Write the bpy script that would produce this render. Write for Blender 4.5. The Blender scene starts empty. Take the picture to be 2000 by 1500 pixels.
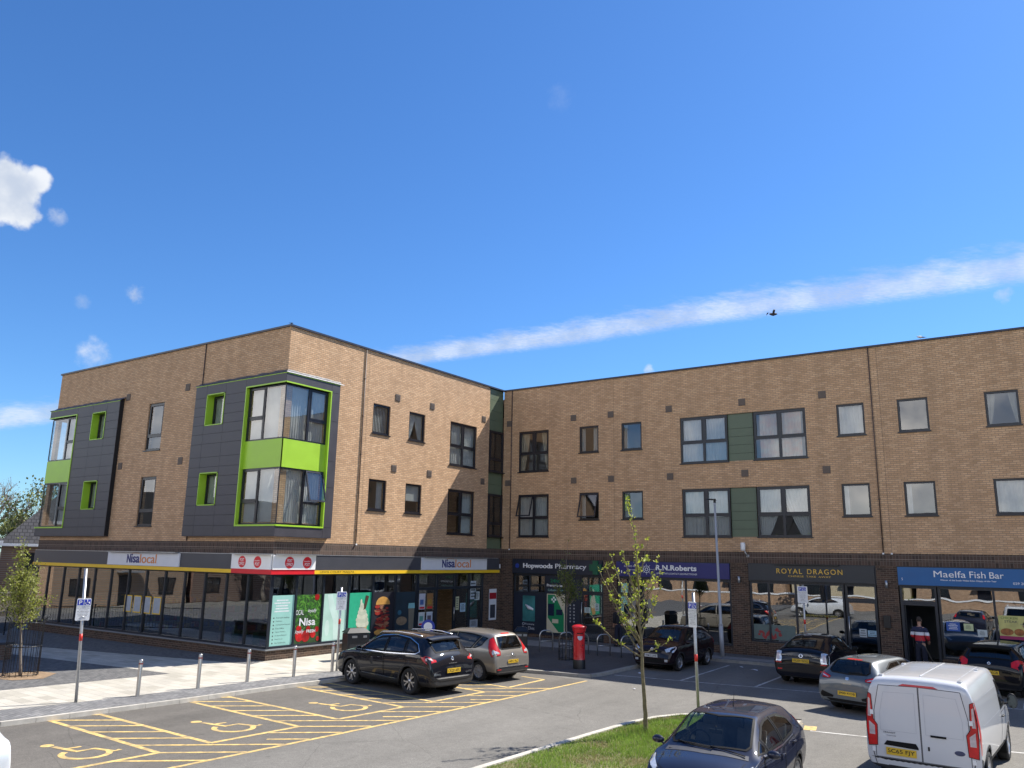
import bpy, bmesh, math, random
from mathutils import Vector, Matrix, noise
from mathutils.bvhtree import BVHTree
R = math.radians
random.seed(7)
SC = bpy.context.scene
COL = SC.collection

# ------------------------------------------------------------------ camera
CU, CV = (0.822809, -0.568319), (0.568319, 0.822809)      # heading of the camera within the building's own axes
def cam_axes():
    pt, rl = 0.213469, 0.018595
    f = (0, math.cos(pt), math.sin(pt)); u0 = (0, -math.sin(pt), math.cos(pt)); r0 = (1, 0, 0)
    c, s = math.cos(rl), math.sin(rl)
    r = [c*a + s*b for a, b in zip(r0, u0)]; u = [-s*a + c*b for a, b in zip(r0, u0)]
    def T(v): return Vector((v[0]*CU[0]+v[1]*CU[1], v[0]*CV[0]+v[1]*CV[1], v[2]))
    return T(r), T(u), T(f)
r_, u_, f_ = cam_axes()
cd = bpy.data.cameras.new('camera'); cam = bpy.data.objects.new('camera', cd); COL.objects.link(cam)
M = Matrix.Identity(4)
for i in range(3):
    M[i][0] = r_[i]; M[i][1] = u_[i]; M[i][2] = -f_[i]
M[0][3], M[1][3], M[2][3] = 23.954, -19.643, 3.726
cam.matrix_world = M
cd.sensor_width = 36; cd.lens = 36*1565.39/2000
cd.clip_end = 3000; cd.clip_start = 0.1
SC.camera = cam

# ------------------------------------------------------------------ sun, sky, exposure
SUN = Vector((0.48, 1.0, 1.293)).normalized()
sl = bpy.data.lights.new('sun', 'SUN'); sl.energy = 5.0; sl.angle = R(0.53); sl.color = (1.0, 0.945, 0.86)
so = bpy.data.objects.new('sun', sl); COL.objects.link(so)
so.rotation_euler = SUN.to_track_quat('Z', 'Y').to_euler(); so.location = (0, 0, 60)
SC.view_settings.view_transform = 'Standard'; SC.view_settings.look = 'None'
SC.view_settings.exposure = 0.85; SC.view_settings.gamma = 1.0
SKY_STRENGTH = 0.11
w = bpy.data.worlds.new("World"); SC.world = w; w.use_nodes = True
N = w.node_tree.nodes; L = w.node_tree.links; N.clear()
def wn(t, **k):
    n = N.new(t)
    for a, b in k.items(): setattr(n, a, b)
    return n
def wl(a, b): L.new(a, b)
def wmath(op, a, b=None, c=None, clamp=False):
    n = wn('ShaderNodeMath', operation=op, use_clamp=clamp)
    for i, x in enumerate((a, b, c)):
        if x is None: continue
        if isinstance(x, (int, float)): n.inputs[i].default_value = x
        else: wl(x, n.inputs[i])
    return n.outputs[0]
wout = wn('ShaderNodeOutputWorld'); wbg = wn('ShaderNodeBackground'); wbg.inputs[1].default_value = SKY_STRENGTH
sky = wn('ShaderNodeTexSky', sky_type='NISHITA'); sky.sun_disc = False
sky.sun_elevation = math.asin(SUN.z); sky.sun_rotation = math.atan2(SUN.x, SUN.y)
sky.altitude = 50; sky.air_density = 1.0; sky.dust_density = 0.25; sky.ozone_density = 3.0
tc = wn('ShaderNodeTexCoord').outputs['Generated']
nrm = wn('ShaderNodeVectorMath', operation='NORMALIZE'); wl(tc, nrm.inputs[0]); DIR = nrm.outputs[0]
def wnoise(scale, detail=6, rough=0.6, vec=None, w_=0.0):
    n = wn('ShaderNodeTexNoise', noise_dimensions='4D'); n.inputs['Scale'].default_value = scale
    n.inputs['Detail'].default_value = detail; n.inputs['Roughness'].default_value = rough; n.inputs['W'].default_value = w_
    wl(vec or DIR, n.inputs['Vector']); return n
def wdot(v):
    n = wn('ShaderNodeVectorMath', operation='DOT_PRODUCT'); wl(DIR, n.inputs[0]); n.inputs[1].default_value = v; return n.outputs['Value']
def smooth(x, a, b):
    n = wn('ShaderNodeMapRange', interpolation_type='SMOOTHSTEP'); wl(x, n.inputs[0])
    n.inputs[1].default_value = a; n.inputs[2].default_value = b; return n.outputs[0]
# vapour trail: a band along a great circle
pa, pb = Vector((-0.9155, 0.3802, 0.1318)), Vector((-0.0106, 0.9509, 0.3095))
gn = pa.cross(pb).normalized()
along = wdot(((pb - pa).normalized())[:])
wob2 = wnoise(7, 3, 0.5, w_=1.0).outputs[0]
dist = wmath('ADD', wdot(gn[:]), wmath('MULTIPLY', wmath('SUBTRACT', wob2, 0.5), 0.010))
wid = wmath('ADD', 0.0130, wmath('MULTIPLY', wmath('MAXIMUM', wmath('ADD', along, 0.1), 0.0), 0.0120))
up_ = wmath('MULTIPLY', wmath('DIVIDE', dist, wid), -1.0)            # -1 at the lower edge of the trail, +1 at the upper
cv = wn('ShaderNodeCombineXYZ'); wl(wmath('ADD', wmath('MULTIPLY', along, 34.0), wmath('MULTIPLY', dist, -60.0)), cv.inputs[0]); wl(wmath('MULTIPLY', dist, 95.0), cv.inputs[1])
fib = wnoise(1.0, 9, 0.68, vec=cv.outputs[0], w_=3.0).outputs[0]        # slanting fibres
fib2 = wnoise(5.0, 6, 0.7, vec=cv.outputs[0], w_=8.0).outputs[0]
lower = smooth(wmath('ADD', up_, wmath('MULTIPLY', wmath('SUBTRACT', fib2, 0.5), 0.5)), -1.15, -0.35)
upper = wmath('SUBTRACT', 1.0, smooth(wmath('ADD', up_, wmath('MULTIPLY', wmath('SUBTRACT', fib, 0.5), 2.6)), -0.1, 1.35))
trail = wmath('MULTIPLY', lower, upper)
trail = wmath('MULTIPLY', trail, wmath('ADD', 0.66, wmath('MULTIPLY', smooth(fib2, 0.3, 0.7), 0.34)))
trail = wmath('MULTIPLY', trail, wmath('MULTIPLY', smooth(wdot(f_[:]), 0.2, 0.5), 0.68))
mask = trail
def puff(d, rx, w0, amp=0.9, sc=30, soft=3.2, thr=0.35, det=7, ro=0.62):
    global mask
    d = Vector(d).normalized()
    n1 = wnoise(sc, det, ro, w_=w0).outputs[0]
    cosd = wdot(d[:])
    ang = wmath('DIVIDE', wmath('ARCCOSINE', wmath('MINIMUM', cosd, 1.0)), rx)
    v = wmath('SUBTRACT', wmath('ADD', wmath('MULTIPLY', wmath('SUBTRACT', n1, 0.5), soft), 1.0), wmath('MULTIPLY', ang, ang))
    m = wmath('MULTIPLY', smooth(v, 0.0, thr), amp)
    m = wmath('MULTIPLY', m, smooth(cosd, 0.9, 0.95))
    mask = wmath('MAXIMUM', mask, m)
puff((-0.8740, 0.3380, 0.3590), 0.036, 2.0, 0.98, 27, soft=3.0, thr=0.55, det=5, ro=0.52)
puff((-0.8560, 0.3560, 0.3790), 0.016, 3.6, 0.95, 40, soft=2.2, thr=0.6, det=5, ro=0.5)
puff((-0.8560, 0.3800, 0.3460), 0.012, 3.9, 0.5, 60, soft=2.6, thr=1.2)
puff((-0.8707, 0.4436, 0.2123), 0.020, 5.0, 0.62, 60, thr=1.9)
puff((-0.8384, 0.4667, 0.2815), 0.012, 9.0, 0.7, 90, thr=1.9)
puff((-0.8662, 0.4227, 0.2666), 0.010, 12.0, 0.3, 60, thr=1.5)
puff((-0.4063, 0.8845, 0.2291), 0.008, 15.0, 0.6, 60, thr=1.3)
puff((-0.0321, 0.9589, 0.2819), 0.011, 17.0, 0.5, 60, thr=1.5)
puff((-0.4397, 0.726, 0.5288), 0.02, 21.0, 0.10, 60, thr=2.2)
# broken cloud on the side of the sky behind the camera; seen in the glass, shaped low and extra bright to light the shaded walls
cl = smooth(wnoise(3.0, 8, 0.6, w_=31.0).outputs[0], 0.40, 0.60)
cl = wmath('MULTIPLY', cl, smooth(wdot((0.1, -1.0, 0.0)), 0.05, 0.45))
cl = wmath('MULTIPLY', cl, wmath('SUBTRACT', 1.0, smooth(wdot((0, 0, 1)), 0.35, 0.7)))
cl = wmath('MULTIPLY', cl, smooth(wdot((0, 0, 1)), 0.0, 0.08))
front = mask
hs = wn('ShaderNodeHueSaturation'); hs.inputs['Saturation'].default_value = 1.12; hs.inputs['Value'].default_value = 1.0; hs.inputs['Hue'].default_value = 0.5
wl(sky.outputs[0], hs.inputs['Color'])
tint = wn('ShaderNodeMix', data_type='RGBA', blend_type='MULTIPLY'); tint.inputs[0].default_value = 1
wl(hs.outputs[0], tint.inputs[6]); tint.inputs[7].default_value = (0.475, 0.68, 0.895, 1)
mx = wn('ShaderNodeMix', data_type='RGBA'); wl(mask, mx.inputs[0]); wl(tint.outputs[2], mx.inputs[6])
shade = wnoise(20, 4, 0.5, w_=40.0).outputs[0]
cc = wn('ShaderNodeMix', data_type='RGBA'); wl(smooth(shade, 0.35, 0.62), cc.inputs[0])
cc.inputs[6].default_value = (3.0, 3.4, 4.1, 1); cc.inputs[7].default_value = (4.75, 4.9, 5.1, 1)
wl(cc.outputs[2], mx.inputs[7])
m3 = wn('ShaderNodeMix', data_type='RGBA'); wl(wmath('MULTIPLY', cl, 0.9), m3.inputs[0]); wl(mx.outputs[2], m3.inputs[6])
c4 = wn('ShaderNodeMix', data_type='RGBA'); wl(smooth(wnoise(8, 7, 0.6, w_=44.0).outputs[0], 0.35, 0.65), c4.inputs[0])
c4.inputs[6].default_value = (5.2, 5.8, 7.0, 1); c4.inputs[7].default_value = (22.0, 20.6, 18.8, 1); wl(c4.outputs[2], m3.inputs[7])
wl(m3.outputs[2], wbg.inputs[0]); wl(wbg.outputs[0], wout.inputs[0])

# ------------------------------------------------------------------ bookkeeping
ORG = {}
def tag(o, label=None, cat=None, group=None, kind=None):
    if label: o['label'] = label
    if cat: o['category'] = cat
    if group: o['group'] = group
    if kind: o['kind'] = kind
    return o
def thing(name, label, cat, loc=(0, 0, 0), rz=0.0, group=None, scale=1.0):
    o = bpy.data.objects.new(name, None); COL.objects.link(o)
    o.location = loc; o.rotation_euler = (0, 0, rz); o.scale = (scale,)*3; o.empty_display_size = 0.3
    ORG[o.name] = Vector(loc) if rz == 0 and scale == 1 else Vector((0, 0, 0))
    return tag(o, label, cat, group)

class MB:
    """collects faces, then links them as one mesh object"""
    def __init__(s): s.v = []; s.f = []; s.m = []; s.sm = []
    def add(s, vs, fs, m=0, sm=False):
        o = len(s.v); s.v += [tuple(v) for v in vs]
        for f in fs: s.f.append(tuple(i+o for i in f)); s.m.append(m); s.sm.append(sm)
    def quad(s, a, b, c, d, m=0): s.add([a, b, c, d], [(0, 1, 2, 3)], m)
    def box(s, x0, x1, y0, y1, z0, z1, m=0):
        s.add([(x, y, z) for x in (x0, x1) for y in (y0, y1) for z in (z0, z1)],
              [(0, 1, 3, 2), (4, 6, 7, 5), (0, 4, 5, 1), (2, 3, 7, 6), (0, 2, 6, 4), (1, 5, 7, 3)], m)
    def obox(s, M, hx, hy, hz, m=0):
        vs = [M @ Vector((x, y, z)) for x in (-hx, hx) for y in (-hy, hy) for z in (-hz, hz)]
        s.add(vs, [(0, 1, 3, 2), (4, 6, 7, 5), (0, 4, 5, 1), (2, 3, 7, 6), (0, 2, 6, 4), (1, 5, 7, 3)], m)
    def tube(s, pts, r, n=8, m=0, cap=True, sm=True):
        pts = [Vector(p) for p in pts]; k = len(pts)
        rs = r if isinstance(r, (list, tuple)) else [r]*k
        vs = []; up = Vector((0.013, 0.021, 1)); a0 = None
        for i, p in enumerate(pts):
            d = (pts[min(i+1, k-1)] - pts[max(i-1, 0)]).normalized()
            if a0 is None:
                a0 = d.cross(up if abs(d.z) < 0.97 else Vector((1, 0.02, 0))).normalized()
            a = (a0 - d*a0.dot(d)).normalized(); a0 = a; b = d.cross(a)
            for j in range(n):
                t = 2*math.pi*j/n; vs.append(p + (a*math.cos(t) + b*math.sin(t))*rs[i])
        fs = [(i*n+j, i*n+(j+1) % n, (i+1)*n+(j+1) % n, (i+1)*n+j) for i in range(k-1) for j in range(n)]
        s.add(vs, fs, m, sm)
        if cap:
            o = len(s.v) - len(vs)
            s.f.append(tuple(o+j for j in range(n))); s.m.append(m); s.sm.append(False)
            s.f.append(tuple(o+(k-1)*n+j for j in range(n))); s.m.append(m); s.sm.append(False)
    def lathe(s, prof, c=(0, 0, 0), n=32, m=0, M=None, sm=True):
        """prof = (r, z) pairs about z"""
        vs = []
        for r, z in prof:
            for j in range(n):
                t = 2*math.pi*j/n; q = Vector((r*math.cos(t), r*math.sin(t), z))
                if M is not None: q = M @ q
                vs.append(q + Vector(c))
        k = len(prof)
        s.add(vs, [(i*n+j, i*n+(j+1) % n, (i+1)*n+(j+1) % n, (i+1)*n+j) for i in range(k-1) for j in range(n)], m, sm)
    def prism(s, poly, fn, a, b, m=0):
        """poly of 2-D points, fn(p, depth) -> 3-D"""
        n = len(poly); vs = [fn(p, a) for p in poly] + [fn(p, b) for p in poly]
        s.add(vs, [tuple(range(n)), tuple(range(n, 2*n))] + [(i, (i+1) % n, n+(i+1) % n, n+i) for i in range(n)], m)
    def build(s, name, mats, parent=None, local=False, label=None, cat=None, group=None, kind=None, bevel=0, auto=None):
        if not isinstance(mats, (list, tuple)): mats = [mats]
        if parent is not None:
            org = Vector((0, 0, 0)) if local else ORG.get(parent.name, Vector((0, 0, 0)))
        elif kind == 'structure' or kind == 'stuff' or not s.v: org = Vector((0, 0, 0))
        else:
            xs = [v[0] for v in s.v]; ys = [v[1] for v in s.v]; zs = [v[2] for v in s.v]
            org = Vector(((min(xs)+max(xs))/2, (min(ys)+max(ys))/2, min(zs)))
        me = bpy.data.meshes.new(name)
        me.from_pydata([(v[0]-org.x, v[1]-org.y, v[2]-org.z) for v in s.v], [], s.f)
        for mt in mats: me.materials.append(mt)
        me.polygons.foreach_set('material_index', s.m); me.polygons.foreach_set('use_smooth', s.sm)
        bm = bmesh.new(); bm.from_mesh(me); bmesh.ops.recalc_face_normals(bm, faces=bm.faces); bm.to_mesh(me); bm.free()
        me.update()
        o = bpy.data.objects.new(name, me); COL.objects.link(o)
        if bevel:
            md = o.modifiers.new('bevel', 'BEVEL'); md.width = bevel; md.segments = 2; md.limit_method = 'ANGLE'; md.angle_limit = R(40)
        if parent is not None: o.parent = parent; ORG[o.name] = org
        else: o.location = org; ORG[o.name] = org
        return tag(o, label, cat, group, kind)

# ------------------------------------------------------------------ materials
def nodes(name):
    m = bpy.data.materials.new(name); m.use_nodes = True; nt = m.node_tree
    return m, nt, nt.nodes, nt.links, nt.nodes['Principled BSDF']
def ramp(ns, stops):
    r = ns.new('ShaderNodeValToRGB'); e = r.color_ramp.elements
    while len(e) < len(stops): e.new(0.5)
    for x, (p, c) in zip(e, stops): x.position = p; x.color = (*c, 1)
    return r
def pm(name, col, rough=0.5, var=0.10, scale=6.0, metal=0.0, coat=0.0, bump=0.0, bscale=60, rv=0.06, spec=0.5, dirt=0.0):
    m, nt, ns, ln, b = nodes(name)
    tcn = ns.new('ShaderNodeTexCoord'); nz = ns.new('ShaderNodeTexNoise'); nz.inputs['Scale'].default_value = scale; nz.inputs['Detail'].default_value = 5
    ln.new(tcn.outputs['Object'], nz.inputs['Vector'])
    r = ramp(ns, [(0.3, [c*(1-var) for c in col]), (0.7, [min(1, c*(1+var)) for c in col])])
    ln.new(nz.outputs[0], r.inputs[0]); last = r.outputs[0]
    if dirt:
        n3 = ns.new('ShaderNodeTexNoise'); n3.inputs['Scale'].default_value = scale*0.35; n3.inputs['Detail'].default_value = 8; ln.new(tcn.outputs['Object'], n3.inputs['Vector'])
        mr = ns.new('ShaderNodeMapRange'); ln.new(n3.outputs[0], mr.inputs[0]); mr.inputs[1].default_value = 0.48; mr.inputs[2].default_value = 0.72; mr.inputs[4].default_value = dirt
        mm = ns.new('ShaderNodeMix'); mm.data_type = 'RGBA'; ln.new(mr.outputs[0], mm.inputs[0]); ln.new(last, mm.inputs[6]); mm.inputs[7].default_value = (0.18, 0.15, 0.12, 1); last = mm.outputs[2]
    ln.new(last, b.inputs['Base Color'])
    mr = ns.new('ShaderNodeMapRange'); ln.new(nz.outputs[0], mr.inputs[0]); mr.inputs[3].default_value = max(0, rough-rv); mr.inputs[4].default_value = min(1, rough+rv)
    ln.new(mr.outputs[0], b.inputs['Roughness'])
    b.inputs['Metallic'].default_value = metal; b.inputs['Coat Weight'].default_value = coat; b.inputs['Coat Roughness'].default_value = 0.03
    b.inputs['Specular IOR Level'].default_value = spec
    if bump:
        n2 = ns.new('ShaderNodeTexNoise'); n2.inputs['Scale'].default_value = bscale; n2.inputs['Detail'].default_value = 4; ln.new(tcn.outputs['Object'], n2.inputs['Vector'])
        bp = ns.new('ShaderNodeBump'); bp.inputs['Strength'].default_value = bump; bp.inputs['Distance'].default_value = 0.02
        ln.new(n2.outputs[0], bp.inputs['Height']); ln.new(bp.outputs[0], b.inputs['Normal'])
    return m
def brickmat(name, cols, mortar, bw=0.225, bh=0.0765, soldier=False, floor=False, ms=0.010, bumpd=0.004, rough=0.9, offset=0.5, patch=0.12, ang=0.0):
    m, nt, ns, ln, b = nodes(name)
    tcn = ns.new('ShaderNodeTexCoord'); sep = ns.new('ShaderNodeSeparateXYZ'); ln.new(tcn.outputs['Object'], sep.inputs[0])
    cmb = ns.new('ShaderNodeCombineXYZ')
    if floor:
        rot = ns.new('ShaderNodeVectorRotate'); rot.rotation_type = 'Z_AXIS'; rot.inputs['Angle'].default_value = ang
        ln.new(tcn.outputs['Object'], rot.inputs['Vector']); src = rot.outputs[0]
    else:
        ge = ns.new('ShaderNodeNewGeometry'); s2 = ns.new('ShaderNodeSeparateXYZ'); ln.new(ge.outputs['True Normal'], s2.inputs[0])
        ab = ns.new('ShaderNodeMath'); ab.operation = 'ABSOLUTE'; ln.new(s2.outputs[0], ab.inputs[0])
        gt = ns.new('ShaderNodeMath'); gt.operation = 'GREATER_THAN'; ln.new(ab.outputs[0], gt.inputs[0]); gt.inputs[1].default_value = 0.6
        mxx = ns.new('ShaderNodeMix'); mxx.data_type = 'FLOAT'; ln.new(gt.outputs[0], mxx.inputs[0]); ln.new(sep.outputs[0], mxx.inputs[2]); ln.new(sep.outputs[1], mxx.inputs[3])
        ln.new(mxx.outputs[0], cmb.inputs[1 if soldier else 0]); ln.new(sep.outputs[2], cmb.inputs[0 if soldier else 1]); src = cmb.outputs[0]
    bt = ns.new('ShaderNodeTexBrick'); ln.new(src, bt.inputs['Vector'])
    bt.inputs['Scale'].default_value = 1.0; bt.inputs['Brick Width'].default_value = bw; bt.inputs['Row Height'].default_value = bh
    bt.inputs['Mortar Size'].default_value = ms; bt.inputs['Mortar Smooth'].default_value = 0.2; bt.offset = offset
    bt.inputs['Color1'].default_value = (0, 0, 0, 1); bt.inputs['Color2'].default_value = (1, 1, 1, 1); bt.inputs['Mortar'].default_value = (0.5, 0.5, 0.5, 1)
    bt.inputs['Bias'].default_value = 0.0
    r = ramp(ns, [(i/(len(cols)-1), c) for i, c in enumerate(cols)]); ln.new(bt.outputs['Color'], r.inputs[0])
    nz = ns.new('ShaderNodeTexNoise'); nz.inputs['Scale'].default_value = 0.7; nz.inputs['Detail'].default_value = 6; nz.inputs['Roughness'].default_value = 0.65; ln.new(tcn.outputs['Object'], nz.inputs['Vector'])
    r2 = ramp(ns, [(0.3, (1-patch,)*3), (0.7, (1+patch,)*3)]); ln.new(nz.outputs[0], r2.inputs[0])
    mul = ns.new('ShaderNodeMix'); mul.data_type = 'RGBA'; mul.blend_type = 'MULTIPLY'; mul.inputs[0].default_value = 1; ln.new(r.outputs[0], mul.inputs[6]); ln.new(r2.outputs[0], mul.inputs[7])
    if not floor and not soldier:        # faint rain streaks down the wall
        mpn = ns.new('ShaderNodeMapping'); mpn.inputs['Scale'].default_value = (2.6, 2.6, .16); ln.new(tcn.outputs['Object'], mpn.inputs['Vector'])
        ns2 = ns.new('ShaderNodeTexNoise'); ns2.inputs['Scale'].default_value = 1; ns2.inputs['Detail'].default_value = 5; ln.new(mpn.outputs[0], ns2.inputs['Vector'])
        r5 = ramp(ns, [(0.35, (.90,)*3), (0.6, (1.04,)*3)]); ln.new(ns2.outputs[0], r5.inputs[0])
        m5 = ns.new('ShaderNodeMix'); m5.data_type = 'RGBA'; m5.blend_type = 'MULTIPLY'; m5.inputs[0].default_value = 1; ln.new(mul.outputs[2], m5.inputs[6]); ln.new(r5.outputs[0], m5.inputs[7]); mul = m5
    nf = ns.new('ShaderNodeTexNoise'); nf.inputs['Scale'].default_value = 45; nf.inputs['Detail'].default_value = 3; ln.new(tcn.outputs['Object'], nf.inputs['Vector'])
    r3 = ramp(ns, [(0.3, (0.88,)*3), (0.7, (1.12,)*3)]); ln.new(nf.outputs[0], r3.inputs[0])
    mul2 = ns.new('ShaderNodeMix'); mul2.data_type = 'RGBA'; mul2.blend_type = 'MULTIPLY'; mul2.inputs[0].default_value = 1; ln.new(mul.outputs[2], mul2.inputs[6]); ln.new(r3.outputs[0], mul2.inputs[7])
    fin = ns.new('ShaderNodeMix'); fin.data_type = 'RGBA'; ln.new(bt.outputs['Fac'], fin.inputs[0]); ln.new(mul2.outputs[2], fin.inputs[6]); fin.inputs[7].default_value = (*mortar, 1)
    ln.new(fin.outputs[2], b.inputs['Base Color']); b.inputs['Roughness'].default_value = rough
    bp = ns.new('ShaderNodeBump'); bp.invert = True; bp.inputs['Strength'].default_value = 0.6; bp.inputs['Distance'].default_value = bumpd
    ln.new(bt.outputs['Fac'], bp.inputs['Height']); ln.new(bp.outputs[0], b.inputs['Normal'])
    return m
def glassmat(name, tint, ior=1.9, rough=0.0, wavy=0.0, lo=0.0):
    """thin pane: tinted see-through mixed with a mirror-like reflection by Fresnel"""
    m, nt, ns, ln, b = nodes(name); ns.remove(b); out = ns['Material Output']
    tr = ns.new('ShaderNodeBsdfTransparent'); tr.inputs[0].default_value = (*tint, 1)
    gl = ns.new('ShaderNodeBsdfGlossy'); gl.inputs['Roughness'].default_value = rough; gl.inputs[0].default_value = (0.95, 0.97, 1, 1)
    # Schlick's curve, the same from both sides of the sheet: lo at normal incidence, 1 at grazing
    ge = ns.new('ShaderNodeNewGeometry'); dt = ns.new('ShaderNodeVectorMath'); dt.operation = 'DOT_PRODUCT'; ln.new(ge.outputs['Normal'], dt.inputs[0]); ln.new(ge.outputs['Incoming'], dt.inputs[1])
    ab = ns.new('ShaderNodeMath'); ab.operation = 'ABSOLUTE'; ln.new(dt.outputs['Value'], ab.inputs[0])
    om = ns.new('ShaderNodeMath'); om.operation = 'SUBTRACT'; om.inputs[0].default_value = 1.0; ln.new(ab.outputs[0], om.inputs[1])
    pw = ns.new('ShaderNodeMath'); pw.operation = 'POWER'; ln.new(om.outputs[0], pw.inputs[0]); pw.inputs[1].default_value = 5.0
    mr = ns.new('ShaderNodeMapRange'); ln.new(pw.outputs[0], mr.inputs[0]); mr.inputs[3].default_value = lo
    mxs = ns.new('ShaderNodeMixShader'); ln.new(mr.outputs[0], mxs.inputs[0]); ln.new(tr.outputs[0], mxs.inputs[1]); ln.new(gl.outputs[0], mxs.inputs[2])
    ln.new(mxs.outputs[0], out.inputs['Surface'])
    if wavy:
        tcn = ns.new('ShaderNodeTexCoord'); nz = ns.new('ShaderNodeTexNoise'); nz.inputs['Scale'].default_value = 0.9; nz.inputs['Detail'].default_value = 1; ln.new(tcn.outputs['Object'], nz.inputs['Vector'])
        bp = ns.new('ShaderNodeBump'); bp.inputs['Strength'].default_value = 1; bp.inputs['Distance'].default_value = wavy; ln.new(nz.outputs[0], bp.inputs['Height'])
        ln.new(bp.outputs[0], gl.inputs['Normal'])
    return m
def emit(name, col, s):
    m, nt, ns, ln, b = nodes(name); b.inputs['Base Color'].default_value = (*col, 1); b.inputs['Emission Color'].default_value = (*col, 1); b.inputs['Emission Strength'].default_value = s
    return m
def leafmat(name, cols, trans=0.35, seed=0):
    m, nt, ns, ln, b = nodes(name); out = ns['Material Output']
    tcn = ns.new('ShaderNodeTexCoord'); nz = ns.new('ShaderNodeTexNoise'); nz.inputs['Scale'].default_value = 3.3; nz.inputs['Detail'].default_value = 4; ln.new(tcn.outputs['Object'], nz.inputs['Vector'])
    r = ramp(ns, [(0.32 + 0.36*i/(len(cols)-1), c) for i, c in enumerate(cols)]); ln.new(nz.outputs[0], r.inputs[0])
    ln.new(r.outputs[0], b.inputs['Base Color']); b.inputs['Roughness'].default_value = 0.55
    tl = ns.new('ShaderNodeBsdfTranslucent'); ln.new(r.outputs[0], tl.inputs[0])
    mxs = ns.new('ShaderNodeMixShader'); mxs.inputs[0].default_value = trans; ln.new(b.outputs[0], mxs.inputs[1]); ln.new(tl.outputs[0], mxs.inputs[2]); ln.new(mxs.outputs[0], out.inputs['Surface'])
    return m

BUFF = brickmat('buff_brick', [(0.46, 0.278, 0.148), (0.525, 0.322, 0.175), (0.565, 0.352, 0.197), (0.62, 0.40, 0.23)], (0.29, 0.20, 0.13), patch=0.09)
BROWN = brickmat('brown_brick', [(0.035, 0.022, 0.016), (0.065, 0.038, 0.026), (0.10, 0.058, 0.038), (0.05, 0.03, 0.024)], (0.16, 0.12, 0.085), ms=0.008)
SOLD = brickmat('brown_soldier', [(0.045, 0.03, 0.022), (0.075, 0.048, 0.036), (0.10, 0.062, 0.045), (0.055, 0.036, 0.03)], (0.13, 0.10, 0.078), bw=0.227, bh=0.112, soldier=True, offset=0.0, ms=0.012)
PALE = brickmat('pale_paving', [(0.35, 0.325, 0.27), (0.43, 0.40, 0.335), (0.48, 0.445, 0.38), (0.395, 0.37, 0.315)], (0.27, 0.25, 0.21), bw=0.6, bh=0.3, floor=True, ms=0.008, bumpd=0.002, rough=0.85, ang=0.06)
SETT = brickmat('dark_setts', [(0.085, 0.085, 0.085), (0.115, 0.113, 0.112), (0.15, 0.147, 0.143), (0.10, 0.10, 0.10)], (0.065, 0.062, 0.058), bw=0.2, bh=0.1, floor=True, ms=0.008, bumpd=0.004, rough=0.85, ang=0.8)
SETTW = brickmat('worn_setts', [(0.13, 0.13, 0.13), (0.17, 0.168, 0.166), (0.215, 0.21, 0.205), (0.15, 0.15, 0.15)], (0.09, 0.088, 0.085), bw=0.2, bh=0.1, floor=True, ms=0.009, bumpd=0.005, rough=0.85, patch=0.3, ang=0.06)
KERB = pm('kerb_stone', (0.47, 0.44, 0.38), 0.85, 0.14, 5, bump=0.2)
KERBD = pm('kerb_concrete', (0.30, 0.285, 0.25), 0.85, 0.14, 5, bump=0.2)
CLAD = pm('charcoal_cladding', (0.046, 0.043, 0.052), 0.5, 0.12, 2.0, bump=0.02, bscale=3)
JOINT = pm('black_joint', (0.008, 0.008, 0.009), 0.8, 0)
LIME = pm('lime_green_panel', (0.33, 0.56, 0.035), 0.42, 0.05, 2)
SAGE = pm('sage_green_panel', (0.10, 0.132, 0.082), 0.5, 0.06, 2)
FRAME = pm('black_window_frame', (0.010, 0.011, 0.017), 0.35, 0.1, 4)
SHOPF = pm('navy_grey_shopfront', (0.013, 0.018, 0.028), 0.35, 0.1, 3)
COPE = pm('dark_coping', (0.02, 0.02, 0.035), 0.4, 0.1, 3)
LEAD = pm('lead_flashing', (0.085, 0.09, 0.105), 0.5, 0.45, 7, metal=0.3, bump=0.9, bscale=9)
VENT = pm('brown_vent', (0.13, 0.10, 0.08), 0.7, 0.1, 20)
INNER = pm('plaster', (0.42, 0.40, 0.36), 0.9, 0.05, 1)
SHOPIN = pm('shop_wall_paint', (0.10, 0.10, 0.10), 0.9, 0.1, 1)
ROOFM = pm('roof_felt', (0.12, 0.12, 0.12), 0.9, 0.15, 2)
CURT = leafmat('net_curtain', [(.62, .62, .60), (.70, .70, .68)], .45)
CURTC = leafmat('cream_curtain', [(.58, .48, .34), (.64, .55, .41)], .4)
CURTP = leafmat('peach_striped_curtain', [(.85, .50, .34), (.80, .66, .50)], .4)
BLIND = leafmat('white_blind', [(.70, .70, .68), (.76, .76, .74)], .5)
WGLASS = glassmat('window_glass', (0.78, 0.82, 0.82), 1.75, wavy=0.0015, lo=0.115)
SGLASS = glassmat('shop_glass', (0.55, 0.60, 0.62), 2.0, wavy=0.0025, lo=0.24)
STEEL = pm('brushed_steel', (0.52, 0.51, 0.49), 0.32, 0.08, 8, metal=0.9)
GALV = pm('galvanised_steel', (0.42, 0.43, 0.44), 0.42, 0.14, 9, metal=0.75)
WHITE = pm('white_paint', (0.78, 0.78, 0.77), 0.5, 0.03, 3)
OFFW = pm('sign_white', (0.66, 0.67, 0.70), 0.4, 0.03, 3)
BLACK = pm('black_paint', (0.012, 0.012, 0.013), 0.4, 0.1, 4)
NISAGREY = pm('fascia_grey', (0.055, 0.057, 0.068), 0.4, 0.06, 2)
YELLOW = pm('fascia_yellow', (0.80, 0.50, 0.02), 0.45, 0.04, 3)
RED = pm('fascia_red', (0.62, 0.015, 0.025), 0.4, 0.06, 3)
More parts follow.
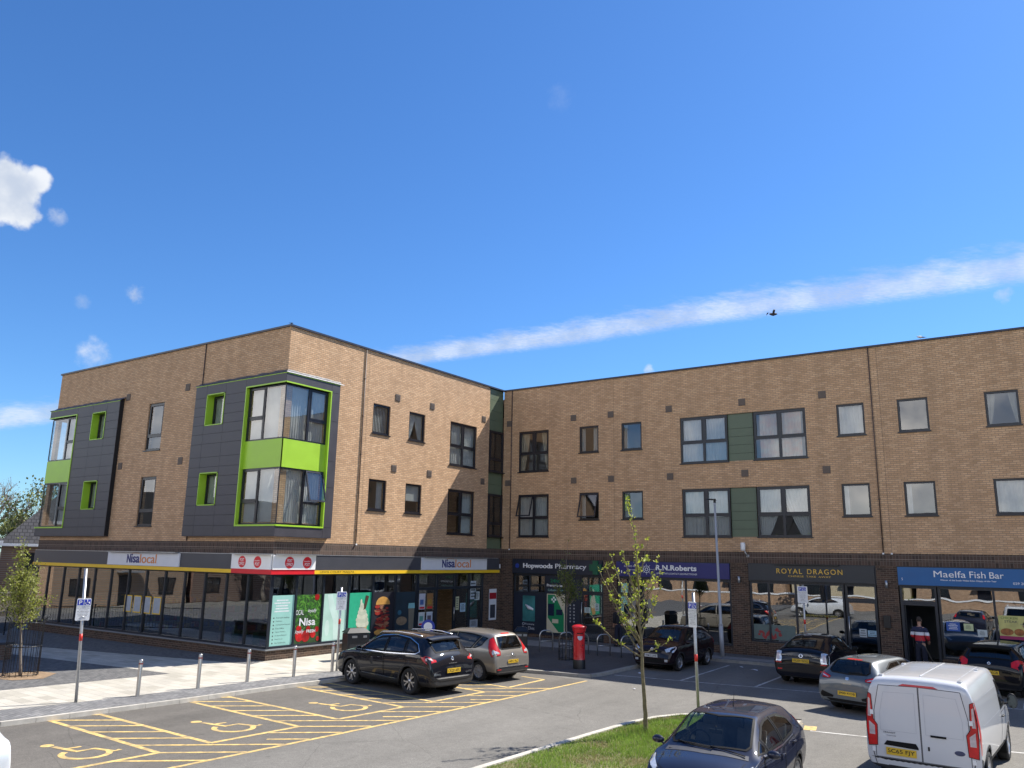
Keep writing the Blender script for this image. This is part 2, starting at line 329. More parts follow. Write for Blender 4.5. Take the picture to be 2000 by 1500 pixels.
NAVY = pm('navy_letters', (0.02, 0.025, 0.16), 0.4, 0.02, 3)
ORANGE = pm('orange_letters', (0.65, 0.22, 0.05), 0.5, 0.05, 3)
GOLD = pm('gold_letters', (0.62, 0.40, 0.07), 0.35, 0.08, 3, metal=0.3)
BLUEF = pm('blue_fascia', (0.005, 0.10, 0.29), 0.35, 0.05, 2)
ROYALB = pm('royal_blue_fascia', (0.012, 0.014, 0.13), 0.35, 0.05, 2)
DGREY = pm('anthracite_fascia', (0.022, 0.026, 0.032), 0.4, 0.08, 2)
PHARM = pm('pharmacy_fascia', (0.012, 0.018, 0.035), 0.4, 0.08, 2)
GREEN = pm('pharmacy_green', (0.0, 0.20, 0.075), 0.45, 0.05, 2)
LGREEN = pm('mint_green', (0.02, 0.42, 0.22), 0.5, 0.05, 2)
CREAM = pm('cream_panel', (0.55, 0.50, 0.36), 0.5, 0.05, 2)
TEAL = pm('pale_teal_vinyl', (0.26, 0.50, 0.45), 0.5, 0.05, 2)
LINEY = pm('yellow_line_paint', (0.57, 0.40, 0.145), 0.8, 0.34, 9, bump=0.2, dirt=0.75)
LINEW = pm('white_line_paint', (0.50, 0.49, 0.46), 0.8, 0.3, 9, bump=0.2, dirt=0.75)
POLE = pm('grey_lamp_paint', (0.36, 0.37, 0.39), 0.45, 0.06, 3)
CROSSG = pm('shaded_cross_green', (0.0, 0.085, 0.04), 0.45, 0.1, 3)  # darker than the pharmacy green: shade on the cross put into its colour
TYRE = pm('tyre_rubber', (0.018, 0.018, 0.018), 0.85, 0.15, 12)
# ------------------------------------------------------------------ building frame
VC = 14.35
def FP(F, s, z, off=0.0):
    if F == 'A': return (s, -off, z)
    if F == 'B': return (off, s, z)
    if F == 'C': return (s, VC-off, z)
    if F == 'E': return (-17.2-off, s, z)
def fbox(mb, F, s0, s1, z0, z1, o0, o1, m=0):
    a = FP(F, s0, z0, o0); b = FP(F, s1, z1, o1)
    mb.box(min(a[0], b[0]), max(a[0], b[0]), min(a[1], b[1]), max(a[1], b[1]), z0, z1, m)
def fpoly(mb, F, pts, o0, o1, m=0): mb.prism(pts, lambda p, d: FP(F, p[0], p[1], d), o0, o1, m)
def disc(c, rx, rz=None, n=28, a0=0, a1=360):
    rz = rz or rx
    k = n if a1-a0 < 360 else n
    return [(c[0]+rx*math.cos(R(a0+(a1-a0)*i/n)), c[1]+rz*math.sin(R(a0+(a1-a0)*i/n))) for i in range(n if a1-a0 >= 360 else n+1)]
def wall(name, F, s0, s1, z0, z1, ops, mat, parent, depth=0.30, off=0.0):
    """wall sheet with openings, their reveals and an inner leaf"""
    mb = MB(); S = sorted({s0, s1, *[x for o in ops for x in o[:2] if s0 < x < s1]}); Z = sorted({z0, z1, *[x for o in ops for x in o[2:4] if z0 < x < z1]})
    for i in range(len(S)-1):
        for j in range(len(Z)-1):
            cs, cz = (S[i]+S[i+1])/2, (Z[j]+Z[j+1])/2
            if any(o[0] < cs < o[1] and o[2] < cz < o[3] for o in ops): continue
            for d in (off, off-depth):
                mb.quad(FP(F, S[i], Z[j], d), FP(F, S[i+1], Z[j], d), FP(F, S[i+1], Z[j+1], d), FP(F, S[i], Z[j+1], d))
    for a, b, c, d in [(o[0], o[1], o[2], o[3]) for o in ops]:
        for (p, q) in (((a, c), (b, c)), ((b, c), (b, d)), ((b, d), (a, d)), ((a, d), (a, c))):
            mb.quad(FP(F, *p, off), FP(F, *q, off), FP(F, *q, off-depth), FP(F, *p, off-depth))
    for (p, q) in (((s0, z0), (s1, z0)), ((s0, z1), (s1, z1))):
        mb.quad(FP(F, *p, off), FP(F, *q, off), FP(F, *q, off-depth), FP(F, *p, off-depth))
    me_o = mb.build(name, mat, parent)
    return me_o
def curtain(F, s0, s1, z0, z1, off, mat, parent, amp=0.025, pitch=0.14, name='curtain', gather=None):
    mb = MB(); n = max(8, int((s1-s0)/0.025)); rows = 6; vs = []
    for j in range(rows+1):
        t = j/rows; z = z0+(z1-z0)*t
        for i in range(n+1):
            u = i/n; s = s0+(s1-s0)*u
            if gather:                      # tied-back: pulled to one side lower down
                k = (1-t)**1.3; s = (s*(1-k)+(gather+(s-gather)*0.35)*k)
            vs.append(FP(F, s, z, off+amp*math.sin(2*math.pi*(u*(s1-s0)/pitch)+math.sin(u*9)*0.8)*(0.6+0.4*math.sin(j*1.7+i*0.1))))
    mb.add(vs, [(j*(n+1)+i, j*(n+1)+i+1, (j+1)*(n+1)+i+1, (j+1)*(n+1)+i) for j in range(rows) for i in range(n)], 0, True)
    return mb.build(name, mat, parent)
def vblind(F, s0, s1, z0, z1, off, parent, gap=0.1):
    mb = MB(); s = s0
    while s < s1-0.05:
        a = FP(F, s, z0, off); b = FP(F, s+0.083, z0, off-0.03)
        mb.quad(a, b, (b[0], b[1], z1), (a[0], a[1], z1)); s += gap*.92
    return mb.build('blind', BLIND, parent)
def frame_rect(mb, F, s0, s1, z0, z1, t, o0, o1, m=0):
    fbox(mb, F, s0, s1, z0, z0+t, o0, o1, m); fbox(mb, F, s0, s1, z1-t, z1, o0, o1, m)
    fbox(mb, F, s0, s0+t, z0+t, z1-t, o0, o1, m); fbox(mb, F, s1-t, s1, z0+t, z1-t, o0, o1, m)
def pane(F, s0, s1, z0, z1, off, parent, mat=None):
    mb = MB(); mb.quad(FP(F, s0, z0, off), FP(F, s1, z0, off), FP(F, s1, z1, off), FP(F, s0, z1, off))
    return mb.build('pane', mat or WGLASS, parent)
def sash(F, s0, s1, z0, z1, off, ang, parent):
    """top-hung casement pushed open"""
    mb = MB(); g = MB(); H = z1-z0; c, s = math.cos(ang), math.sin(ang)
    def q(S, h, o): return FP(F, S, z1-h*c+0*o, off+h*s+o)
    def bx(a, b, h0, h1, m):
        vs = [q(S, h, o) for S in (a, b) for h in (h0, h1) for o in (0, 0.045)]
        m.add(vs, [(0, 1, 3, 2), (4, 6, 7, 5), (0, 4, 5, 1), (2, 3, 7, 6), (0, 2, 6, 4), (1, 5, 7, 3)])
    bx(s0, s1, 0, .06, mb); bx(s0, s1, H-.06, H, mb); bx(s0, s0+.055, .06, H-.06, mb); bx(s1-.055, s1, .06, H-.06, mb)
    o = mb.build('sash', FRAME, parent)
    g.quad(q(s0+.05, .05, .02), q(s1-.05, .05, .02), q(s1-.05, H-.05, .02), q(s0+.05, H-.05, .02)); g.build('pane', WGLASS, parent)
    return o
WT = 0.075
def window(bld, F, s0, s1, z0, z1, kind='small', cur=None, opened=None, base=0.0, sill=True, fr=None):
    """frame as the window, with pane / sill / curtain below it"""
    g = 0.004; o0, o1 = base-0.115, base-0.05; mb = MB(); S0, S1, Z0, Z1 = s0+g, s1-g, z0+g, z1-g
    frame_rect(mb, F, S0, S1, Z0, Z1, WT, o0, o1)
    cells = []
    zt = Z0+0.92
    if kind == 'big':
        sm = (S0+S1)/2
        fbox(mb, F, sm-.055, sm+.055, Z0+WT, Z1-WT, o0, o1); fbox(mb, F, S0+WT, S1-WT, zt-.05, zt+.05, o0+.004, o1-.004)
        cells = [(S0+WT, sm-.055, Z0+WT, zt-.05), (sm+.055, S1-WT, Z0+WT, zt-.05), (S0+WT, sm-.055, zt+.05, Z1-WT), (sm+.055, S1-WT, zt+.05, Z1-WT)]
    elif kind == 'tall':
        zt = Z0+0.62
        fbox(mb, F, S0+WT, S1-WT, zt-.05, zt+.05, o0, o1)
        cells = [(S0+WT, S1-WT, Z0+WT, zt-.05), (S0+WT, S1-WT, zt+.05, Z1-WT)]
    else: cells = [(S0+WT, S1-WT, Z0+WT, Z1-WT)]
    # casement sub-frames
    for i, (a, b, c, d) in enumerate(cells):
        if opened == i: continue
        if d-c > 0.8 and kind != 'small': frame_rect(mb, F, a, b, c, d, 0.045, o0+.02, o1+.012)
    w_ = mb.build('window', fr or FRAME, bld, bevel=0)
    for i, (a, b, c, d) in enumerate(cells):
        if opened == i: sash(F, a-.03, b+.03, c-.02, d+.02, base-.05, 0.30, w_)
        else: pane(F, a, b, c, d, base-0.085, w_)
    if sill:
        m2 = MB(); fbox(m2, F, s0-.04, s1+.04, z0-.045, z0-.002, base-.06, base+.05); m2.build('sill', FRAME, w_)
    if cur:
        for cdef in cur.split('+'): do_curtain(w_, F, S0+.03, S1-.03, Z0+.02, Z1-.02, base-.17, cdef)
    return w_
def do_curtain(w_, F, a, b, c, d, off, t):
    W = b-a
    if t == 'net': curtain(F, a, b, c, d, off, CURT, w_)
    elif t == 'nets': curtain(F, a, a+W*.55, c, d, off, CURT, w_, gather=a); curtain(F, b-W*.55, b, c, d, off-.02, CURT, w_, gather=b)
    elif t == 'pair': curtain(F, a, a+W*.24, c, d, off-.05, CURTC, w_); curtain(F, b-W*.24, b, c, d, off-.05, CURTC, w_)
    elif t == 'tie': curtain(F, a, a+W*.3, c, d, off-.05, CURTC, w_, gather=a); curtain(F, b-W*.3, b, c, d, off-.05, CURTC, w_, gather=b)
    elif t == 'cream': curtain(F, a, b, c, d, off-.05, CURTC, w_, amp=.04)
    elif t == 'peach': curtain(F, a+.2, a+W*.5, c+.05, d, off, CURTP, w_); curtain(F, b-W*.48, b-.2, c+.05, d, off, CURTP, w_)
    elif t == 'left': curtain(F, a, a+W*.2, c, d, off-.05, CURT, w_)
    elif t == 'right': curtain(F, b-W*.35, b, c, d, off-.05, CURT, w_)
    elif t == 'blind': vblind(F, a, b, c, d, off, w_)
    elif t == 'roller':
        mb = MB(); fbox(mb, F, a, b, c+(d-c)*.42, d, off, off+.01); mb.build('blind', BLIND, w_)
def tmesh(body, bold=0.0, shear=0.0, sp=1.0, res=4):
    cu = bpy.data.curves.new('t', 'FONT'); cu.body = body; cu.size = 1; cu.offset = bold; cu.shear = shear; cu.space_character = sp; cu.resolution_u = res
    o = bpy.data.objects.new('t', cu); COL.objects.link(o)
    dg = bpy.context.evaluated_depsgraph_get(); dg.update(); me = bpy.data.meshes.new_from_object(o.evaluated_get(dg))
    vs = [v.co.copy() for v in me.vertices]; fs = [tuple(p.vertices) for p in me.polygons]
    bpy.data.objects.remove(o); bpy.data.curves.remove(cu); bpy.data.meshes.remove(me)
    return vs, fs
def letters(body, mapf, x0, x1, y0, y1, mat, parent, name='lettering', bold=0.0, shear=0.0, sp=1.0, th=0.012, local=False, into=None, m=0):
    """lettering stretched to a rectangle; mapf((x, y), depth) -> 3-D"""
    vs, fs = tmesh(body, bold, shear, sp)
    if not vs: return None
    ax, bx = min(v.x for v in vs), max(v.x for v in vs); ay, by = min(v.y for v in vs), max(v.y for v in vs)
    P = [(x0+(v.x-ax)/(bx-ax)*(x1-x0), y0+(v.y-ay)/max(1e-6, by-ay)*(y1-y0)) for v in vs]
    mb = into or MB(); n = len(P)
    V = [mapf(p, th) for p in P]
    mb.add(V, fs, m)
    # side walls so that the letters have a thickness
    ed = {}
    for f in fs:
        for i in range(len(f)):
            e = (f[i], f[(i+1) % len(f)]); k = tuple(sorted(e)); ed[k] = None if k in ed else e
    be = [e for e in ed.values() if e]
    if th > 0.004:
        mb.add([mapf(p, th) for p in P]+[mapf(p, 0.0) for p in P], [(a, b, b+n, a+n) for a, b in be], m)
    if into: return None
    return mb.build(name, mat, parent, local=local)
def fl(body, F, s0, s1, z0, z1, off, mat, parent, **k):
    return letters(body, lambda p, d: FP(F, p[0], p[1], off+d), s0, s1, z0, z1, mat, parent, **k)

bld = thing('shop_building', 'L-shaped buff brick flats over shops, with charcoal and lime green corner bays', 'building')
UH, US, LH, LS, BT, BB, RT = 10.08, 8.0, 6.855, 4.765, 4.15, 3.69, 12.30
opA = [(-9.1, -7.93, US, UH), (-9.1, -7.93, LS, LH)]
opA2 = [(-17.2, -14.86, 4.86, 9.96), (-13.40, -12.24, 8.72, 10.02), (-13.40, -12.24, 5.52, 6.82), (-4.62, -3.45, 8.72, 10.02), (-4.62, -3.45, 5.52, 6.82), (-2.02, 0.0, 4.86, 9.96)]
smallB = [(4.68, 5.74, 8.80, UH), (6.98, 8.07, 8.80, UH), (4.65, 5.72, 5.57, LH), (6.94, 8.02, 5.57, LH)]
bigB = [(9.93, 12.03, US, UH), (9.91, 11.99, LS, LH)]
smallC = [(4.55, 5.61, 8.79, UH), (6.84, 7.89, 8.79, UH), (16.58, 17.64, 8.79, UH), (18.85, 19.94, 8.79, UH), (21.83, 22.91, 8.79, UH),
          (4.55, 5.61, 5.57, LH), (6.84, 7.91, 5.57, LH), (16.58, 17.64, 5.57, LH), (18.85, 19.94, 5.57, LH), (21.83, 22.91, 5.57, LH)]
bigC = [(0.97, 2.78, US, UH), (0.99, 2.81, LS, LH), (9.80, 12.0, US, UH), (13.14, 15.35, US, UH), (9.81, 12.01, LS, LH), (13.15, 15.35, LS, LH)]
panC = [(12.0, 13.14, US, UH), (12.01, 13.15, LS, LH)]
wall('wall', 'A', -17.2, 0.0, BT, RT, opA+opA2, BUFF, bld)
wall('wall', 'B', 0.0, 13.08, BT, RT, smallB+bigB+[(0.0, 2.02, 4.86, 9.96)], BUFF, bld)
wall('wall', 'C', 0.004, 36.0, BT, RT, smallC+bigC+panC, BUFF, bld)
wall('wall', 'E', 0.0, 14.0, BT, RT, [(0.0, 2.0, 4.86, 9.96)], BUFF, bld)
mb = MB()
mb.box(-17.2, -0.3, 13.98, 14.3, -.1, RT); mb.box(-8, -7.7, 14.3, 27, -.1, RT); mb.box(-8, 36, 26.7, 27, -.1, RT); mb.box(35.7, 36, 14.7, 26.7, -.1, RT)
mb.build('wall', BUFF, bld)
# soldier course band, split by a pale bed joint
mb = MB()
for F, a, b in (('A', -17.2, 0.02), ('B', 0.2805, 14.3295), ('C', -.28, 36.0), ('E', 0.2805, 14.0)):
    fbox(mb, F, a, b, BB, 3.925, -.28, 0.02); fbox(mb, F, a, b, 3.937, BT-.002, -.28, 0.02); fbox(mb, F, a, b, 3.925, 3.937, -.28, 0.014, 1)
mb.build('brick_band', [SOLD, pm('pale_mortar', (0.33, 0.28, 0.23), 0.9, 0.1, 5)], bld)
# coping
mb = MB()
fbox(mb, 'A', -17.26, 0.06, RT, RT+.075, -.36, 0.06); fbox(mb, 'B', 0.36, 14.41, RT, RT+.075, -.36, 0.06)
fbox(mb, 'C', 0.06, 36.06, RT, RT+.075, -.36, 0.06); fbox(mb, 'E', 0.36, 14.0, RT, RT+.075, -.36, .06)
mb.build('parapet_coping', COPE, bld)
# roof, floors, partitions
mb = MB()
for z0, z1 in ((11.7, 11.95),): mb.box(-16.9, -0.3, 0.3, 14, z0, z1); mb.box(-7.7, 35.7, 14.65, 26.7, z0, z1)
mb.build('roof', ROOFM, bld)
mb = MB()
for z0, z1 in ((3.72, 4.2), (7.25, 7.5)): mb.box(-16.88, -0.31, 0.31, 13.97, z0, z1); mb.box(-7.69, 35.69, 14.66, 26.69, z0, z1)
mb.build('floor_slab', INNER, bld)
mb = MB()
for z0, z1 in ((4.2, 7.25), (7.5, 11.7)):
    mb.box(-16.85, -3.6, 3.4, 3.5, z0, z1); mb.box(-3.6, -3.5, 3.4, 13.95, z0, z1); mb.box(-3.5, 35.6, 18.2, 18.3, z0, z1)
    for s in (-11.0, -6.0, -2.9): mb.box(s, s+.1, .31, 3.4, z0, z1)
    for s in (3.6, 6.2, 9.0): mb.box(-3.5, -.31, s, s+.1, z0, z1)
    for s in (3.4, 6.3, 9.0, 12.5, 16.0, 18.3, 20.8): mb.box(s, s+.1, 14.66, 18.2, z0, z1)
mb.build('inner_wall', INNER, bld)
# brick movement joints and slim rainwater chain pipes
PIPE = pm('brown_pipe', (0.075, 0.05, 0.04), .5)
for F, s in (('A', -5.30), ('B', 4.07), ('C', 17.95), ('C', .53)): mb = MB(); mb.tube([FP(F, s, 12.3, .03), FP(F, s, 4.16, .03)], 0.022, 6); [fbox(mb, F, s-.035, s+.035, z, z+.03, 0, .055) for z in (11, 9.4, 7.8, 6.2, 4.7)]; mb.build('downpipe', PIPE, bld)
MJ = pm('joint_mastic', (0.16, 0.11, 0.075), .9)
for F, s in (('B', 4.32), ('C', 6.45), ('C', 18.25)): mb = MB(); fbox(mb, F, s-.006, s+.006, 4.17, 12.28, -.01, .0015); mb.build('movement_joint', MJ, bld)
for F, s, z in (('B', 4.07, 4.14), ('C', .53, 4.14), ('C', 17.95, 4.14), ('C', 18.25, 4.14)): mb = MB(); mb.box(*[v for q in zip([a-.03 for a in FP(F, s, z, .06)], [a+.03 for a in FP(F, s, z, .06)]) for v in q]); mb.build('pipe_shoe', WHITE, bld)
for F, L_ in (('A', [(-10.85, 10.56), (-6.33, 10.55), (-10.86, 7.42), (-6.33, 7.42)]), ('B', [(6.16, 10.56), (8.53, 10.56), (12.58, 10.57), (6.13, 7.42), (8.5, 7.42), (12.59, 7.42)]),
              ('C', [(.36, 10.56), (4.22, 10.55), (6.28, 10.55), (9.28, 10.55), (12.7, 10.55), (16.07, 10.55), (.33, 7.47), (4.24, 7.46), (6.28, 7.46), (9.27, 7.45), (12.7, 7.45), (16.06, 7.45)])):
    for s, z in L_:
        mb = MB(); fbox(mb, F, s-.15, s+.15, z-.15, z+.15, 0, .025)
        for k in range(5): fbox(mb, F, s-.125, s+.125, z-.12+k*.05, z-.10+k*.05, .025, .034, 0)
        mb.build('wall_vent', VENT, bld)
# flat windows
for i, o in enumerate(smallB): window(bld, 'B', *o, cur=['blind', 'nets', 'left+right', 'roller'][i])
for i, o in enumerate(bigB): window(bld, 'B', *o, kind='big', cur=['net', 'right'][i])
for i, o in enumerate(opA): window(bld, 'A', *o, kind='tall')
cs = ['left+right', 'left', 'net', None, 'tie', 'left', 'left', 'left', 'left', 'net']
for i, o in enumerate(smallC): window(bld, 'C', *o, cur=cs[i], opened=0 if i == 5 else None)
cb = ['tie', 'pair+net', 'net', 'peach', 'net', 'nets']
for i, o in enumerate(bigC): window(bld, 'C', *o, kind='big', cur=cb[i], opened=2 if i == 1 else None)
# sage panels between the paired windows
for a, b, c, d in panC:
    mb = MB(); fbox(mb, 'C', a+.004, b-.004, c, d, -.15, -.09, 1)
    n = [0, .33, .70, 1.07, 1.42, 2.08]
    for k in range(5): fbox(mb, 'C', a+.006, b-.006, c+n[k]+.006, min(d, c+n[k+1])-.006, -.09, -.07)
    mb.build('cladding_panel', [SAGE, JOINT], bld)
# narrow sage slot at the inner corner
mb = MB(); mb.box(-.3, -.09, 13.08, 14.35, BT, RT, 1)
for z0, z1 in ((4.16, 4.75), (6.87, 7.35), (7.36, 7.99), (10.1, 10.65), (10.66, 11.15), (11.16, 11.7), (11.71, 12.28)): mb.box(-.09, -.06, 13.085, 14.345, z0, z1)
mb.build('cladding_panel', [SAGE, JOINT], bld)
for z0, z1 in ((7.99, 10.1), (4.75, 6.87)): window(bld, 'B', 13.1, 14.33, z0, z1, kind='big' if 0 else 'tall', base=0.085, sill=True)

# ---- projecting bays
def bay_panels(F, cols, rows, holes, off, mb):
    for i in range(len(cols)-1):
        for j in range(len(rows)-1):
            a, b, c, d = cols[i], cols[i+1], rows[j], rows[j+1]
            rects = [(a, b, c, d)]
            for h in holes:
                nr = []
                for (p, q, r, s) in rects:
                    if h[1] <= p or h[0] >= q or h[3] <= r or h[2] >= s: nr.append((p, q, r, s)); continue
                    if h[2] > r: nr.append((p, q, r, h[2]))
                    if h[3] < s: nr.append((p, q, h[3], s))
                    r2, s2 = max(r, h[2]), min(s, h[3])
                    if h[0] > p: nr.append((p, h[0], r2, s2))
                    if h[1] < q: nr.append((h[1], q, r2, s2))
                rects = nr
            for (p, q, r, s) in rects:
                e = .005
                fbox(mb, F, p+(e if p == a else 0), q-(e if q == b else 0), r+(e if r == c else 0), s-(e if s == d else 0), off-.02, off)
ROWS = [4.34, 4.74, 5.14, 5.52, 5.90, 6.28, 6.66, 7.04, 7.44, 7.98, 8.38, 8.76, 9.14, 9.52, 9.90, 10.42]
BO = 0.20
def bay_backing(mb, F, s0, s1, holes):
    holes = [(max(s0, h[0]), min(s1, h[1]), h[2], h[3]) for h in holes]
    S = sorted({s0, s1, *[x for h in holes for x in h[:2]]}); Z = sorted({4.34, 10.42, *[x for h in holes for x in h[2:4]]})
    for i in range(len(S)-1):
        for j in range(len(Z)-1):
            cs_, cz = (S[i]+S[i+1])/2, (Z[j]+Z[j+1])/2
            if any(h[0] < cs_ < h[1] and h[2] < cz < h[3] for h in holes): continue
            fbox(mb, F, S[i], S[i+1], Z[j], Z[j+1], 0.002, BO-.021)
hA = [(-4.62, -3.45, 8.72, 10.02), (-4.62, -3.45, 5.52, 6.82), (-2.12, .4, 4.76, 10.04)]
hB = [(-.4, 2.10, 4.76, 10.04)]
hL = [(-13.40, -12.24, 8.72, 10.02), (-13.40, -12.24, 5.52, 6.82), (-18, -14.78, 4.76, 10.04)]
hE = [(-.4, 2.10, 4.76, 10.04)]
for nm, parts in (('corner_bay', (('A', -5.42, BO, [-5.42, -4.68, -3.42, -2.15, .2], hA), ('B', -BO, 2.55, [-.2, 2.10, 2.55], hB))),
                  ('end_bay', (('A', -17.2-BO, -11.16, [-17.4, -14.80, -13.43, -12.2, -11.16], hL), ('E', -BO, 2.55, [-.2, 2.10, 2.55], hE)))):
    mk = MB(); mp = MB()
    for F, a, b, cols, holes in parts:
        aa, bb_ = (a, b)
        if F == 'A': bay_backing(mk, F, max(a, -17.2) if nm == 'end_bay' else a, 0.0 if nm == 'corner_bay' else b, [h for h in holes])
        else: bay_backing(mk, F, 0.0, b, [(max(0, h[0]), h[1], h[2], h[3]) for h in holes])
        rows = ROWS if F == 'A' else [4.34, 4.74, 6.28, 7.3, 8.9, 10.05, 10.42]
        bay_panels(F, cols, rows, holes, BO, mp)
    x0, x1 = (-5.42, 0.2) if nm == 'corner_bay' else (-17.4, -11.16)
    cx0, cx1 = (0.002, BO-.022) if nm == 'corner_bay' else (-17.2-BO+.022, -17.202)
    for z0, z1 in ((4.34, 4.70), (10.09, 10.42)): mk.box(cx0, cx1, -BO+.022, -.002, z0, z1)
    bay = mk.build('bay', JOINT, bld); mp.build('cladding_panel', CLAD, bay)
    # dark soffit under and lid over
    mb = MB()
    for z0, z1, mt in ((4.325, 4.339, 0), (10.421, 10.44, 0)):
        mb.box(x0, x1, -BO, -.002, z0, z1)
        if nm == 'corner_bay': mb.box(.002, BO, -.0019, 2.55, z0, z1)
        else: mb.box(-17.2-BO, -17.202, -.0019, 2.55, z0, z1)
    mb.build('soffit', CLAD, bay)
    # lead flashing dressed over the top, with a crinkled edge
    mb = MB()
    def flash(F, a, b):
        n = int((b-a)/.12); vs = []
        for i in range(n+1):
            s = a+(b-a)*i/n; k = noise.noise(Vector((s*2.3, 3.1, 0)))
            for (o, z) in ((.0, 10.60+.03*k), (.012+.01*k, 10.585+.02*k), (.10+.02*k, 10.50+.012*k), (BO+.03+.012*k, 10.465), (BO+.035+.01*k, 10.43+.012*k)): s2 = min(s, o) if (F == 'A' and nm == 'corner_bay') else max(s, -17.2-o) if F == 'A' else max(s, -o); vs.append(FP(F, s2, z, o))
        mb.add(vs, [(i*5+j, i*5+j+1, (i+1)*5+j+1, (i+1)*5+j) for i in range(n) for j in range(4)], 0, True)
    flash('A', x0-.03, x1+.05 if nm == 'corner_bay' else x1+.12)
    flash('B' if nm == 'corner_bay' else 'E', -BO-.05, 2.72)
    mb.build('flashing', LEAD, bay)
    mb = MB()
    gA = (x0, x1+.012) if nm == 'corner_bay' else (x0-.012, x1); fbox(mb, 'A', *gA, 10.40, 10.425, BO, BO+.012)
    F2 = 'B' if nm == 'corner_bay' else 'E'; fbox(mb, F2, -BO, 2.55, 10.40, 10.425, BO, BO+.012)
    # lime linings of the big corner opening
    if nm == 'corner_bay': FA, a0, a1 = 'A', -2.12, BO
    else: FA, a0, a1 = 'A', -17.4, -14.78
    t = .05; ob, of = -.02, BO+.03
    jam = (a0, a0+t) if nm == 'corner_bay' else (a1-t, a1)
    fbox(mb, 'A', *jam, 4.76, 10.04, ob, of)
    fbox(mb, 'A', a0, a1, 4.70, 4.76, .0, of); fbox(mb, 'A', a0, a1, 10.04, 10.09, .0, of)
    fbox(mb, F2, 2.05, 2.10, 4.76, 10.04, ob, of)
    fbox(mb, F2, -BO+.001, 2.10, 4.70, 4.76, .0, of); fbox(mb, F2, -BO+.001, 2.10, 10.04, 10.09, .0, of)
    # spandrel
    GO = .10
    fbox(mb, 'A', a0+t if nm == 'corner_bay' else -17.2-GO, GO if nm == 'corner_bay' else a1-t, 6.87, 7.93, GO-.06, GO)
    fbox(mb, F2, -GO+.001, 2.05, 6.87, 7.93, GO-.06, GO)
    mb.build('green_lining', LIME, bay)
    for z0, z1, lv in ((7.93, 10.04, 1), (4.76, 6.87, 0)):
        e0 = a0+t if nm == 'corner_bay' else -17.2-GO; e1 = GO if nm == 'corner_bay' else a1-t
        mb = MB(); o0, o1 = GO-.09, GO-.02
        q0, q1 = (e0, e1-.022) if nm == 'corner_bay' else (e0+.022, e1)
        for zz in (z0, z1-.06): fbox(mb, 'A', q0, q1, zz, zz+.06, o0, o1); fbox(mb, F2, -GO+.092, 2.05, zz+.001, zz+.059, o0+.001, o1+.001)
        fbox(mb, 'A', *((e0, e0+.06) if nm == 'corner_bay' else (e1-.06, e1)), z0+.06, z1-.06, o0, o1); fbox(mb, F2, 1.99, 2.05, z0+.06, z1-.06, o0, o1)
        cpx = GO-.04 if nm == 'corner_bay' else -17.2-GO+.005; mb.box(cpx, cpx+.035, -GO+.005, -GO+.04, z0+.06, z1-.06)
        # mullions: casement at the outer side, fixed light at the corner
        ca = (e0+.06, e0+.95) if nm == 'corner_bay' else (e1-.95, e1-.06)
        mA = ca[1] if nm == 'corner_bay' else ca[0]
        zt = z0+.86
        fbox(mb, 'A', mA-.05, mA+.05, z0+.06, z1-.06, o0, o1); fbox(mb, 'A', ca[0], ca[1], zt-.045, zt+.045, o0, o1)
        frame_rect(mb, 'A', ca[0], ca[1], zt+.045, z1-.06, .05, o0+.02, o1+.012)
        fbox(mb, F2, 1.05, 1.15, z0+.06, z1-.06, o0, o1); fbox(mb, F2, 1.15, 1.99, zt-.045, zt+.045, o0, o1)
        if not (lv == 0 and nm == 'corner_bay'): frame_rect(mb, F2, 1.15, 1.99, zt+.045, z1-.06, .05, o0+.02, o1+.012)
        wn_ = mb.build('window', FRAME, bay)
        # glass and blinds stay one level down, inside the bay
        g = MB()
        for (a, b) in (((e0+.06, mA-.05) if nm == 'corner_bay' else (e0, mA-.05)), ((mA+.05, GO-.045) if nm == 'corner_bay' else (mA+.05, e1-.06))):
            g.quad(FP('A', a, z0+.06, GO-.045), FP('A', b, z0+.06, GO-.045), FP('A', b, z1-.06, GO-.045), FP('A', a, z1-.06, GO-.045))
        for (a, b) in ((-GO+.045, 1.05), (1.15, 1.99)):
            zz = zt if (lv == 0 and nm == 'corner_bay' and a > 1) else z1-.06
            g.quad(FP(F2, a, z0+.06, GO-.045), FP(F2, b, z0+.06, GO-.045), FP(F2, b, zz, GO-.045), FP(F2, a, zz, GO-.045))
        g.build('pane', WGLASS, bay)
        if lv == 0 and nm == 'corner_bay': sash('B', 1.13, 2.0, zt+.02, z1-.03, GO-.02, .26, bay)
        if nm == 'corner_bay':
            vblind('A', e0+.1, -.12, z0+.08, z1-.05, -.06, bay); curtain('B', .25, 1.95, z0+.08, z1-.05, -.06, CURT, bay, amp=.02, pitch=.12)
        else: vblind('A', -16.2, -15.0, z0+.08, z1-.05, -.06, bay)
    # small lime-lined windows
    for h in (holesA for holesA in (hA if nm == 'corner_bay' else hL)[:2]):
        mb = MB(); a, b, c, d = h; t = .035
        for (p, q, r, s) in ((a, a+t, c, d), (b-t, b, c, d), (a, b, c-.0, c+t), (a, b, d-t, d)): fbox(mb, 'A', p, q, r, s, -.17, BO+.02)
        mb.build('green_lining', LIME, bay)
        window(bay, 'A', a+t, b-t, c+t, d-t, base=-.06, sill=False, cur='net')

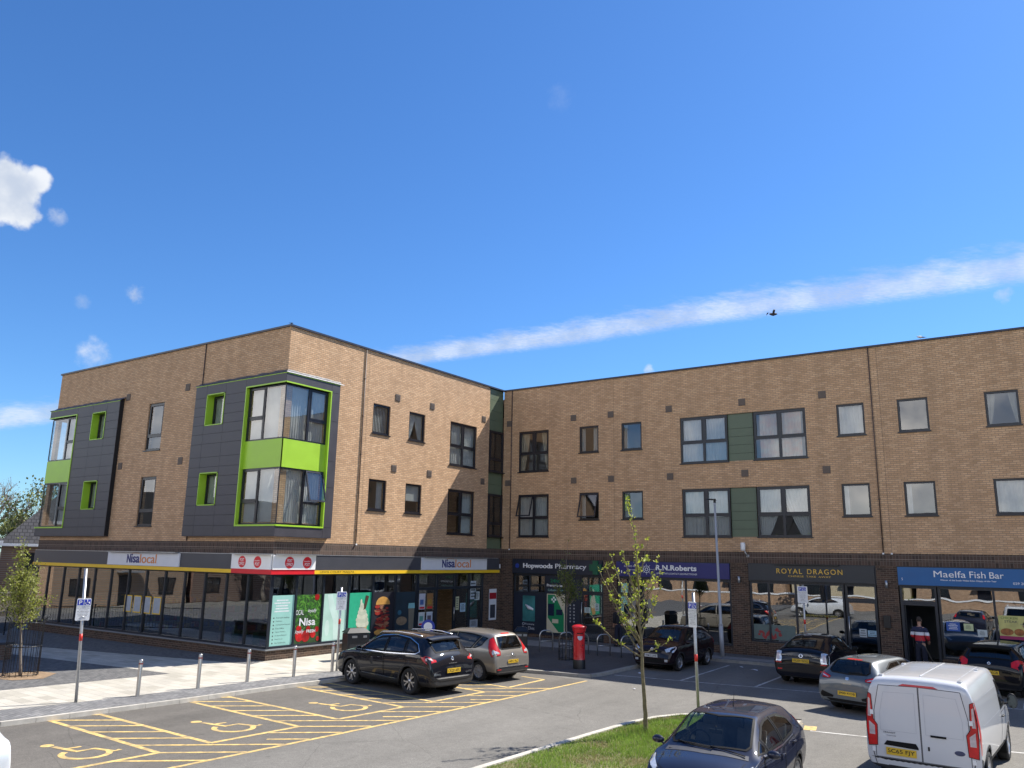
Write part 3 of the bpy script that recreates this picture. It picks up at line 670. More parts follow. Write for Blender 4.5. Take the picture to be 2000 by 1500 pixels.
# ---- ground floor: brown brick plinths and piers
for F_, a, b, z1, o in [('A', -17.2, 0, .34, 0.0), ('B', .3005, 8.1, .34, 0), ('B', 12.93, VC, BB, 0), ('E', .3005, 14, BB, 0)]+[('C', p, q, BB, 0) for p, q in ((.004, .71), (5.83, 6.52), (11.9, 12.66), (17.62, 18.36), (23.9, 24.6), (29.8, 36))]+[('C', .71, 4.55, .14, -.004), ('C', 7.7, 11.9, .30, -.004), ('C', 12.66, 16.4, .55, -.004), ('C', 19.65, 23.9, .42, -.004)]:
    mb = MB(); fbox(mb, F_, a, b, -.12, z1, -.3, o); mb.build('brick_pier' if z1 == BB else 'brick_plinth', BROWN, bld)
mb = MB()
fbox(mb, 'A', -17.2, .06, .34, .385, -.2, .06); fbox(mb, 'B', .2005, 8.1, .34, .385, -.2, .06)
mb.build('window_ledge', pm('grey_sill', (.20, .21, .22), .4), bld)
# shop interior surfaces
mb = MB()
mb.box(-16.8, -8.0, 7.9, 8.0, 0, 3.72); mb.box(-8.0, -7.9, 7.9, 13.9, 0, 3.72); mb.box(.31, 35.6, 18.6, 18.7, 0, 3.72)
for s in (6.1, 12.2, 17.9, 24.2): mb.box(s, s+.12, 14.66, 18.6, 0, 3.72)
mb.build('shop_wall', SHOPIN, bld)
mb = MB(); mb.box(-16.88, -.31, .31, 13.97, -.05, .05); mb.box(.3, 35.6, 14.66, 18.6, -.05, .02); mb.build('shop_floor', pm('shop_floor_tiles', (.16, .15, .14), .4, .1, 3), bld)
# shelves with goods, and strip lamps inside the convenience shop
goods = [pm('goods_%s' % n, c, .5, .3, 12) for n, c in (('red', (.4, .04, .03)), ('yellow', (.5, .35, .03)), ('green', (.05, .2, .05)), ('blue', (.04, .08, .3)), ('white', (.5, .5, .48)), ('brown', (.15, .08, .04)))]
for sx in (-14.5, -11.2, -4.6):
    mb = MB(); mb.box(sx, sx+.06, 1.6, 6.5, .05, 1.75, 6)
    for k in range(4):
        z = .2+.38*k; mb.box(sx-.4, sx+.46, 1.6, 6.5, z, z+.03, 6)
        for side in (-.36, .10):
            y = 1.62
            while y < 6.3:
                wd = random.uniform(.08, .28); mb.box(sx+side, sx+side+.26, y, y+wd-.01, z+.031, z+.03+random.uniform(.16, .3), random.randrange(6)); y += wd
    mb.build('shop_shelving', goods+[pm('shelf_grey', (.3, .3, .3), .5)], label='grocery shelving seen through the shop window' + {-14.5: ', farthest from the corner', -11.2: ', in the middle of the shop', -4.6: ', nearest the corner'}[sx], cat='shelving', group='grocery shelving')
LAMP = emit('strip_lamp', (1, .97, .9), 3.0)
k = 0
for (x0, x1, y0, y1) in ((-1.5, -1.42, 2.6, 3.9), (-1.5, -1.42, 4.9, 6.2), (-1.5, -1.42, 7.2, 8.5), (-1.5, -1.42, 9.5, 10.8), (-14, -12.6, 1.4, 1.48), (-9.5, -8.1, 1.4, 1.48)):
    mb = MB(); mb.box(x0, x1, y0, y1, 3.05, 3.09); mb.build('strip_lamp', LAMP, bld)

# ---- convenience shop glazing on both sides of the corner
MUA = [-17.14, -16.02, -14.6, -13.27, -11.93, -10.6, -9.25, -7.92, -6.6, -5.27, -3.95, -2.63, -1.36, -.04]
mb = MB()
fbox(mb, 'A', -17.2, 0.0, .385, .47, -.13, -.03); fbox(mb, 'A', -17.2, 0, 2.93, 3.0, -.13, -.03)
for s in MUA: fbox(mb, 'A', s-.035, s+.035, .47, 2.93, -.13, -.03)
sfa = mb.build('shop_window', SHOPF, bld); g = MB(); fbox(g, 'A', -17.15, -.06, .47, 2.93, -.082, -.08); g.build('pane', SGLASS, sfa)
MUB = [.04, 1.25, 2.59, 3.94, 5.30, 6.67, 8.03]
mb = MB()
fbox(mb, 'B', .075, 8.1, .385, .47, -.13, -.03); fbox(mb, 'B', .075, 8.1, 2.93, 3.0, -.13, -.03)
for s in MUB[1:]: fbox(mb, 'B', s-.04, s+.04, .47, 2.93, -.13, -.03)
sfb = mb.build('shop_window', SHOPF, bld); g = MB(); fbox(g, 'B', .08, 8.0, .47, 2.93, -.082, -.08); g.build('pane', SGLASS, sfb)
mb = MB()
for s in (8.10, 9.40, 10.72, 11.84, 12.88): fbox(mb, 'B', s-.045, s+.045, .05, 2.99, -.14, -.02)
fbox(mb, 'B', 8.14, 12.84, 2.25, 2.37, -.135, -.025); fbox(mb, 'B', 8.14, 9.36, .05, .3, -.135, -.025); fbox(mb, 'B', 10.77, 12.84, .05, .22, -.135, -.025); fbox(mb, 'B', 8.14, 12.84, 2.93, 3.0, -.135, -.025)
dfr = mb.build('entrance_screen', SHOPF, bld); g = MB(); fbox(g, 'B', 8.14, 9.36, .3, 2.25, -.082, -.08); fbox(g, 'B', 8.14, 12.84, 2.37, 2.93, -.082, -.08); fbox(g, 'B', 10.77, 12.84, .22, 2.25, -.082, -.08); g.build('pane', SGLASS, dfr)
mb = MB(); mb.tube([FP('B', 10.62, .85, .03), FP('B', 10.62, 1.45, .03)], .018, 8); mb.build('door_handle', STEEL, dfr)
mb = MB(); fbox(mb, 'A', -.04, .0, .385, 3.0, -.04, .0); fbox(mb, 'B', .001, .04, .385, 3.0, -.04, .0015); mb.build('corner_post', SHOPF, bld)
# ------------------------------------------------------------------ convenience shop fascia and signs
def sign(name, label, F, s0, s1, z0, z1, off, th, mat, cat='shop sign', group=None):
    c = FP(F, (s0+s1)/2, z0, off)
    t = thing(name, label, cat, c, group=group)
    mb = MB(); fbox(mb, F, s0, s1, z0, z1, off, off+th); mb.build('sign_board', mat, t)
    return t
t = thing('fascia', 'long charcoal fascia with a yellow lower edge wrapping the corner above the convenience shop windows', 'fascia', (0, 0, 3.0))
mb = MB(); fbox(mb, 'A', -17.2, .13, 3.0, 3.675, .0, .13); fbox(mb, 'B', .0, 14.02, 3.0, 3.675, .021, .131); mb.build('fascia_board', NISAGREY, t)
mb = MB(); fbox(mb, 'A', -17.2, -2.14, 2.985, 3.12, .131, .155); fbox(mb, 'B', 1.88, 14.02, 2.985, 3.12, .132, .156); mb.build('yellow_strip', YELLOW, t)
mb = MB(); fbox(mb, 'A', -2.14, .155, 2.98, 3.15, .132, .158); fbox(mb, 'B', -.157, 1.88, 2.98, 3.15, .132, .158); mb.build('red_strip', RED, t)
fl('LEWIS COURT MAELFA', 'B', 2.15, 3.95, 3.02, 3.10, .156, BLACK, t, th=.003)
mb = MB(); fbox(mb, 'B', 2.0, 13.9, 3.675, 3.70, .05, .15); fbox(mb, 'A', -17.1, -.2, 3.676, 3.70, .05, .15); mb.build('fascia_trim', GALV, t)
def nisa(F, s0, s1, where):
    t = sign('shop_sign', 'white sign with navy and orange letters, '+where, F, s0, s1, 3.13, 3.66, .135, .045, OFFW, group='white shop name signs')
    L_ = s1-s0; a = s0+L_*.29
    o = .181
    fl('N', F, a, a+.27, 3.235, 3.585, o, NAVY, t, bold=.022); fl('isa', F, a+.31, a+.93, 3.235, 3.60, o, NAVY, t, bold=.018)
    fl('local', F, a+.97, a+2.15, 3.235, 3.60, o, ORANGE, t, bold=.002)
    mb = MB(); pts = [(a+.33+.055*i, 3.615+.03*math.sin(i*math.pi/10)) for i in range(11)]
    fpoly(mb, F, [(p[0], p[1]) for p in pts]+[(p[0], p[1]-.014) for p in reversed(pts)], o, o+.01); mb.build('swoosh', ORANGE, t)
    mb = MB(); fbox(mb, F, s0+.12, s1-.1, 3.67, 3.705, .17, .33)
    for s in (s0+.3, (s0+s1)/2, s1-.3): mb.tube([FP(F, s, 3.69, .1), FP(F, s, 3.69, .3)], .012, 6)
    mb.build('trough_light', GALV, t)
nisa('A', -10.65, -5.43, 'on the shaded long side'); nisa('B', 8.03, 12.9, 'above the shop entrance')
def postoffice(F, s0, s1, c1, c2, where):
    t = sign('post_office_sign', 'white post office sign with two red discs, '+where, F, s0, s1, 3.15, 3.675, .135, .045, WHITE, group='post office signs')
    for c, (l1, l2) in ((c1, ('POST', 'OFFICE')), (c2, ('Swyddfa\'r', 'POST'))):
        mb = MB(); fpoly(mb, F, disc((c, 3.405), .21), .181, .19); d = mb.build('red_disc', RED, t)
        fl(l1, F, c-.12 if l1 == 'POST' else c-.16, c+.12 if l1 == 'POST' else c+.16, 3.42, 3.42+(.11 if l1 == 'POST' else .06), .1905, WHITE, d, th=.003, bold=.012, shear=.15)
        fl(l2, F, c-.15 if l2 == 'OFFICE' else c-.13, c+.15 if l2 == 'OFFICE' else c+.13, 3.28, 3.39, .1905, WHITE, d, th=.003, bold=.012, shear=.15)
    mb = MB(); fbox(mb, F, s0+.1, s1+.15, 3.68, 3.71, .19, .36); mb.build('trough_light', GALV, t)
postoffice('A', -2.14, .12, -1.50, -.62, 'on the shaded side of the corner'); postoffice('B', -.13, 1.88, .62, 1.46, 'on the sunlit side of the corner')

# window graphics
def poster(name, label, F, s0, s1, z0, z1, off=-.075, mat=OFFW, cat='poster', group=None):
    t = thing(name, label, cat, FP(F, (s0+s1)/2, z0, off), group=group)
    mb = MB(); fbox(mb, F, s0, s1, z0, z1, off-.003, off); mb.build('sheet', mat, t); return t
INK = pm('printed_ink', (.05, .06, .06), .6)
def textblock(F, s0, s1, z0, z1, n, off, mat, parent, h=.5, seed=1):
    """rows of short strokes too small to read in the photograph"""
    rnd = random.Random(seed); mb = MB(); st = (z1-z0)/n
    for k in range(n):
        z = z1-st*(k+.75); wd = (s1-s0)*rnd.uniform(.6, 1.0); c = (s0+s1)/2; s = c-wd/2
        while s < c+wd/2-.01:
            l = rnd.uniform(.02, .07)*max(.4, (s1-s0)); fbox(mb, F, s, min(s+l, c+wd/2), z, z+st*h, off, off+.0015); s += l+.015*max(.4, (s1-s0))
    return mb.build('lettering', mat, parent)
V0 = .47
t = poster('window_vinyl', 'pale teal window graphic listing the shop services beside the building corner', 'B', .09, 1.20, V0, 2.23, mat=TEAL, cat='window graphic')
for k, tx in enumerate(('Free cash machine', 'PayPoint', 'Contactless Payment', 'Post Office', 'Home Delivery', 'In-store Bakery', 'Food to go', 'Hot Food to Go')):
    z = 1.42-.125*k; fl(tx, 'B', .42, .42+.035*len(tx), z, z+.05, -.075, INK, t, th=.002)
    mb = MB(); fpoly(mb, 'B', disc((.31, z+.02), .028, n=10), -.075, -.073); mb.build('icon', INK, t)
textblock('B', .25, 1.05, 1.62, 2.1, 5, -.075, OFFW, t)
t = poster('window_vinyl', 'window graphic of green salad leaves and red peppers with white lettering reading local and fresh', 'B', 1.30, 2.54, V0, 2.23, mat=pm('dark_green_print', (.02, .055, .015), .5, .3, 6), cat='window graphic')
mb = MB(); rnd = random.Random(4)
for i in range(420):
    a, z = rnd.uniform(1.32, 2.5), rnd.uniform(1.0, 2.2)
    if z < 1.6 and a < 2.1 and rnd.random() < .75: continue
    an = rnd.uniform(0, 6.28); l, w_ = rnd.uniform(.05, .16), rnd.uniform(.008, .03)
    ps = [(a-l*math.cos(an), z-l*math.sin(an)), (a+w_*math.sin(an), z-w_*math.cos(an)), (a+l*math.cos(an), z+l*math.sin(an)), (a-w_*math.sin(an), z+w_*math.cos(an))]
    ps = [(min(2.53, max(1.31, p[0])), min(2.22, max(.5, p[1]))) for p in ps]
    mb.quad(*[FP('B', *p, -.0745+.00002*i) for p in ps], m=rnd.randrange(3))
mb.build('salad_leaves', [pm('leaf_print_a', (.04, .17, .015), .5), pm('leaf_print_b', (.10, .28, .03), .5), pm('leaf_print_c', (.02, .09, .01), .5)], t)
mb = MB()
for i, (a, z, r) in enumerate(((1.55, .75, .2), (1.85, .72, .2), (2.2, .78, .13), (2.38, .95, .1), (1.5, 1.0, .12), (2.3, 2.13, .12), (2.45, .6, .08), (1.95, .98, .1))):
    fpoly(mb, 'B', [(min(2.53, p[0]), min(2.225, p[1])) for p in disc((a, z), r, r*1.05, 14)], -.0745, -.066+.0004*i, i % 2)
mb.build('red_peppers', [pm('pepper_print', (.42, .01, .012), .35, .4, 5), pm('tomato_print', (.30, .008, .01), .35, .4, 5)], t)
fl('OCAL', 'B', 1.31, 1.68, 1.50, 1.68, -.063, OFFW, t, th=.002); fl('loyally', 'B', 1.88, 2.32, 1.54, 1.70, -.063, OFFW, t, th=.002, shear=.4)
fl('Nisa', 'B', 1.50, 2.28, 1.10, 1.38, -.063, OFFW, t, th=.002, bold=.02); fl('loyally', 'B', 1.32, 1.75, .80, .97, -.063, OFFW, t, th=.002, shear=.4); fl('FRESH', 'B', 1.87, 2.30, .84, .95, -.063, OFFW, t, th=.002, bold=.015)
t = poster('window_vinyl', 'very pale green window graphic between the salad and ice cream pictures', 'B', 2.64, 3.89, V0, 2.23, mat=pm('pale_mint_print', (.40, .60, .52), .5, .12, 1.5), cat='window graphic')
mb = MB(); fpoly(mb, 'B', [(3.25, .5), (3.2, 1.2), (2.95, 1.7), (2.85, 2.2), (3.1, 2.2), (3.2, 1.9), (3.45, 1.4), (3.6, .5)], -.0745, -.0735); fpoly(mb, 'B', disc((2.9, .95), .12, .3, 16), -.0745, -.0732); mb.build('milky_shape', pm('milk_print', (.50, .66, .60), .5, .1, 2), t)
t = poster('window_vinyl', 'bright green window graphic of a whipped ice cream cone with a chocolate flake', 'B', 3.99, 5.25, V0, 2.23, mat=pm('jade_print', (.02, .36, .20), .5), cat='window graphic')
mb = MB(); fpoly(mb, 'B', [(4.5, .92), (4.62, .5), (4.95, .5), (5.1, .98)], -.0745, -.072); mb.build('cone', pm('cone_print', (.50, .30, .11), .5, .3, 20), t)
mb = MB(); sw = [(4.80, 1.02, .36, .17), (4.77, 1.17, .35, .15), (4.78, 1.32, .30, .14), (4.76, 1.46, .25, .13), (4.75, 1.59, .18, .12), (4.72, 1.72, .11, .12), (4.68, 1.86, .05, .12)]
for i, (a, z, rx, rz) in enumerate(sw): fpoly(mb, 'B', [(min(5.24, p[0]), p[1]) for p in disc((a, z), rx, rz, 22)], -.0745, -.0705+.0006*i, i % 2)
mb.build('whipped_ice_cream', [pm('cream_print_a', (.52, .54, .42), .5), pm('cream_print_b', (.44, .48, .37), .5)], t)
mb = MB(); fpoly(mb, 'B', [(4.82, 1.55), (4.95, 1.60), (5.10, 2.08), (4.93, 2.12)], -.0745, -.064); mb.build('chocolate_flake', pm('flake_print', (.055, .022, .012), .6, .3, 20), t)
t = poster('window_vinyl', 'dark window graphic of a tall filled breakfast bun next to the ice cream picture', 'B', 5.36, 6.62, V0, 2.23, mat=pm('black_print', (.012, .012, .02), .5), cat='window graphic')
mb = MB(); fpoly(mb, 'B', [p for p in disc((5.95, 1.72), .42, .32, 20, 0, 180)], -.0745, -.068); fpoly(mb, 'B', disc((5.95, .62), .46, .13, 16), -.0745, -.068); mb.build('bun', pm('bun_print', (.50, .26, .06), .5, .25, 3), t)
mb = MB(); rnd = random.Random(9)
for i in range(46):
    a, z = 5.95+rnd.uniform(-.33, .33), rnd.uniform(.75, 1.68)
    fpoly(mb, 'B', disc((a, z), rnd.uniform(.08, .2), rnd.uniform(.03, .07), 12), -.0745, -.067+.0001*i, rnd.randrange(3))
mb.build('filling', [pm('bacon_print', (.20, .02, .015), .45), pm('sauce_print', (.30, .03, .02), .4), pm('sausage_print', (.28, .13, .07), .5)], t)
t = poster('window_vinyl', 'dark window graphic of a pale takeaway coffee cup and food next to the shop entrance', 'B', 6.73, 7.98, V0, 2.2, mat=pm('coffee_print', (.014, .03, .045), .5, .3, 2), cat='window graphic')
mb = MB(); fpoly(mb, 'B', [(7.62, .6), (7.9, .6), (7.95, 1.5), (7.57, 1.5)], -.0745, -.070, 0); fpoly(mb, 'B', [(7.54, 1.5), (7.97, 1.5), (7.95, 1.72), (7.57, 1.72)], -.0745, -.069, 1); mb.build('coffee_cup', [pm('cup_print', (.18, .16, .12), .5), pm('lid_print', (.22, .46, .48), .5)], t)
mb = MB(); fpoly(mb, 'B', disc((7.15, 1.0), .34, .18, 18), -.0745, -.072, 0); fpoly(mb, 'B', disc((7.0, 1.35), .12, .1, 14), -.0745, -.071, 1); mb.build('food', [pm('bread_print', (.22, .16, .10), .5, .3, 6), pm('berry_print', (.03, .12, .18), .5)], t)
for i, (a, b, c, d, lb, hue) in enumerate(((8.25, 8.66, 1.42, 2.1, 'upper left', (.5, .5, .55)), (8.78, 9.2, 1.42, 2.1, 'upper right', (.28, .14, .05)), (8.25, 8.66, .72, 1.3, 'lower left', (.55, .58, .58)), (8.78, 9.2, .72, 1.3, 'lower right', (.5, .55, .6)))):
    t = poster('offer_poster', '%s of four small offer posters left of the shop entrance' % lb, 'B', a, b, c, d, off=-.076, mat=pm('poster_print_%d' % i, hue, .5, .1, 4), group='offer posters by the entrance')
    mb = MB(); fbox(mb, 'B', a+.04, b-.04, c+.03, c+.11, -.076, -.074); mb.build('red_strip', RED, t); 
    mb = MB(); fbox(mb, 'B', a+.07, b-.1, c+.2, c+.42, -.076, -.0742); mb.build('picture', pm('picture_ink_%d' % i, ((.06, .12, .3), (.35, .2, .03), (.1, .3, .25), (.1, .08, .1))[i], .5, .4, 14), t)
for i, (a, b, c, d, lb) in enumerate(((10.85, 11.1, 1.3, 1.9, 'pale yellow'), (11.2, 11.6, 1.2, 1.6, 'light blue'), (11.95, 12.4, 1.75, 2.6, 'white'), (12.3, 12.7, 1.7, 2.1, 'pale grey'), (11.98, 12.6, .45, .8, 'white lettered'))):
    t = poster('notice', lb+' paper notice on the shop entrance glass'+('' if i < 2 else ', '+('the tall one' if i == 2 else 'overlapping the tall white one' if i == 3 else 'near the floor')), 'B', a, b, c, d, off=-.076, mat=pm('notice_paper_%d' % i, ((.5, .5, .3), (.35, .5, .6), (.42, .48, .52), (.45, .5, .5), (.3, .33, .36))[i], .6), cat='notice')
    textblock('B', a+.04, b-.04, c+.05, d-.05, 5, -.076, INK, t, seed=i)
t = thing('flag_sign', 'small round blue and white flag sign standing up in front of the entrance', 'sign', (2.58, 5.77, 0))
mb = MB(); mb.tube([(2.58, 5.77, 0), (2.58, 5.77, .8)], .02, 8); mb.lathe([(.0, 0), (.25, 0), (.27, .04), (0, .06)], (2.58, 5.77, 0), 20); mb.build('stand', BLACK, t)
nn = Vector((.6, -.8, 0)); Mx = Matrix.Translation((2.58, 5.77, 1.0)) @ nn.to_track_quat('Z', 'Y').to_matrix().to_4x4()
mb = MB(); mb.lathe([(0, -.02), (.27, -.02), (.27, .02), (0, .02)], n=28, M=Mx, sm=False); mb.build('disc', pm('sign_blue', (.01, .03, .28), .4), t)
mb = MB(); mb.lathe([(0, .021), (.17, .021), (.17, .026), (0, .026)], n=24, M=Mx, sm=False); mb.build('emblem', OFFW, t)
t = poster('wall_notice_case', 'tall white framed notice case with a red header on the dark brick wall', 'B', 13.37, 13.98, .72, 2.2, off=.03, mat=OFFW, cat='notice case')
mb = MB(); fbox(mb, 'B', 13.37, 13.98, .72, 2.2, .0, .026); mb.build('case', GALV, t)
mb = MB(); fbox(mb, 'B', 13.39, 13.96, 1.72, 2.02, .03, .034); mb.build('red_panel', pm('deep_red', (.32, .01, .02), .5), t)
mb = MB(); fbox(mb, 'B', 13.46, 13.88, .82, 1.45, .03, .035); mb.build('display', pm('dark_display', (.05, .055, .07), .2), t)
t = thing('alarm_box', 'small white alarm box at the right-hand end of the fascia', 'alarm box', FP('B', 14.1, 3.2, .02)); mb = MB(); fbox(mb, 'B', 14.04, 14.2, 3.2, 3.4, .003, .08); mb.build('case', WHITE, t, bevel=.01)
for k, s in enumerate((-9.12, -8.42, -7.72, -7.02)):
    n = ('leftmost', 'second from the left', 'third from the left', 'rightmost')[k]
    t = poster('framed_notice', 'blank notice in a yellow frame on the shaded shop window, '+n, 'A', s-.27, s+.27, 1.22, 1.9, off=-.07, mat=YELLOW, cat='notice', group='yellow framed notices')
    mb = MB(); fbox(mb, 'A', s-.235, s+.235, 1.26, 1.86, -.07, -.066); mb.build('paper', pm('notice_grey', (.36, .39, .43), .6), t)
t = thing('promotional_display', 'low display of red and white boxes behind the shaded shop window near the corner', 'display', (-2.8, 1.2, .05))
mb = MB()
for k in range(9): mb.box(-4.0+k*.42, -3.65+k*.42, .9, 1.4, .05, .55+.25*((k*7) % 3)/2, k % 3)
mb.build('boxes', goods[:1]+[OFFW, goods[2]], t)

# ------------------------------------------------------------------ the row of shops on the long side
def shop_sign(label, s0, s1, mat, z0=3.0, z1=3.65): return sign('shop_sign', label, 'C', s0, s1, z0, z1, .005, .075, mat)
def glazed(s0, s1, z0, z1, mull, name='shop_window', door=None, mat=SHOPF, glass=SGLASS):
    mb = MB(); frame_rect(mb, 'C', s0, s1, z0, z1, .07, -.16, -.05)
    for s in mull: fbox(mb, 'C', s-.035, s+.035, z0+.07, z1-.07, -.16, -.05)
    o = mb.build(name, mat, bld); g = MB(); fbox(g, 'C', s0+.05, s1-.05, z0+.05, z1-.05, -.104, -.10); g.build('pane', glass, o); return o
def cdoor(s0, s1, z1, label=None, handle='L', glass=SGLASS, top=2.95):
    mb = MB(); frame_rect(mb, 'C', s0, s1, -.02, z1, .10, -.17, -.045); frame_rect(mb, 'C', s0, s1, z1+.003, top, .07, -.165, -.05)
    d = mb.build('door', SHOPF, bld); g = MB(); fbox(g, 'C', s0+.09, s1-.09, .07, z1-.09, -.104, -.10); fbox(g, 'C', s0+.05, s1-.05, z1+.05, top-.04, -.104, -.10); g.build('pane', glass, d)
    hs = s0+.10 if handle == 'L' else s1-.10
    mb = MB(); mb.tube([FP('C', hs, .75, .06), FP('C', hs, 1.75, .06)], .016, 8); mb.tube([FP('C', hs, .78, .06), FP('C', hs, .78, -.05)], .012, 6); mb.tube([FP('C', hs, 1.72, .06), FP('C', hs, 1.72, -.05)], .012, 6); mb.build('door_handle', STEEL, d)
    return d
mb = MB(); 
for a, b in ((.71, 5.83), (6.52, 11.9), (12.66, 17.62), (18.36, 23.9), (24.6, 29.8)): fbox(mb, 'C', a, b, 2.952, BB, -.28, .0)
mb.build('lintel_panel', SHOPF, bld)
# pharmacy
t = shop_sign('dark navy pharmacy sign with white letters and a green cross', .76, 5.80, PHARM)
fl('Hopwoods', 'C', 1.42, 3.12, 3.19, 3.48, .08, WHITE, t, bold=.02, th=.03); fl('Pharmacy', 'C', 3.28, 4.98, 3.19, 3.48, .08, WHITE, t, th=.03)
mb = MB(); fbox(mb, 'C', 5.36, 5.62, 3.03, 3.66, .08, .17); fbox(mb, 'C', 5.18, 5.36, 3.20, 3.49, .08, .17); fbox(mb, 'C', 5.62, 5.80, 3.20, 3.49, .08, .17); mb.build('green_cross', CROSSG, t)
mb = MB(); fpoly(mb, 'C', disc((1.05, 3.35), .11), .08, .085); mb.build('emblem', pm('emblem_blue', (.02, .05, .3), .4), t)
glazed(.78, 2.66, 2.05, 2.94, [1.7])
mb = MB(); fbox(mb, 'C', .78, 2.66, .15, 2.05, -.14, -.06); pn = mb.build('shopfront_panel', PHARM, bld)
t = poster('window_display', 'upright glossy teal display window in the dark panel left of the prescriptions machine', 'C', 1.33, 2.04, .72, 1.92, off=-.052, mat=pm('display_teal', (.05, .20, .20), .15, .5, 1.2), cat='display')
mb = MB(); mb.tube([FP('C', 1.5, 1.5, -.048), FP('C', 1.7, 1.35, -.048), FP('C', 1.95, 1.28, -.048)], [.03, .09, .04], 8); mb.build('picture', OFFW, t)
t = thing('panel_lettering', 'small white lettering reading Footcare Pain Clinic low on the pharmacy panel', 'lettering', FP('C', 1.7, .3, -.05))
fl('Footcare', 'C', 1.5, 2.0, .55, .63, -.059, OFFW, t, th=.004); fl('Pain Clinic', 'C', 1.32, 2.02, .33, .47, -.059, OFFW, t, th=.004)
mb = MB(); mb.tube([FP('C', 1.38+.06*math.cos(x), .59+.06*math.sin(x), -.055) for x in [i*.628 for i in range(11)]], .008, 5); mb.build('ring', OFFW, t)
mb = MB(); fbox(mb, 'C', 2.66, 4.58, .05, 2.94, -.15, -.055); mb.build('shopfront_panel', PHARM, bld)
t = thing('prescription_machine', 'green and cream prescription collection machine under its 24hr heading in the pharmacy front', 'vending machine', FP('C', 3.22, .3, 0))
mb = MB(); fbox(mb, 'C', 2.74, 3.74, .28, 2.06, -.055, -.02); mb.build('case', CREAM, t)
mb = MB(); fpoly(mb, 'C', [(2.80, 2.02), (3.2, 2.02), (3.7, 1.15), (3.7, .32), (3.4, .32), (2.80, .95)], -.02, -.012); mb.build('green_band', GREEN, t)
mb = MB(); fbox(mb, 'C', 2.82, 3.16, 1.05, 1.6, -.012, -.005); fbox(mb, 'C', 3.28, 3.62, 1.1, 1.35, -.012, -.005); mb.build('screen', pm('machine_screen', (.01, .02, .05), .15), t)
mb = MB(); fbox(mb, 'C', 3.06, 3.4, .72, .90, -.012, -.003); mb.build('hatch', CREAM, t)
mb = MB()
for k in range(4):
    a = R(45*k*2); fbox(mb, 'C', 3.14+.09*math.cos(a)-.045, 3.14+.09*math.cos(a)+.045, 1.8+.09*math.sin(a)-.045, 1.8+.09*math.sin(a)+.045, -.012, -.006)
mb.build('cross_symbol', WHITE, t)
fl('24hr', 'C', 2.92, 3.45, 2.60, 2.76, -.054, GREEN, t, th=.006); fl('Prescriptions', 'C', 2.72, 3.76, 2.36, 2.52, -.054, WHITE, t, th=.006, bold=.01); fl('Collection Point', 'C', 2.78, 3.70, 2.19, 2.29, -.054, TEAL, t, th=.006)
t = thing('panel_symbols', 'two columns of tiny white symbols on the dark panel beside the pharmacy door', 'symbols', FP('C', 4.2, .9, -.05)); mb = MB()
for k in range(6):
    fbox(mb, 'C', 4.0, 4.06, .8+.15*k, .87+.15*k, -.054, -.05); fbox(mb, 'C', 4.2, 4.27, .8+.15*k, .87+.15*k, -.054, -.05)
mb.build('symbols', pm('symbol_white', (.35, .36, .38), .5), t)
d = cdoor(4.60, 5.80, 2.18)
for (a, b, c, e, lb) in ((4.78, 5.10, 1.28, 1.52, 'lower left white'), (5.34, 5.56, 1.38, 1.72, 'upper right pale green')):
    t = poster('notice', lb+' paper notice on the pharmacy door glass', 'C', a, b, c, e, off=-.09, mat=pm('paper_'+lb[:5].strip(), (.42, .52, .50), .6), cat='notice'); textblock('C', a+.03, b-.03, c+.03, e-.03, 4, -.09, INK, t)
for a, b, c in ((4.7, 5.02, 0), (5.2, 5.6, 1)):
    t = poster('hanging_banner', ('narrow pale hanging poster at the left' if c == 0 else 'wider teal and white hanging poster at the right')+' of the glass over the pharmacy door', 'C', a, b, 2.35, 2.85, off=-.125, mat=pm('banner_%d' % c, (.45, .5, .5) if c == 0 else (.25, .42, .42), .6, .3, 5), cat='poster')
# optician
t = shop_sign('royal blue optician sign with white letters and a wheel emblem', 6.55, 11.87, ROYALB)
fl('R.N.Roberts', 'C', 8.52, 10.42, 3.30, 3.53, .08, WHITE, t, bold=.028, th=.02, sp=1.05); fl('OPTOMETRIST & CONTACT LENS PRACTITIONER', 'C', 8.54, 10.44, 3.13, 3.20, .08, WHITE, t, th=.004)
mb = MB(); cx, cz = 8.06, 3.33
mb.tube([FP('C', cx+.15*math.cos(R(15*i)), cz+.15*math.sin(R(15*i)), .085) for i in range(25)], .013, 5)
mb.tube([FP('C', cx+.06*math.cos(R(30*i)), cz+.06*math.sin(R(30*i)), .085) for i in range(13)], .016, 5)
for i in range(8): mb.tube([FP('C', cx+.05*math.cos(R(45*i)), cz+.05*math.sin(R(45*i)), .085), FP('C', cx+.24*math.cos(R(45*i)), cz+.24*math.sin(R(45*i)), .085)], .008, 5)
mb.tube([FP('C', 8.3, cz, .085), FP('C', 8.5, cz, .085)], .007, 5); mb.build('wheel_emblem', WHITE, t)
fl('029 2073 3003', 'C', 6.95, 7.6, 3.42, 3.49, .08, WHITE, t, th=.004); fl('1', 'C', 6.8, 6.84, 3.14, 3.26, .08, WHITE, t, th=.004); fl('Eyecare', 'C', 7.1, 7.6, 3.26, 3.33, .08, WHITE, t, th=.004)
glazed(7.75, 11.88, .30, 2.95, [9.84]); cdoor(6.56, 7.70, 2.2)
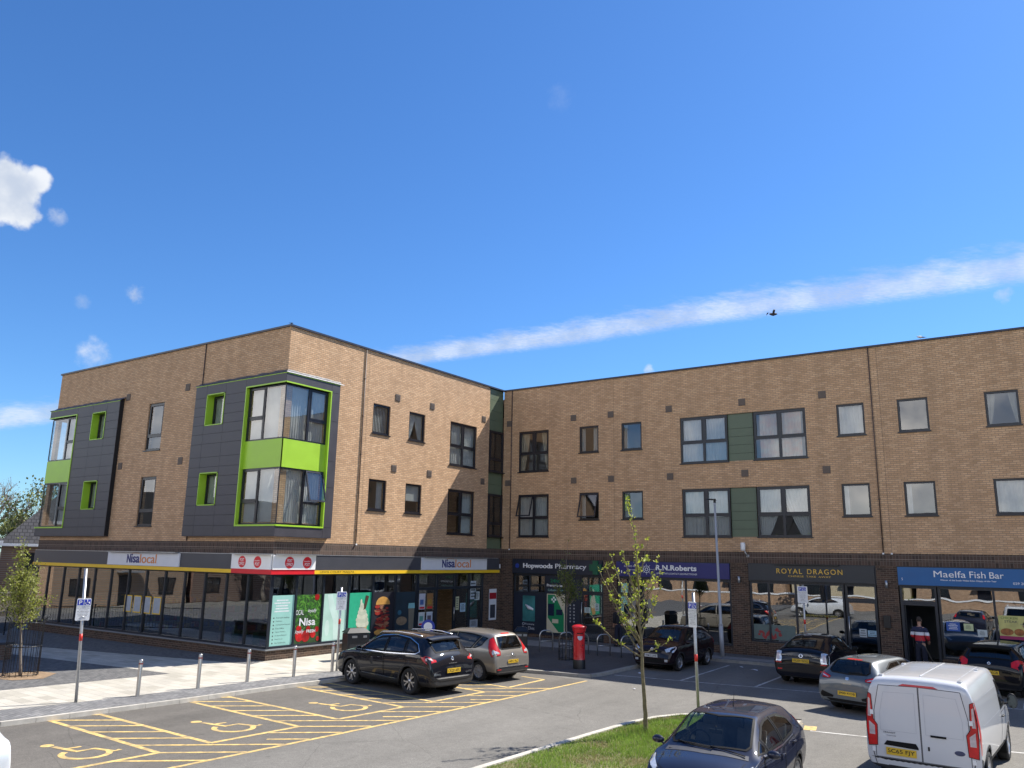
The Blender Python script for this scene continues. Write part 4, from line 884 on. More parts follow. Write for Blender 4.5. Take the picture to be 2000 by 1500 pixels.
# take-away
t = shop_sign('anthracite take-away sign with gold letters', 12.70, 17.58, DGREY)
fl('ROYAL', 'C', 13.86, 14.88, 3.30, 3.50, .08, GOLD, t, sp=1.25, th=.02, bold=.004); fl('DRAGON', 'C', 15.08, 16.42, 3.30, 3.50, .08, GOLD, t, sp=1.25, th=.02, bold=.004); fl('CHINESE  TAKE  AWAY', 'C', 14.32, 15.98, 3.17, 3.24, .08, GOLD, t, th=.004)
mb = MB(); fbox(mb, 'C', 13.8, 16.3, 3.652, 3.69, .05, .22); mb.build('trough_light', BLACK, t)
glazed(12.68, 16.40, .55, 2.95, [13.45, 14.54])
cdoor(16.44, 17.58, 2.36)
t = poster('window_vinyl', 'frosted lower window strip with a red dragon shape at the take-away', 'C', 12.76, 14.45, .66, 1.25, off=-.094, mat=pm('frosted_vinyl', (.10, .14, .13), .5), cat='window graphic')
mb = MB(); rr = random.Random(3)
for i in range(26):
    x = 13.0+i*.035; fpoly(mb, 'C', disc((x+rr.uniform(-.03, .03), .85+.12*math.sin(i*.7)+(.12 if i > 18 else 0)), rr.uniform(.03, .08), rr.uniform(.03, .07), 9), -.094, -.090+.0001*i)
mb.build('dragon_shape', pm('dragon_red', (.28, .03, .03), .5), t)
fl('CHINESE MEALS TO TAKE AWAY', 'C', 14.7, 16.1, 1.66, 1.74, -.095, pm('window_gold', (.40, .34, .06), .5), t, th=.002)
t = poster('notice', 'round emblem sticker and notice on the take-away door glass, left one', 'C', 16.86, 17.12, 1.0, 1.3, off=-.09, mat=pm('sticker', (.40, .44, .46), .6), cat='notice', group='take-away door notices'); textblock('C', 16.88, 17.1, 1.02, 1.28, 3, -.09, INK, t)
t = poster('notice', 'pale blue paper notice on the take-away door glass, right one', 'C', 17.16, 17.48, 1.04, 1.26, off=-.09, mat=pm('blue_paper', (.32, .48, .58), .6), cat='notice', group='take-away door notices'); textblock('C', 17.18, 17.46, 1.06, 1.24, 3, -.09, INK, t)
# fish bar
t = shop_sign('bright blue fish and chip shop sign with thin white letters', 18.40, 23.86, BLUEF)
fl('Maelfa', 'C', 19.62, 20.66, 3.31, 3.54, .08, WHITE, t, th=.02); fl('Fish', 'C', 20.78, 21.28, 3.31, 3.54, .08, WHITE, t, th=.02); fl('Bar', 'C', 21.40, 21.84, 3.31, 3.53, .08, WHITE, t, th=.02)
fl('Winner of the South Wales Echo Chippy of the Year', 'C', 19.82, 21.60, 3.17, 3.24, .08, WHITE, t, th=.004, bold=.01); fl('5', 'C', 18.52, 18.56, 3.17, 3.26, .08, WHITE, t, th=.004); fl('029 2073 0105', 'C', 22.1, 22.9, 3.12, 3.20, .08, WHITE, t, th=.004)
glazed(19.68, 23.86, .42, 2.95, [21.45])
mb = MB(); frame_rect(mb, 'C', 18.40, 19.64, -.02, 2.36, .10, -.17, -.045); frame_rect(mb, 'C', 18.40, 19.64, 2.363, 2.95, .07, -.165, -.05); d = mb.build('door_frame', SHOPF, bld)
g = MB(); fbox(g, 'C', 18.45, 19.6, 2.41, 2.9, -.104, -.10); g.build('pane', SGLASS, d)
mb = MB(); mb.box(18.48, 18.54, VC+.17, VC+1.15, .02, 2.26); mb.tube([(18.58, VC+1.0, .7), (18.58, VC+1.0, 1.7)], .016, 8, m=1); mb.build('open_door', [SHOPF, STEEL], d)
for (a, b, c, e, lb, col) in ((19.86, 20.30, 1.42, 1.74, 'blue and white', (.03, .09, .34)), (20.42, 20.72, 1.46, 1.70, 'pale yellow', (.5, .55, .3)), (20.84, 21.14, 1.28, 1.52, 'white', (.45, .5, .5))):
    t = poster('notice', lb+' notice on the fish bar window, left pane', 'C', a, b, c, e, off=-.09, mat=pm('fish_notice_%s' % lb[:4], col, .6), cat='notice'); textblock('C', a+.05, b-.05, c+.05, e-.05, 4, -.09, OFFW if lb[0] == 'b' else INK, t)
t = poster('menu_poster', 'large yellow and red menu poster of burgers in the fish bar window', 'C', 21.52, 22.4, 1.25, 2.05, off=-.09, mat=pm('menu_yellow', (.50, .46, .16), .6, .2, 3), cat='poster')
fl('CHICKEN', 'C', 21.6, 22.1, 1.93, 2.01, -.09, pm('menu_green', (.05, .15, .02), .6), t, th=.002, bold=.01); fl('STEAK', 'C', 21.7, 22.1, 1.81, 1.89, -.09, INK, t, th=.002, bold=.01)
mb = MB(); fpoly(mb, 'C', disc((21.75, 1.5), .2, .12, 16), -.09, -.087); fpoly(mb, 'C', disc((22.12, 1.5), .16, .12, 16), -.09, -.0868); mb.build('burger_picture', pm('burger_print', (.30, .11, .03), .6, .5, 9), t)
mb = MB(); fbox(mb, 'C', 21.52, 22.4, 1.25, 1.36, -.0899, -.0875); mb.build('red_strip', pm('magenta_strip', (.30, .02, .10), .6), t)
glazed(24.62, 29.78, .42, 2.95, [26.3, 28.0]); shop_sign('plain dark fascia board of the shop right of the fish bar', 24.64, 29.76, DGREY)
# wall lights and camera
for s, lb in ((12.28, 'between the optician and the take-away'), (17.98, 'between the take-away and the fish bar')):
    t = thing('wall_light', 'slim grey wall light on the brick pier '+lb, 'wall light', FP('C', s, 2.9, 0), group='wall lights on the brick piers')
    mb = MB(); mb.tube([FP('C', s, 2.86, .09), FP('C', s, 3.14, .09)], .05, 14); mb.build('lamp_body', GALV, t); mb = MB(); fbox(mb, 'C', s-.04, s+.04, 2.95, 3.05, 0.001, .05); mb.build('bracket', BLACK, t)
t = thing('cctv_camera', 'white CCTV camera on a short bracket above the take-away corner', 'CCTV camera', FP('C', 12.55, 4.05, 0))
mb = MB(); mb.tube([FP('C', 12.68, 3.98, 0), FP('C', 12.68, 3.98, .12), FP('C', 12.6, 4.2, .2)], .025, 8); fbox(mb, 'C', 12.62, 12.74, 3.93, 4.03, .02, .05); mb.build('bracket', GALV, t)
mb = MB(); mb.lathe([(.0, -.02), (.09, 0), (.10, .08), (.10, .26), (.085, .32), (0, .33)], FP('C', 12.55, 4.2, .22), 16); mb.build('housing', WHITE, t)
for s, z, lb in ((17.35+.55, 1.7, 'right of the take-away door'),):
    t = thing('post_box_rack', 'small dark letter box on the brick pier '+lb, 'letter box', FP('C', s, 1.4, 0)); mb = MB(); fbox(mb, 'C', s-.12, s+.12, 1.4, 1.85, .002, .1); mb.build('case', BLACK, t, bevel=.01)

# ------------------------------------------------------------------ ground
def sheet(name, poly, z, mat, kind='structure', th=None, side=None):
    mb = MB(); n = len(poly)
    if th: mb.add([(x, y, z) for x, y in poly]+[(x, y, z-th) for x, y in poly], [tuple(range(n))]+[(i, (i+1) % n, n+(i+1) % n, n+i) for i in range(n)])
    else: mb.add([(x, y, z) for x, y in poly], [tuple(range(n))])
    return mb.build(name, mat, kind=kind)
def asphalt(name, base, stain=True):
    m, nt, ns, ln, b = nodes(name)
    tcn = ns.new('ShaderNodeTexCoord')
    def nz(sc, det=6, ro=.6, vec=None):
        n = ns.new('ShaderNodeTexNoise'); n.inputs['Scale'].default_value = sc; n.inputs['Detail'].default_value = det; n.inputs['Roughness'].default_value = ro; ln.new(vec or tcn.outputs['Object'], n.inputs['Vector']); return n.outputs[0]
    def mulc(a, bcol):
        x = ns.new('ShaderNodeMix'); x.data_type = 'RGBA'; x.blend_type = 'MULTIPLY'; x.inputs[0].default_value = 1; ln.new(a, x.inputs[6]); ln.new(bcol, x.inputs[7]); return x.outputs[2]
    r0 = ramp(ns, [(0.28, [c*.80 for c in base]), (.5, base), (0.72, [c*1.15 for c in base])]); ln.new(nz(.22, 7, .65), r0.inputs[0])
    r1 = ramp(ns, [(0.3, (.55,)*3), (.5, (1.0,)*3), (0.68, (1.5,)*3)]); ln.new(nz(75, 3, .7), r1.inputs[0])
    r1b = ramp(ns, [(0.3, (.90,)*3), (0.7, (1.10,)*3)]); ln.new(nz(6, 5, .7), r1b.inputs[0])
    c = mulc(mulc(r0.outputs[0], r1.outputs[0]), r1b.outputs[0])
    # tyre-worn streaks running along the aisle and darker drips in the bays
    mp = ns.new('ShaderNodeMapping'); mp.inputs['Scale'].default_value = (.75, .09, 1); mp.inputs['Rotation'].default_value = (0, 0, .04); ln.new(tcn.outputs['Object'], mp.inputs['Vector'])
    r2 = ramp(ns, [(0.35, (.86,)*3), (0.62, (1.07,)*3)]); ln.new(nz(1.0, 5, .6, mp.outputs[0]), r2.inputs[0]); c = mulc(c, r2.outputs[0])
    vo = ns.new('ShaderNodeTexVoronoi'); vo.inputs['Scale'].default_value = 1.3; ln.new(tcn.outputs['Object'], vo.inputs['Vector'])
    r3 = ramp(ns, [(0.0, (.55,)*3), (0.05, (.84,)*3), (.11, (1,)*3)]); ln.new(vo.outputs['Distance'], r3.inputs[0]); c = mulc(c, r3.outputs[0])
    # hairline cracks and pale trodden specks
    wv = ns.new('ShaderNodeMix'); wv.data_type = 'VECTOR'; wv.inputs[0].default_value = .14
    nv = ns.new('ShaderNodeTexNoise'); nv.inputs['Scale'].default_value = 1.4; nv.inputs['Detail'].default_value = 6; ln.new(tcn.outputs['Object'], nv.inputs['Vector']); ln.new(tcn.outputs['Object'], wv.inputs[4]); ln.new(nv.outputs['Color'], wv.inputs[5])
    v2 = ns.new('ShaderNodeTexVoronoi'); v2.feature = 'DISTANCE_TO_EDGE'; v2.inputs['Scale'].default_value = .33; ln.new(wv.outputs[1], v2.inputs['Vector'])
    r4 = ramp(ns, [(0.0, (.72,)*3), (0.0035, (1,)*3)]); ln.new(v2.outputs['Distance'], r4.inputs[0]); c = mulc(c, r4.outputs[0])
    v3 = ns.new('ShaderNodeTexVoronoi'); v3.inputs['Scale'].default_value = 2.3; ln.new(tcn.outputs['Object'], v3.inputs['Vector'])
    r6 = ramp(ns, [(0.0, (1.7,)*3), (0.028, (1,)*3)]); ln.new(v3.outputs['Distance'], r6.inputs[0]); c = mulc(c, r6.outputs[0])
    ln.new(c, b.inputs['Base Color']); b.inputs['Roughness'].default_value = .88; b.inputs['Specular IOR Level'].default_value = .35
    bp = ns.new('ShaderNodeBump'); bp.inputs['Strength'].default_value = .35; bp.inputs['Distance'].default_value = .008; ln.new(nz(110, 3, .7), bp.inputs['Height']); ln.new(bp.outputs[0], b.inputs['Normal'])
    return m
ASPH = asphalt('worn_asphalt', (.158, .150, .134)); ASPHB = asphalt('bay_asphalt', (.118, .108, .094)); TARM = asphalt('footway_tarmac', (.085, .082, .078))
sheet('ground', [(-900, -900), (900, -900), (900, 900), (-900, 900)], -.16, pm('far_ground', (.09, .10, .05), .95, .3, .05))
sheet('car_park', [(2, -60), (90, -60), (90, 12.4), (2, 12.4)], -.1, ASPH)
PX = [(3.0, -45), (3.6, -20), (4.15, -10.48), (4.31, -9.05), (4.53, -6.36), (4.66, -3.04), (4.8, -1.92), (4.98, 1.5), (5.12, 4.1), (5.5, 4.42), (8.0, 4.42), (8.9, 4.60), (10.0, 4.72), (10.35, 4.95), (10.48, 5.5), (10.5, 11.5), (10.65, 12.0), (11.0, 12.15), (60, 12.6)]
PAV = PX + [(60, 14.5), (0.2, 14.5), (0.2, 0.2), (-17.1, 0.2), (-17.1, 25), (-26, 25), (-26, -45)]
sheet('pavement', PAV, 0.0, SETT, th=.15)
def strip(poly, w0, w1, z, zb, mb, m=0, closed=False):
    """ribbon between two offsets to the left of a polyline, with a drop to zb on each side"""
    P = [Vector((x, y)) for x, y in poly]; n = len(P); L0, L1 = [], []
    for i in range(n):
        d = (P[min(i+1, n-1)]-P[max(i-1, 0)]).normalized(); nn_ = Vector((-d.y, d.x)); L0.append(P[i]+nn_*w0); L1.append(P[i]+nn_*w1)
    vs = [(p.x, p.y, z) for p in L0]+[(p.x, p.y, z) for p in L1]
    fs = [(i, i+1, n+i+1, n+i) for i in range(n-1)]
    if zb is not None:
        vs += [(p.x, p.y, zb) for p in L0]+[(p.x, p.y, zb) for p in L1]
        fs += [(i, i+1, 2*n+i+1, 2*n+i) for i in range(n-1)]+[(n+i, n+i+1, 3*n+i+1, 3*n+i) for i in range(n-1)]+[(0, n, 3*n, 2*n), (n-1, 2*n-1, 4*n-1, 3*n-1)]
    mb.add(vs, fs, m)
def kerbstones(name, poly, w0, w1, z, zb, mat, L_=.915):
    P = [Vector((x, y)) for x, y in poly]; mb = MB()
    for i in range(len(P)-1):
        d = P[i+1]-P[i]; k = max(1, round(d.length/L_))
        for j in range(k):
            a = P[i]+d*(j/k); b = P[i]+d*((j+1)/k); e = d.normalized()*.004
            strip([a+e, b-e], w0, w1, z, zb, mb)
    return mb.build(name, mat, kind='structure')
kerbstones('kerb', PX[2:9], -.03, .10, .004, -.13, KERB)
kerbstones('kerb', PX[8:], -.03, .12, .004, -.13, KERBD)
sheet('paving', [(-17, -4.3), (-9.87, -3.15), (-1.64, -1.28), (.4, -.95), (.03, -.02), (.03, 6.2), (3.95, 6.2), (3.57, -1.84), (3.34, -5), (3.06, -8.3), (2.71, -9.86), (2.2, -14), (1.6, -22), (-1.6, -22), (-.5, -14), (-.13, -8.62), (.12, -6.1), (.34, -3.91), (-1.73, -4.07), (-6.7, -4.65), (-17, -5.9)], .004, PALE)
sheet('paving', [(.05, 12.9), (40, 14.1), (40, 13.0), (10.7, 12.35), (10.35, 11.6), (.05, 10.6)], .004, pm('concrete_flags', (.25, .245, .23), .85, .12, 4, bump=.2))
sheet('footway_surface', [(.05, 6.21), (5.02, 6.21), (4.98, 4.55), (8.8, 4.75), (10.1, 4.95), (10.33, 5.5), (10.34, 11.59), (.05, 10.59)], .004, TARM)
mb = MB(); strip([(2.20, -14), (2.71, -9.86), (3.06, -8.3), (3.34, -5), (3.57, -1.84), (3.9, 4.0)], -1.25, -.02, .004, None, mb)
mb = MB()
A_ = [(2.2, -14), (2.71, -9.86), (3.06, -8.3), (3.34, -5.0), (3.57, -1.84), (3.90, 4.0)]; B_ = [(3.98, -14), (4.06, -10.48), (4.21, -9.05), (4.46, -6.36), (4.57, -3.04), (4.86, 1.5), (5.0, 4.0)]
mb.add([(x, y, .004) for x, y in [(a+.012, b) for a, b in A_]+B_[::-1]], [tuple(range(len(A_)+len(B_)))]); mb.build('paving', SETTW, kind='structure')
sheet('soil_patch', [(-2.9, -7.9), (-1.7, -7.6), (-1.4, -6.9), (-2.2, -6.1), (-3.2, -6.3), (-3.4, -7.2)], .008, pm('bare_soil', (.25, .17, .10), .95, .25, 6, bump=.6))
sheet('bay_surface', [(4.0, -16), (4.12, -10.48), (4.42, -7), (4.66, -3.04), (4.95, 1.2), (5.12, 4.35), (8.9, 4.5), (10.6, 4.2), (10.49, -2.04), (10.31, -6.44), (10.1, -10.14), (9.9, -16)], -.0982, ASPHB)
# bay markings
def line(mb, a, b, w_=.10, z=-.096): strip([a, b], -w_/2, w_/2, z, None, mb)
mb = MB()
OUT = [(10.10, -10.14), (10.2, -8.65), (10.22, -7.5), (10.31, -6.44), (10.31, -5.31), (10.42, -4.28), (10.49, -2.04), (10.54, 1.33), (10.62, 4.2)]
OUT = [(9.9, -16)]+[OUT[0], OUT[3], OUT[6], OUT[8]]
for a, b in zip(OUT[:-1], OUT[1:]): line(mb, a, b, .11)
ends = [(8.5, -13.1, -11.85), (8.66, -11.75, -9.69)]; bays = [(-9.46, -8.37, -9.69, -8.56), (-6.02, -4.91, -6.34, -5.20), (-2.60, -1.51, -3.01, -1.91), (.85, 1.90, .27, 1.42)]
prev = -11.85
for i, (k0, k1, e0, e1) in enumerate(bays):
    uk = 4.03+.0745*(k0+9.5)+.02; ui = 8.9+.052*(e0+9.69)
    line(mb, (uk, k0), (ui, e0), .12, -.0955); line(mb, (uk+.08, k1), (ui+.06, e1), .12, -.0955)
    line(mb, (8.9+.052*(prev+9.69), prev), (ui, e0), .12, -.095); prev = e1
    # cross hatching
    d = Vector((10.2-9.18, -8.65+9.54)).normalized()
    for q in range(-3, 14):
        base = Vector((ui, e0))+Vector((0, -.0))+Vector((-.98, 0))*(q-1)*1.0
        # clip the slanted line to the aisle between the two side lines and the strip outside the bays
        pts = []
        o = base + Vector((0, 0))
        for st in range(0, 460):
            p = o + d*(st*.02-2.0)
            t_ = (p.x-uk)/(ui-uk); inA = 0 < t_ <= 1 and k0+(e0-k0)*t_ <= p.y <= k1+(e1-k1)*t_
            inB = ui < p.x < 10.0+.043*(p.y+10)+.1 and e0-1.3 < p.y < e0+2.12
            if inA or inB: pts.append(p.copy())
            elif pts: break
        if len(pts) > 12: line(mb, pts[0], pts[-1], .10, -.094)
line(mb, (8.9+.052*(prev+9.69), prev), (9.44, 3.5), .12, -.095); line(mb, (9.44, 3.5), (8.5, 3.62), .11, -.0955)
mb.build('bay_markings', LINEY, kind='structure')
def wheelchair(cu, cv, w_=1.95):
    """painted disabled-bay figure lying along +u, head towards -u"""
    mb = MB(); z = -.0945
    def T(p): return (cu+p[0], cv+p[1], z)
    # the figure stands upright for a driver in the aisle: its top towards the kerb (-u), its right towards +v
    def T(p): return (cu-p[1], cv+p[0], z)
    def pl(pts, wd): strip([T(p)[:2] for p in pts], -wd/2, wd/2, z+(.001 if wd > .1 else .0015), None, mb)
    return mb, T, pl
for cu, cv in ((7.62, -10.56), (7.80, -7.32), (7.97, -3.95)):
    mb, T, pl = wheelchair(cu, cv); n = 22; vs = []
    for i in range(n+1):
        a = R(118+232*i/n)
        for r in (.35, .47): vs.append(T((-.02+r*math.cos(a), -.28+r*1.05*math.sin(a))))
    mb.add(vs, [(2*i, 2*i+1, 2*i+3, 2*i+2) for i in range(n)])
    pl([(-.13, .72), (-.08, .30), (-.04, .0), (.30, -.02), (.42, -.50), (.58, -.46)], .115); pl([(-.07, .36), (.22, .33)], .09)
    mb.add([T(p) for p in disc((-.16, .90), .125, .13, 16)], [tuple(range(16))])
    mb.build('wheelchair_marking', LINEY, kind='structure')
mb = MB()
line(mb, (10.68, 6.0), (14.1, 6.45), .09); line(mb, (14.1, 6.45), (18, 7.05), .07); line(mb, (18, 7.05), (34, 9.4), .09); line(mb, (12.93, 6.32), (12.78, 11.3), .09, -.095); line(mb, (15.27, 6.72), (15.22, 11.6), .09, -.095)
line(mb, (17.62, 7.1), (17.5, 11.7), .09, -.095); line(mb, (20.0, 7.4), (19.9, 11.9), .09, -.095); line(mb, (22.4, 7.8), (22.3, 12), .09, -.095)
line(mb, (18.45, .84), (34, 3.1), .09); line(mb, (20.9, 1.1), (20.7, -4.4), .09, -.095); line(mb, (23.3, 1.5), (23.2, -4), .09, -.095)
mb.build('bay_markings', LINEW, kind='structure')
# grass island with its kerb
ISL = [(14.3, -14.5), (14.55, -9.0), (14.72, -5.4), (14.82, -3.2), (14.92, -1.6), (15.12, -.55), (15.45, .15), (15.95, .68), (16.6, 1.05), (17.3, 1.28), (18.12, 1.42)]
ISR = [(18.20, .75), (18.1, -.4), (17.75, -1.2), (17.6, -4), (17.5, -9), (17.4, -14.5)]
kerbstones('kerb', ISL, -.14, 0, .03, -.13, KERB); kerbstones('kerb', [ISL[-1]]+ISR, -.14, 0, .03, -.13, KERB)
mb = MB(); strip([(x-.0, y) for x, y in ISL], .10, .20, -.095, None, mb); mb.build('kerb_line', LINEY, kind='structure')
mb = MB(); line(mb, (18.32, 1.42), (18.42, .9), .28, -.094); mb.build('kerb_line', LINEY, kind='structure')
GR = pm('turf_soil', (.13, .13, .05), .95, .35, 2.2, bump=.8, bscale=14)
ip = [(x+.1, y-.02) for x, y in ISL[:-1]]+[(18.0, 1.28)]+[(x-.12, y) for x, y in ISR]
sheet('grass_verge', ip, .0, GR)
def inside(p, poly):
    c = False; n = len(poly)
    for i in range(n):
        a, b = poly[i], poly[(i+1) % n]
        if (a[1] > p[1]) != (b[1] > p[1]) and p[0] < (b[0]-a[0])*(p[1]-a[1])/(b[1]-a[1])+a[0]: c = not c
    return c
rg = random.Random(11); vs = []; fs = []; mi = []
while len(fs) < 52000:
    y = 1.4-12.5*rg.random()**1.35; x = rg.uniform(14.2, 18.2)
    if not inside((x, y), ip): continue
    k = noise.noise(Vector((x*1.1, y*1.1, 0))); k2 = noise.noise(Vector((x*3.5, y*3.5, 5)))
    edge = min(1, max(.25, (x-14.9)*2.0)) if y < -1.5 else 1
    bald = math.exp(-((x-16.6)**2+(y+6.2)**2)/.4)
    if rg.random() < bald*1.15: continue
    h = (.045+.05*max(0, k+.35)+.03*max(0, k2))*(edge*.6+.4)
    tree = math.hypot(x-15.85, y+2.55)
    if tree < .55: h = .12+.16*rg.random()*(1-tree/.55)
    a = rg.uniform(0, 6.28); b = rg.uniform(-.6, .6); w_ = rg.uniform(.004, .009); ca, sa = math.cos(a)*w_, math.sin(a)*w_; lx, ly = math.cos(b*5+a)*h*.45, math.sin(b*5+a)*h*.45; h *= rg.uniform(.6, 1.25)
    i = len(vs); vs += [(x-ca, y-sa, 0), (x+ca, y+sa, 0), (x+lx, y+ly, h)]; fs.append((i, i+1, i+2))
    q = k*1.2+k2*.7+rg.uniform(-.35, .35); mi.append(2 if (q < -.45 or rg.random() < .06) else 0 if q < .12 else 1)
mb = MB(); mb.v = vs; mb.f = fs; mb.m = mi; mb.sm = [False]*len(fs)
mb.build('grass', [leafmat('grass_mid', [(.16, .24, .03), (.23, .33, .05)], .3), leafmat('grass_bright', [(.20, .32, .04), (.28, .40, .07)], .3), leafmat('grass_straw', [(.30, .26, .11), (.36, .31, .15)], .3)], kind='stuff')
sheet('soil_patch', [(16.0+.62*math.cos(i*.52)*(1+.2*math.sin(i*2.1))+.6, -6.2+.36*math.sin(i*.52)*(1+.25*math.cos(i*1.7))) for i in range(12)], .006, pm('dry_earth', (.30, .17, .10), .95, .25, 6, bump=.6))
# litter
for k, (x, y, s) in enumerate(((13.35, 11.0, .09), (14.0, 10.55, .17), (11.2, 6.9, .08), (12.6, 3.6, .05))):
    mb = MB(); rr = random.Random(k); mb.add([(x+s*rr.uniform(.7, 1.2)*math.cos(i*.9), y+s*.7*rr.uniform(.7, 1.2)*math.sin(i*.9), -.09+rr.uniform(.0, .03)) for i in range(7)]+[(x, y, -.05)], [(i, (i+1) % 7, 7) for i in range(7)])
    mb.build('litter', OFFW, label=('small crumpled white paper at the end of the bay line', 'large torn white paper lying in the empty shaded bay', 'pale scrap of paper near the kerb corner', 'tiny pale scrap in the sunlit aisle')[k], cat='litter', group='scraps of litter')
# ------------------------------------------------------------------ vehicles
def paint(name, col, metal=0.5, rough=0.28, var=.03, coat=1.0, dust=.22, spec=.5):
    m, nt, ns, ln, b = nodes(name)
    tcn = ns.new('ShaderNodeTexCoord'); nz = ns.new('ShaderNodeTexNoise'); nz.inputs['Scale'].default_value = 2.2; nz.inputs['Detail'].default_value = 6; ln.new(tcn.outputs['Object'], nz.inputs['Vector'])
    # a film of road dust low on the body
    sp = ns.new('ShaderNodeSeparateXYZ'); ln.new(tcn.outputs['Object'], sp.inputs[0])
    mr = ns.new('ShaderNodeMapRange'); ln.new(sp.outputs[2], mr.inputs[0]); mr.inputs[1].default_value = .75; mr.inputs[2].default_value = .2; mr.inputs[3].default_value = .01; mr.inputs[4].default_value = dust
    ml = ns.new('ShaderNodeMath'); ml.operation = 'MULTIPLY'; ln.new(mr.outputs[0], ml.inputs[0]); ln.new(nz.outputs[0], ml.inputs[1])
    ge = ns.new('ShaderNodeNewGeometry')
    mx_ = ns.new('ShaderNodeMix'); mx_.data_type = 'RGBA'; ln.new(ml.outputs[0], mx_.inputs[0]); mx_.inputs[6].default_value = (*col, 1); mx_.inputs[7].default_value = (.20, .18, .15, 1)
    m2 = ns.new('ShaderNodeMix'); m2.data_type = 'RGBA'; ln.new(ge.outputs['Backfacing'], m2.inputs[0]); ln.new(mx_.outputs[2], m2.inputs[6]); m2.inputs[7].default_value = (.03, .03, .03, 1)
    ln.new(m2.outputs[2], b.inputs['Base Color']); b.inputs['Metallic'].default_value = metal; b.inputs['Roughness'].default_value = rough
    r2 = ns.new('ShaderNodeMapRange'); ln.new(ml.outputs[0], r2.inputs[0]); r2.inputs[3].default_value = coat; r2.inputs[4].default_value = coat*.3; ln.new(r2.outputs[0], b.inputs['Coat Weight']); b.inputs['Specular IOR Level'].default_value = spec; b.inputs['Coat Roughness'].default_value = .035
    return m
CGLASS = glassmat('car_glass', (.50, .54, .54), 1.5, lo=.07)
CGLASSC = glassmat('clear_car_glass', (.80, .88, .86), 1.45, lo=.05)
SEAL = pm('black_seal', (.010, .010, .010), .65, .1, 5, spec=.15); CHROME = pm('bright_trim', (.75, .75, .75), .15, .05, 5, metal=1)
PLAST = pm('black_plastic', (.022, .022, .023), .6, .15, 10); CABIN = pm('cabin_trim', (.028, .028, .03), .8, .2, 6); SEATM = pm('seat_cloth', (.035, .035, .04), .95, .25, 9)
REDL = pm('red_lamp', (.52, .006, .008), .3, .25, 7, coat=.35); CLEARL = pm('clear_lamp', (.62, .64, .66), .12, .18, 14, metal=.4, coat=1); AMBER = pm('amber_lamp', (.6, .2, .02), .2, .1, 8, coat=1); WHITEL = pm('smoked_white_lamp', (.50, .42, .42), .15, .2, 12, coat=1)
ALLOY = pm('alloy_rim', (.50, .50, .51), .3, .1, 8, metal=.85); ALLOYD = pm('dark_alloy', (.03, .03, .032), .4, .1, 8, metal=.5); HUBC = pm('silver_wheel_cover', (.33, .33, .34), .4, .12, 8, metal=.5)
PLY = pm('yellow_plate', (.72, .46, .03), .4, .04, 5); PLW = pm('white_plate', (.55, .56, .56), .4, .04, 5); DISC = pm('brake_disc', (.20, .19, .18), .5, .1, 10, metal=.8)
def pchip(xs, ys):
    n = len(xs); h = [xs[i+1]-xs[i] for i in range(n-1)]; d = [(ys[i+1]-ys[i])/h[i] for i in range(n-1)]; m = [0]*n
    for i in range(1, n-1):
        if d[i-1]*d[i] > 0: w1, w2 = 2*h[i]+h[i-1], h[i]+2*h[i-1]; m[i] = (w1+w2)/(w1/d[i-1]+w2/d[i])
    m[0], m[-1] = d[0], d[-1]
    def f(x):
        x = min(max(x, xs[0]), xs[-1]); i = 0
        while i < n-2 and x > xs[i+1]: i += 1
        t = (x-xs[i])/h[i]
        return (1+2*t)*(1-t)**2*ys[i]+t*(1-t)**2*h[i]*m[i]+t*t*(3-2*t)*ys[i+1]+t*t*(t-1)*h[i]*m[i+1]
    return f
def inset2(P, d):
    n = len(P); out = []; A = sum(P[i].x*P[(i+1) % n].y-P[(i+1) % n].x*P[i].y for i in range(n)); sg = 1 if A > 0 else -1
    for i in range(n):
        a, b, c = P[i-1], P[i], P[(i+1) % n]; e1 = (b-a).normalized(); e2 = (c-b).normalized()
        n1 = Vector((-e1.y, e1.x))*sg; n2 = Vector((-e2.y, e2.x))*sg; q = n1+n2; k = q.length_squared
        out.append(b+q*(2*d/k) if k > .3 else b+n1*d)
    return out
def in2(p, P): return inside((p.x, p.y), [(q.x, q.y) for q in P])
MIRG = pm('mirror_glass_dark', (.10, .12, .13), .08, .05, 5, metal=1)
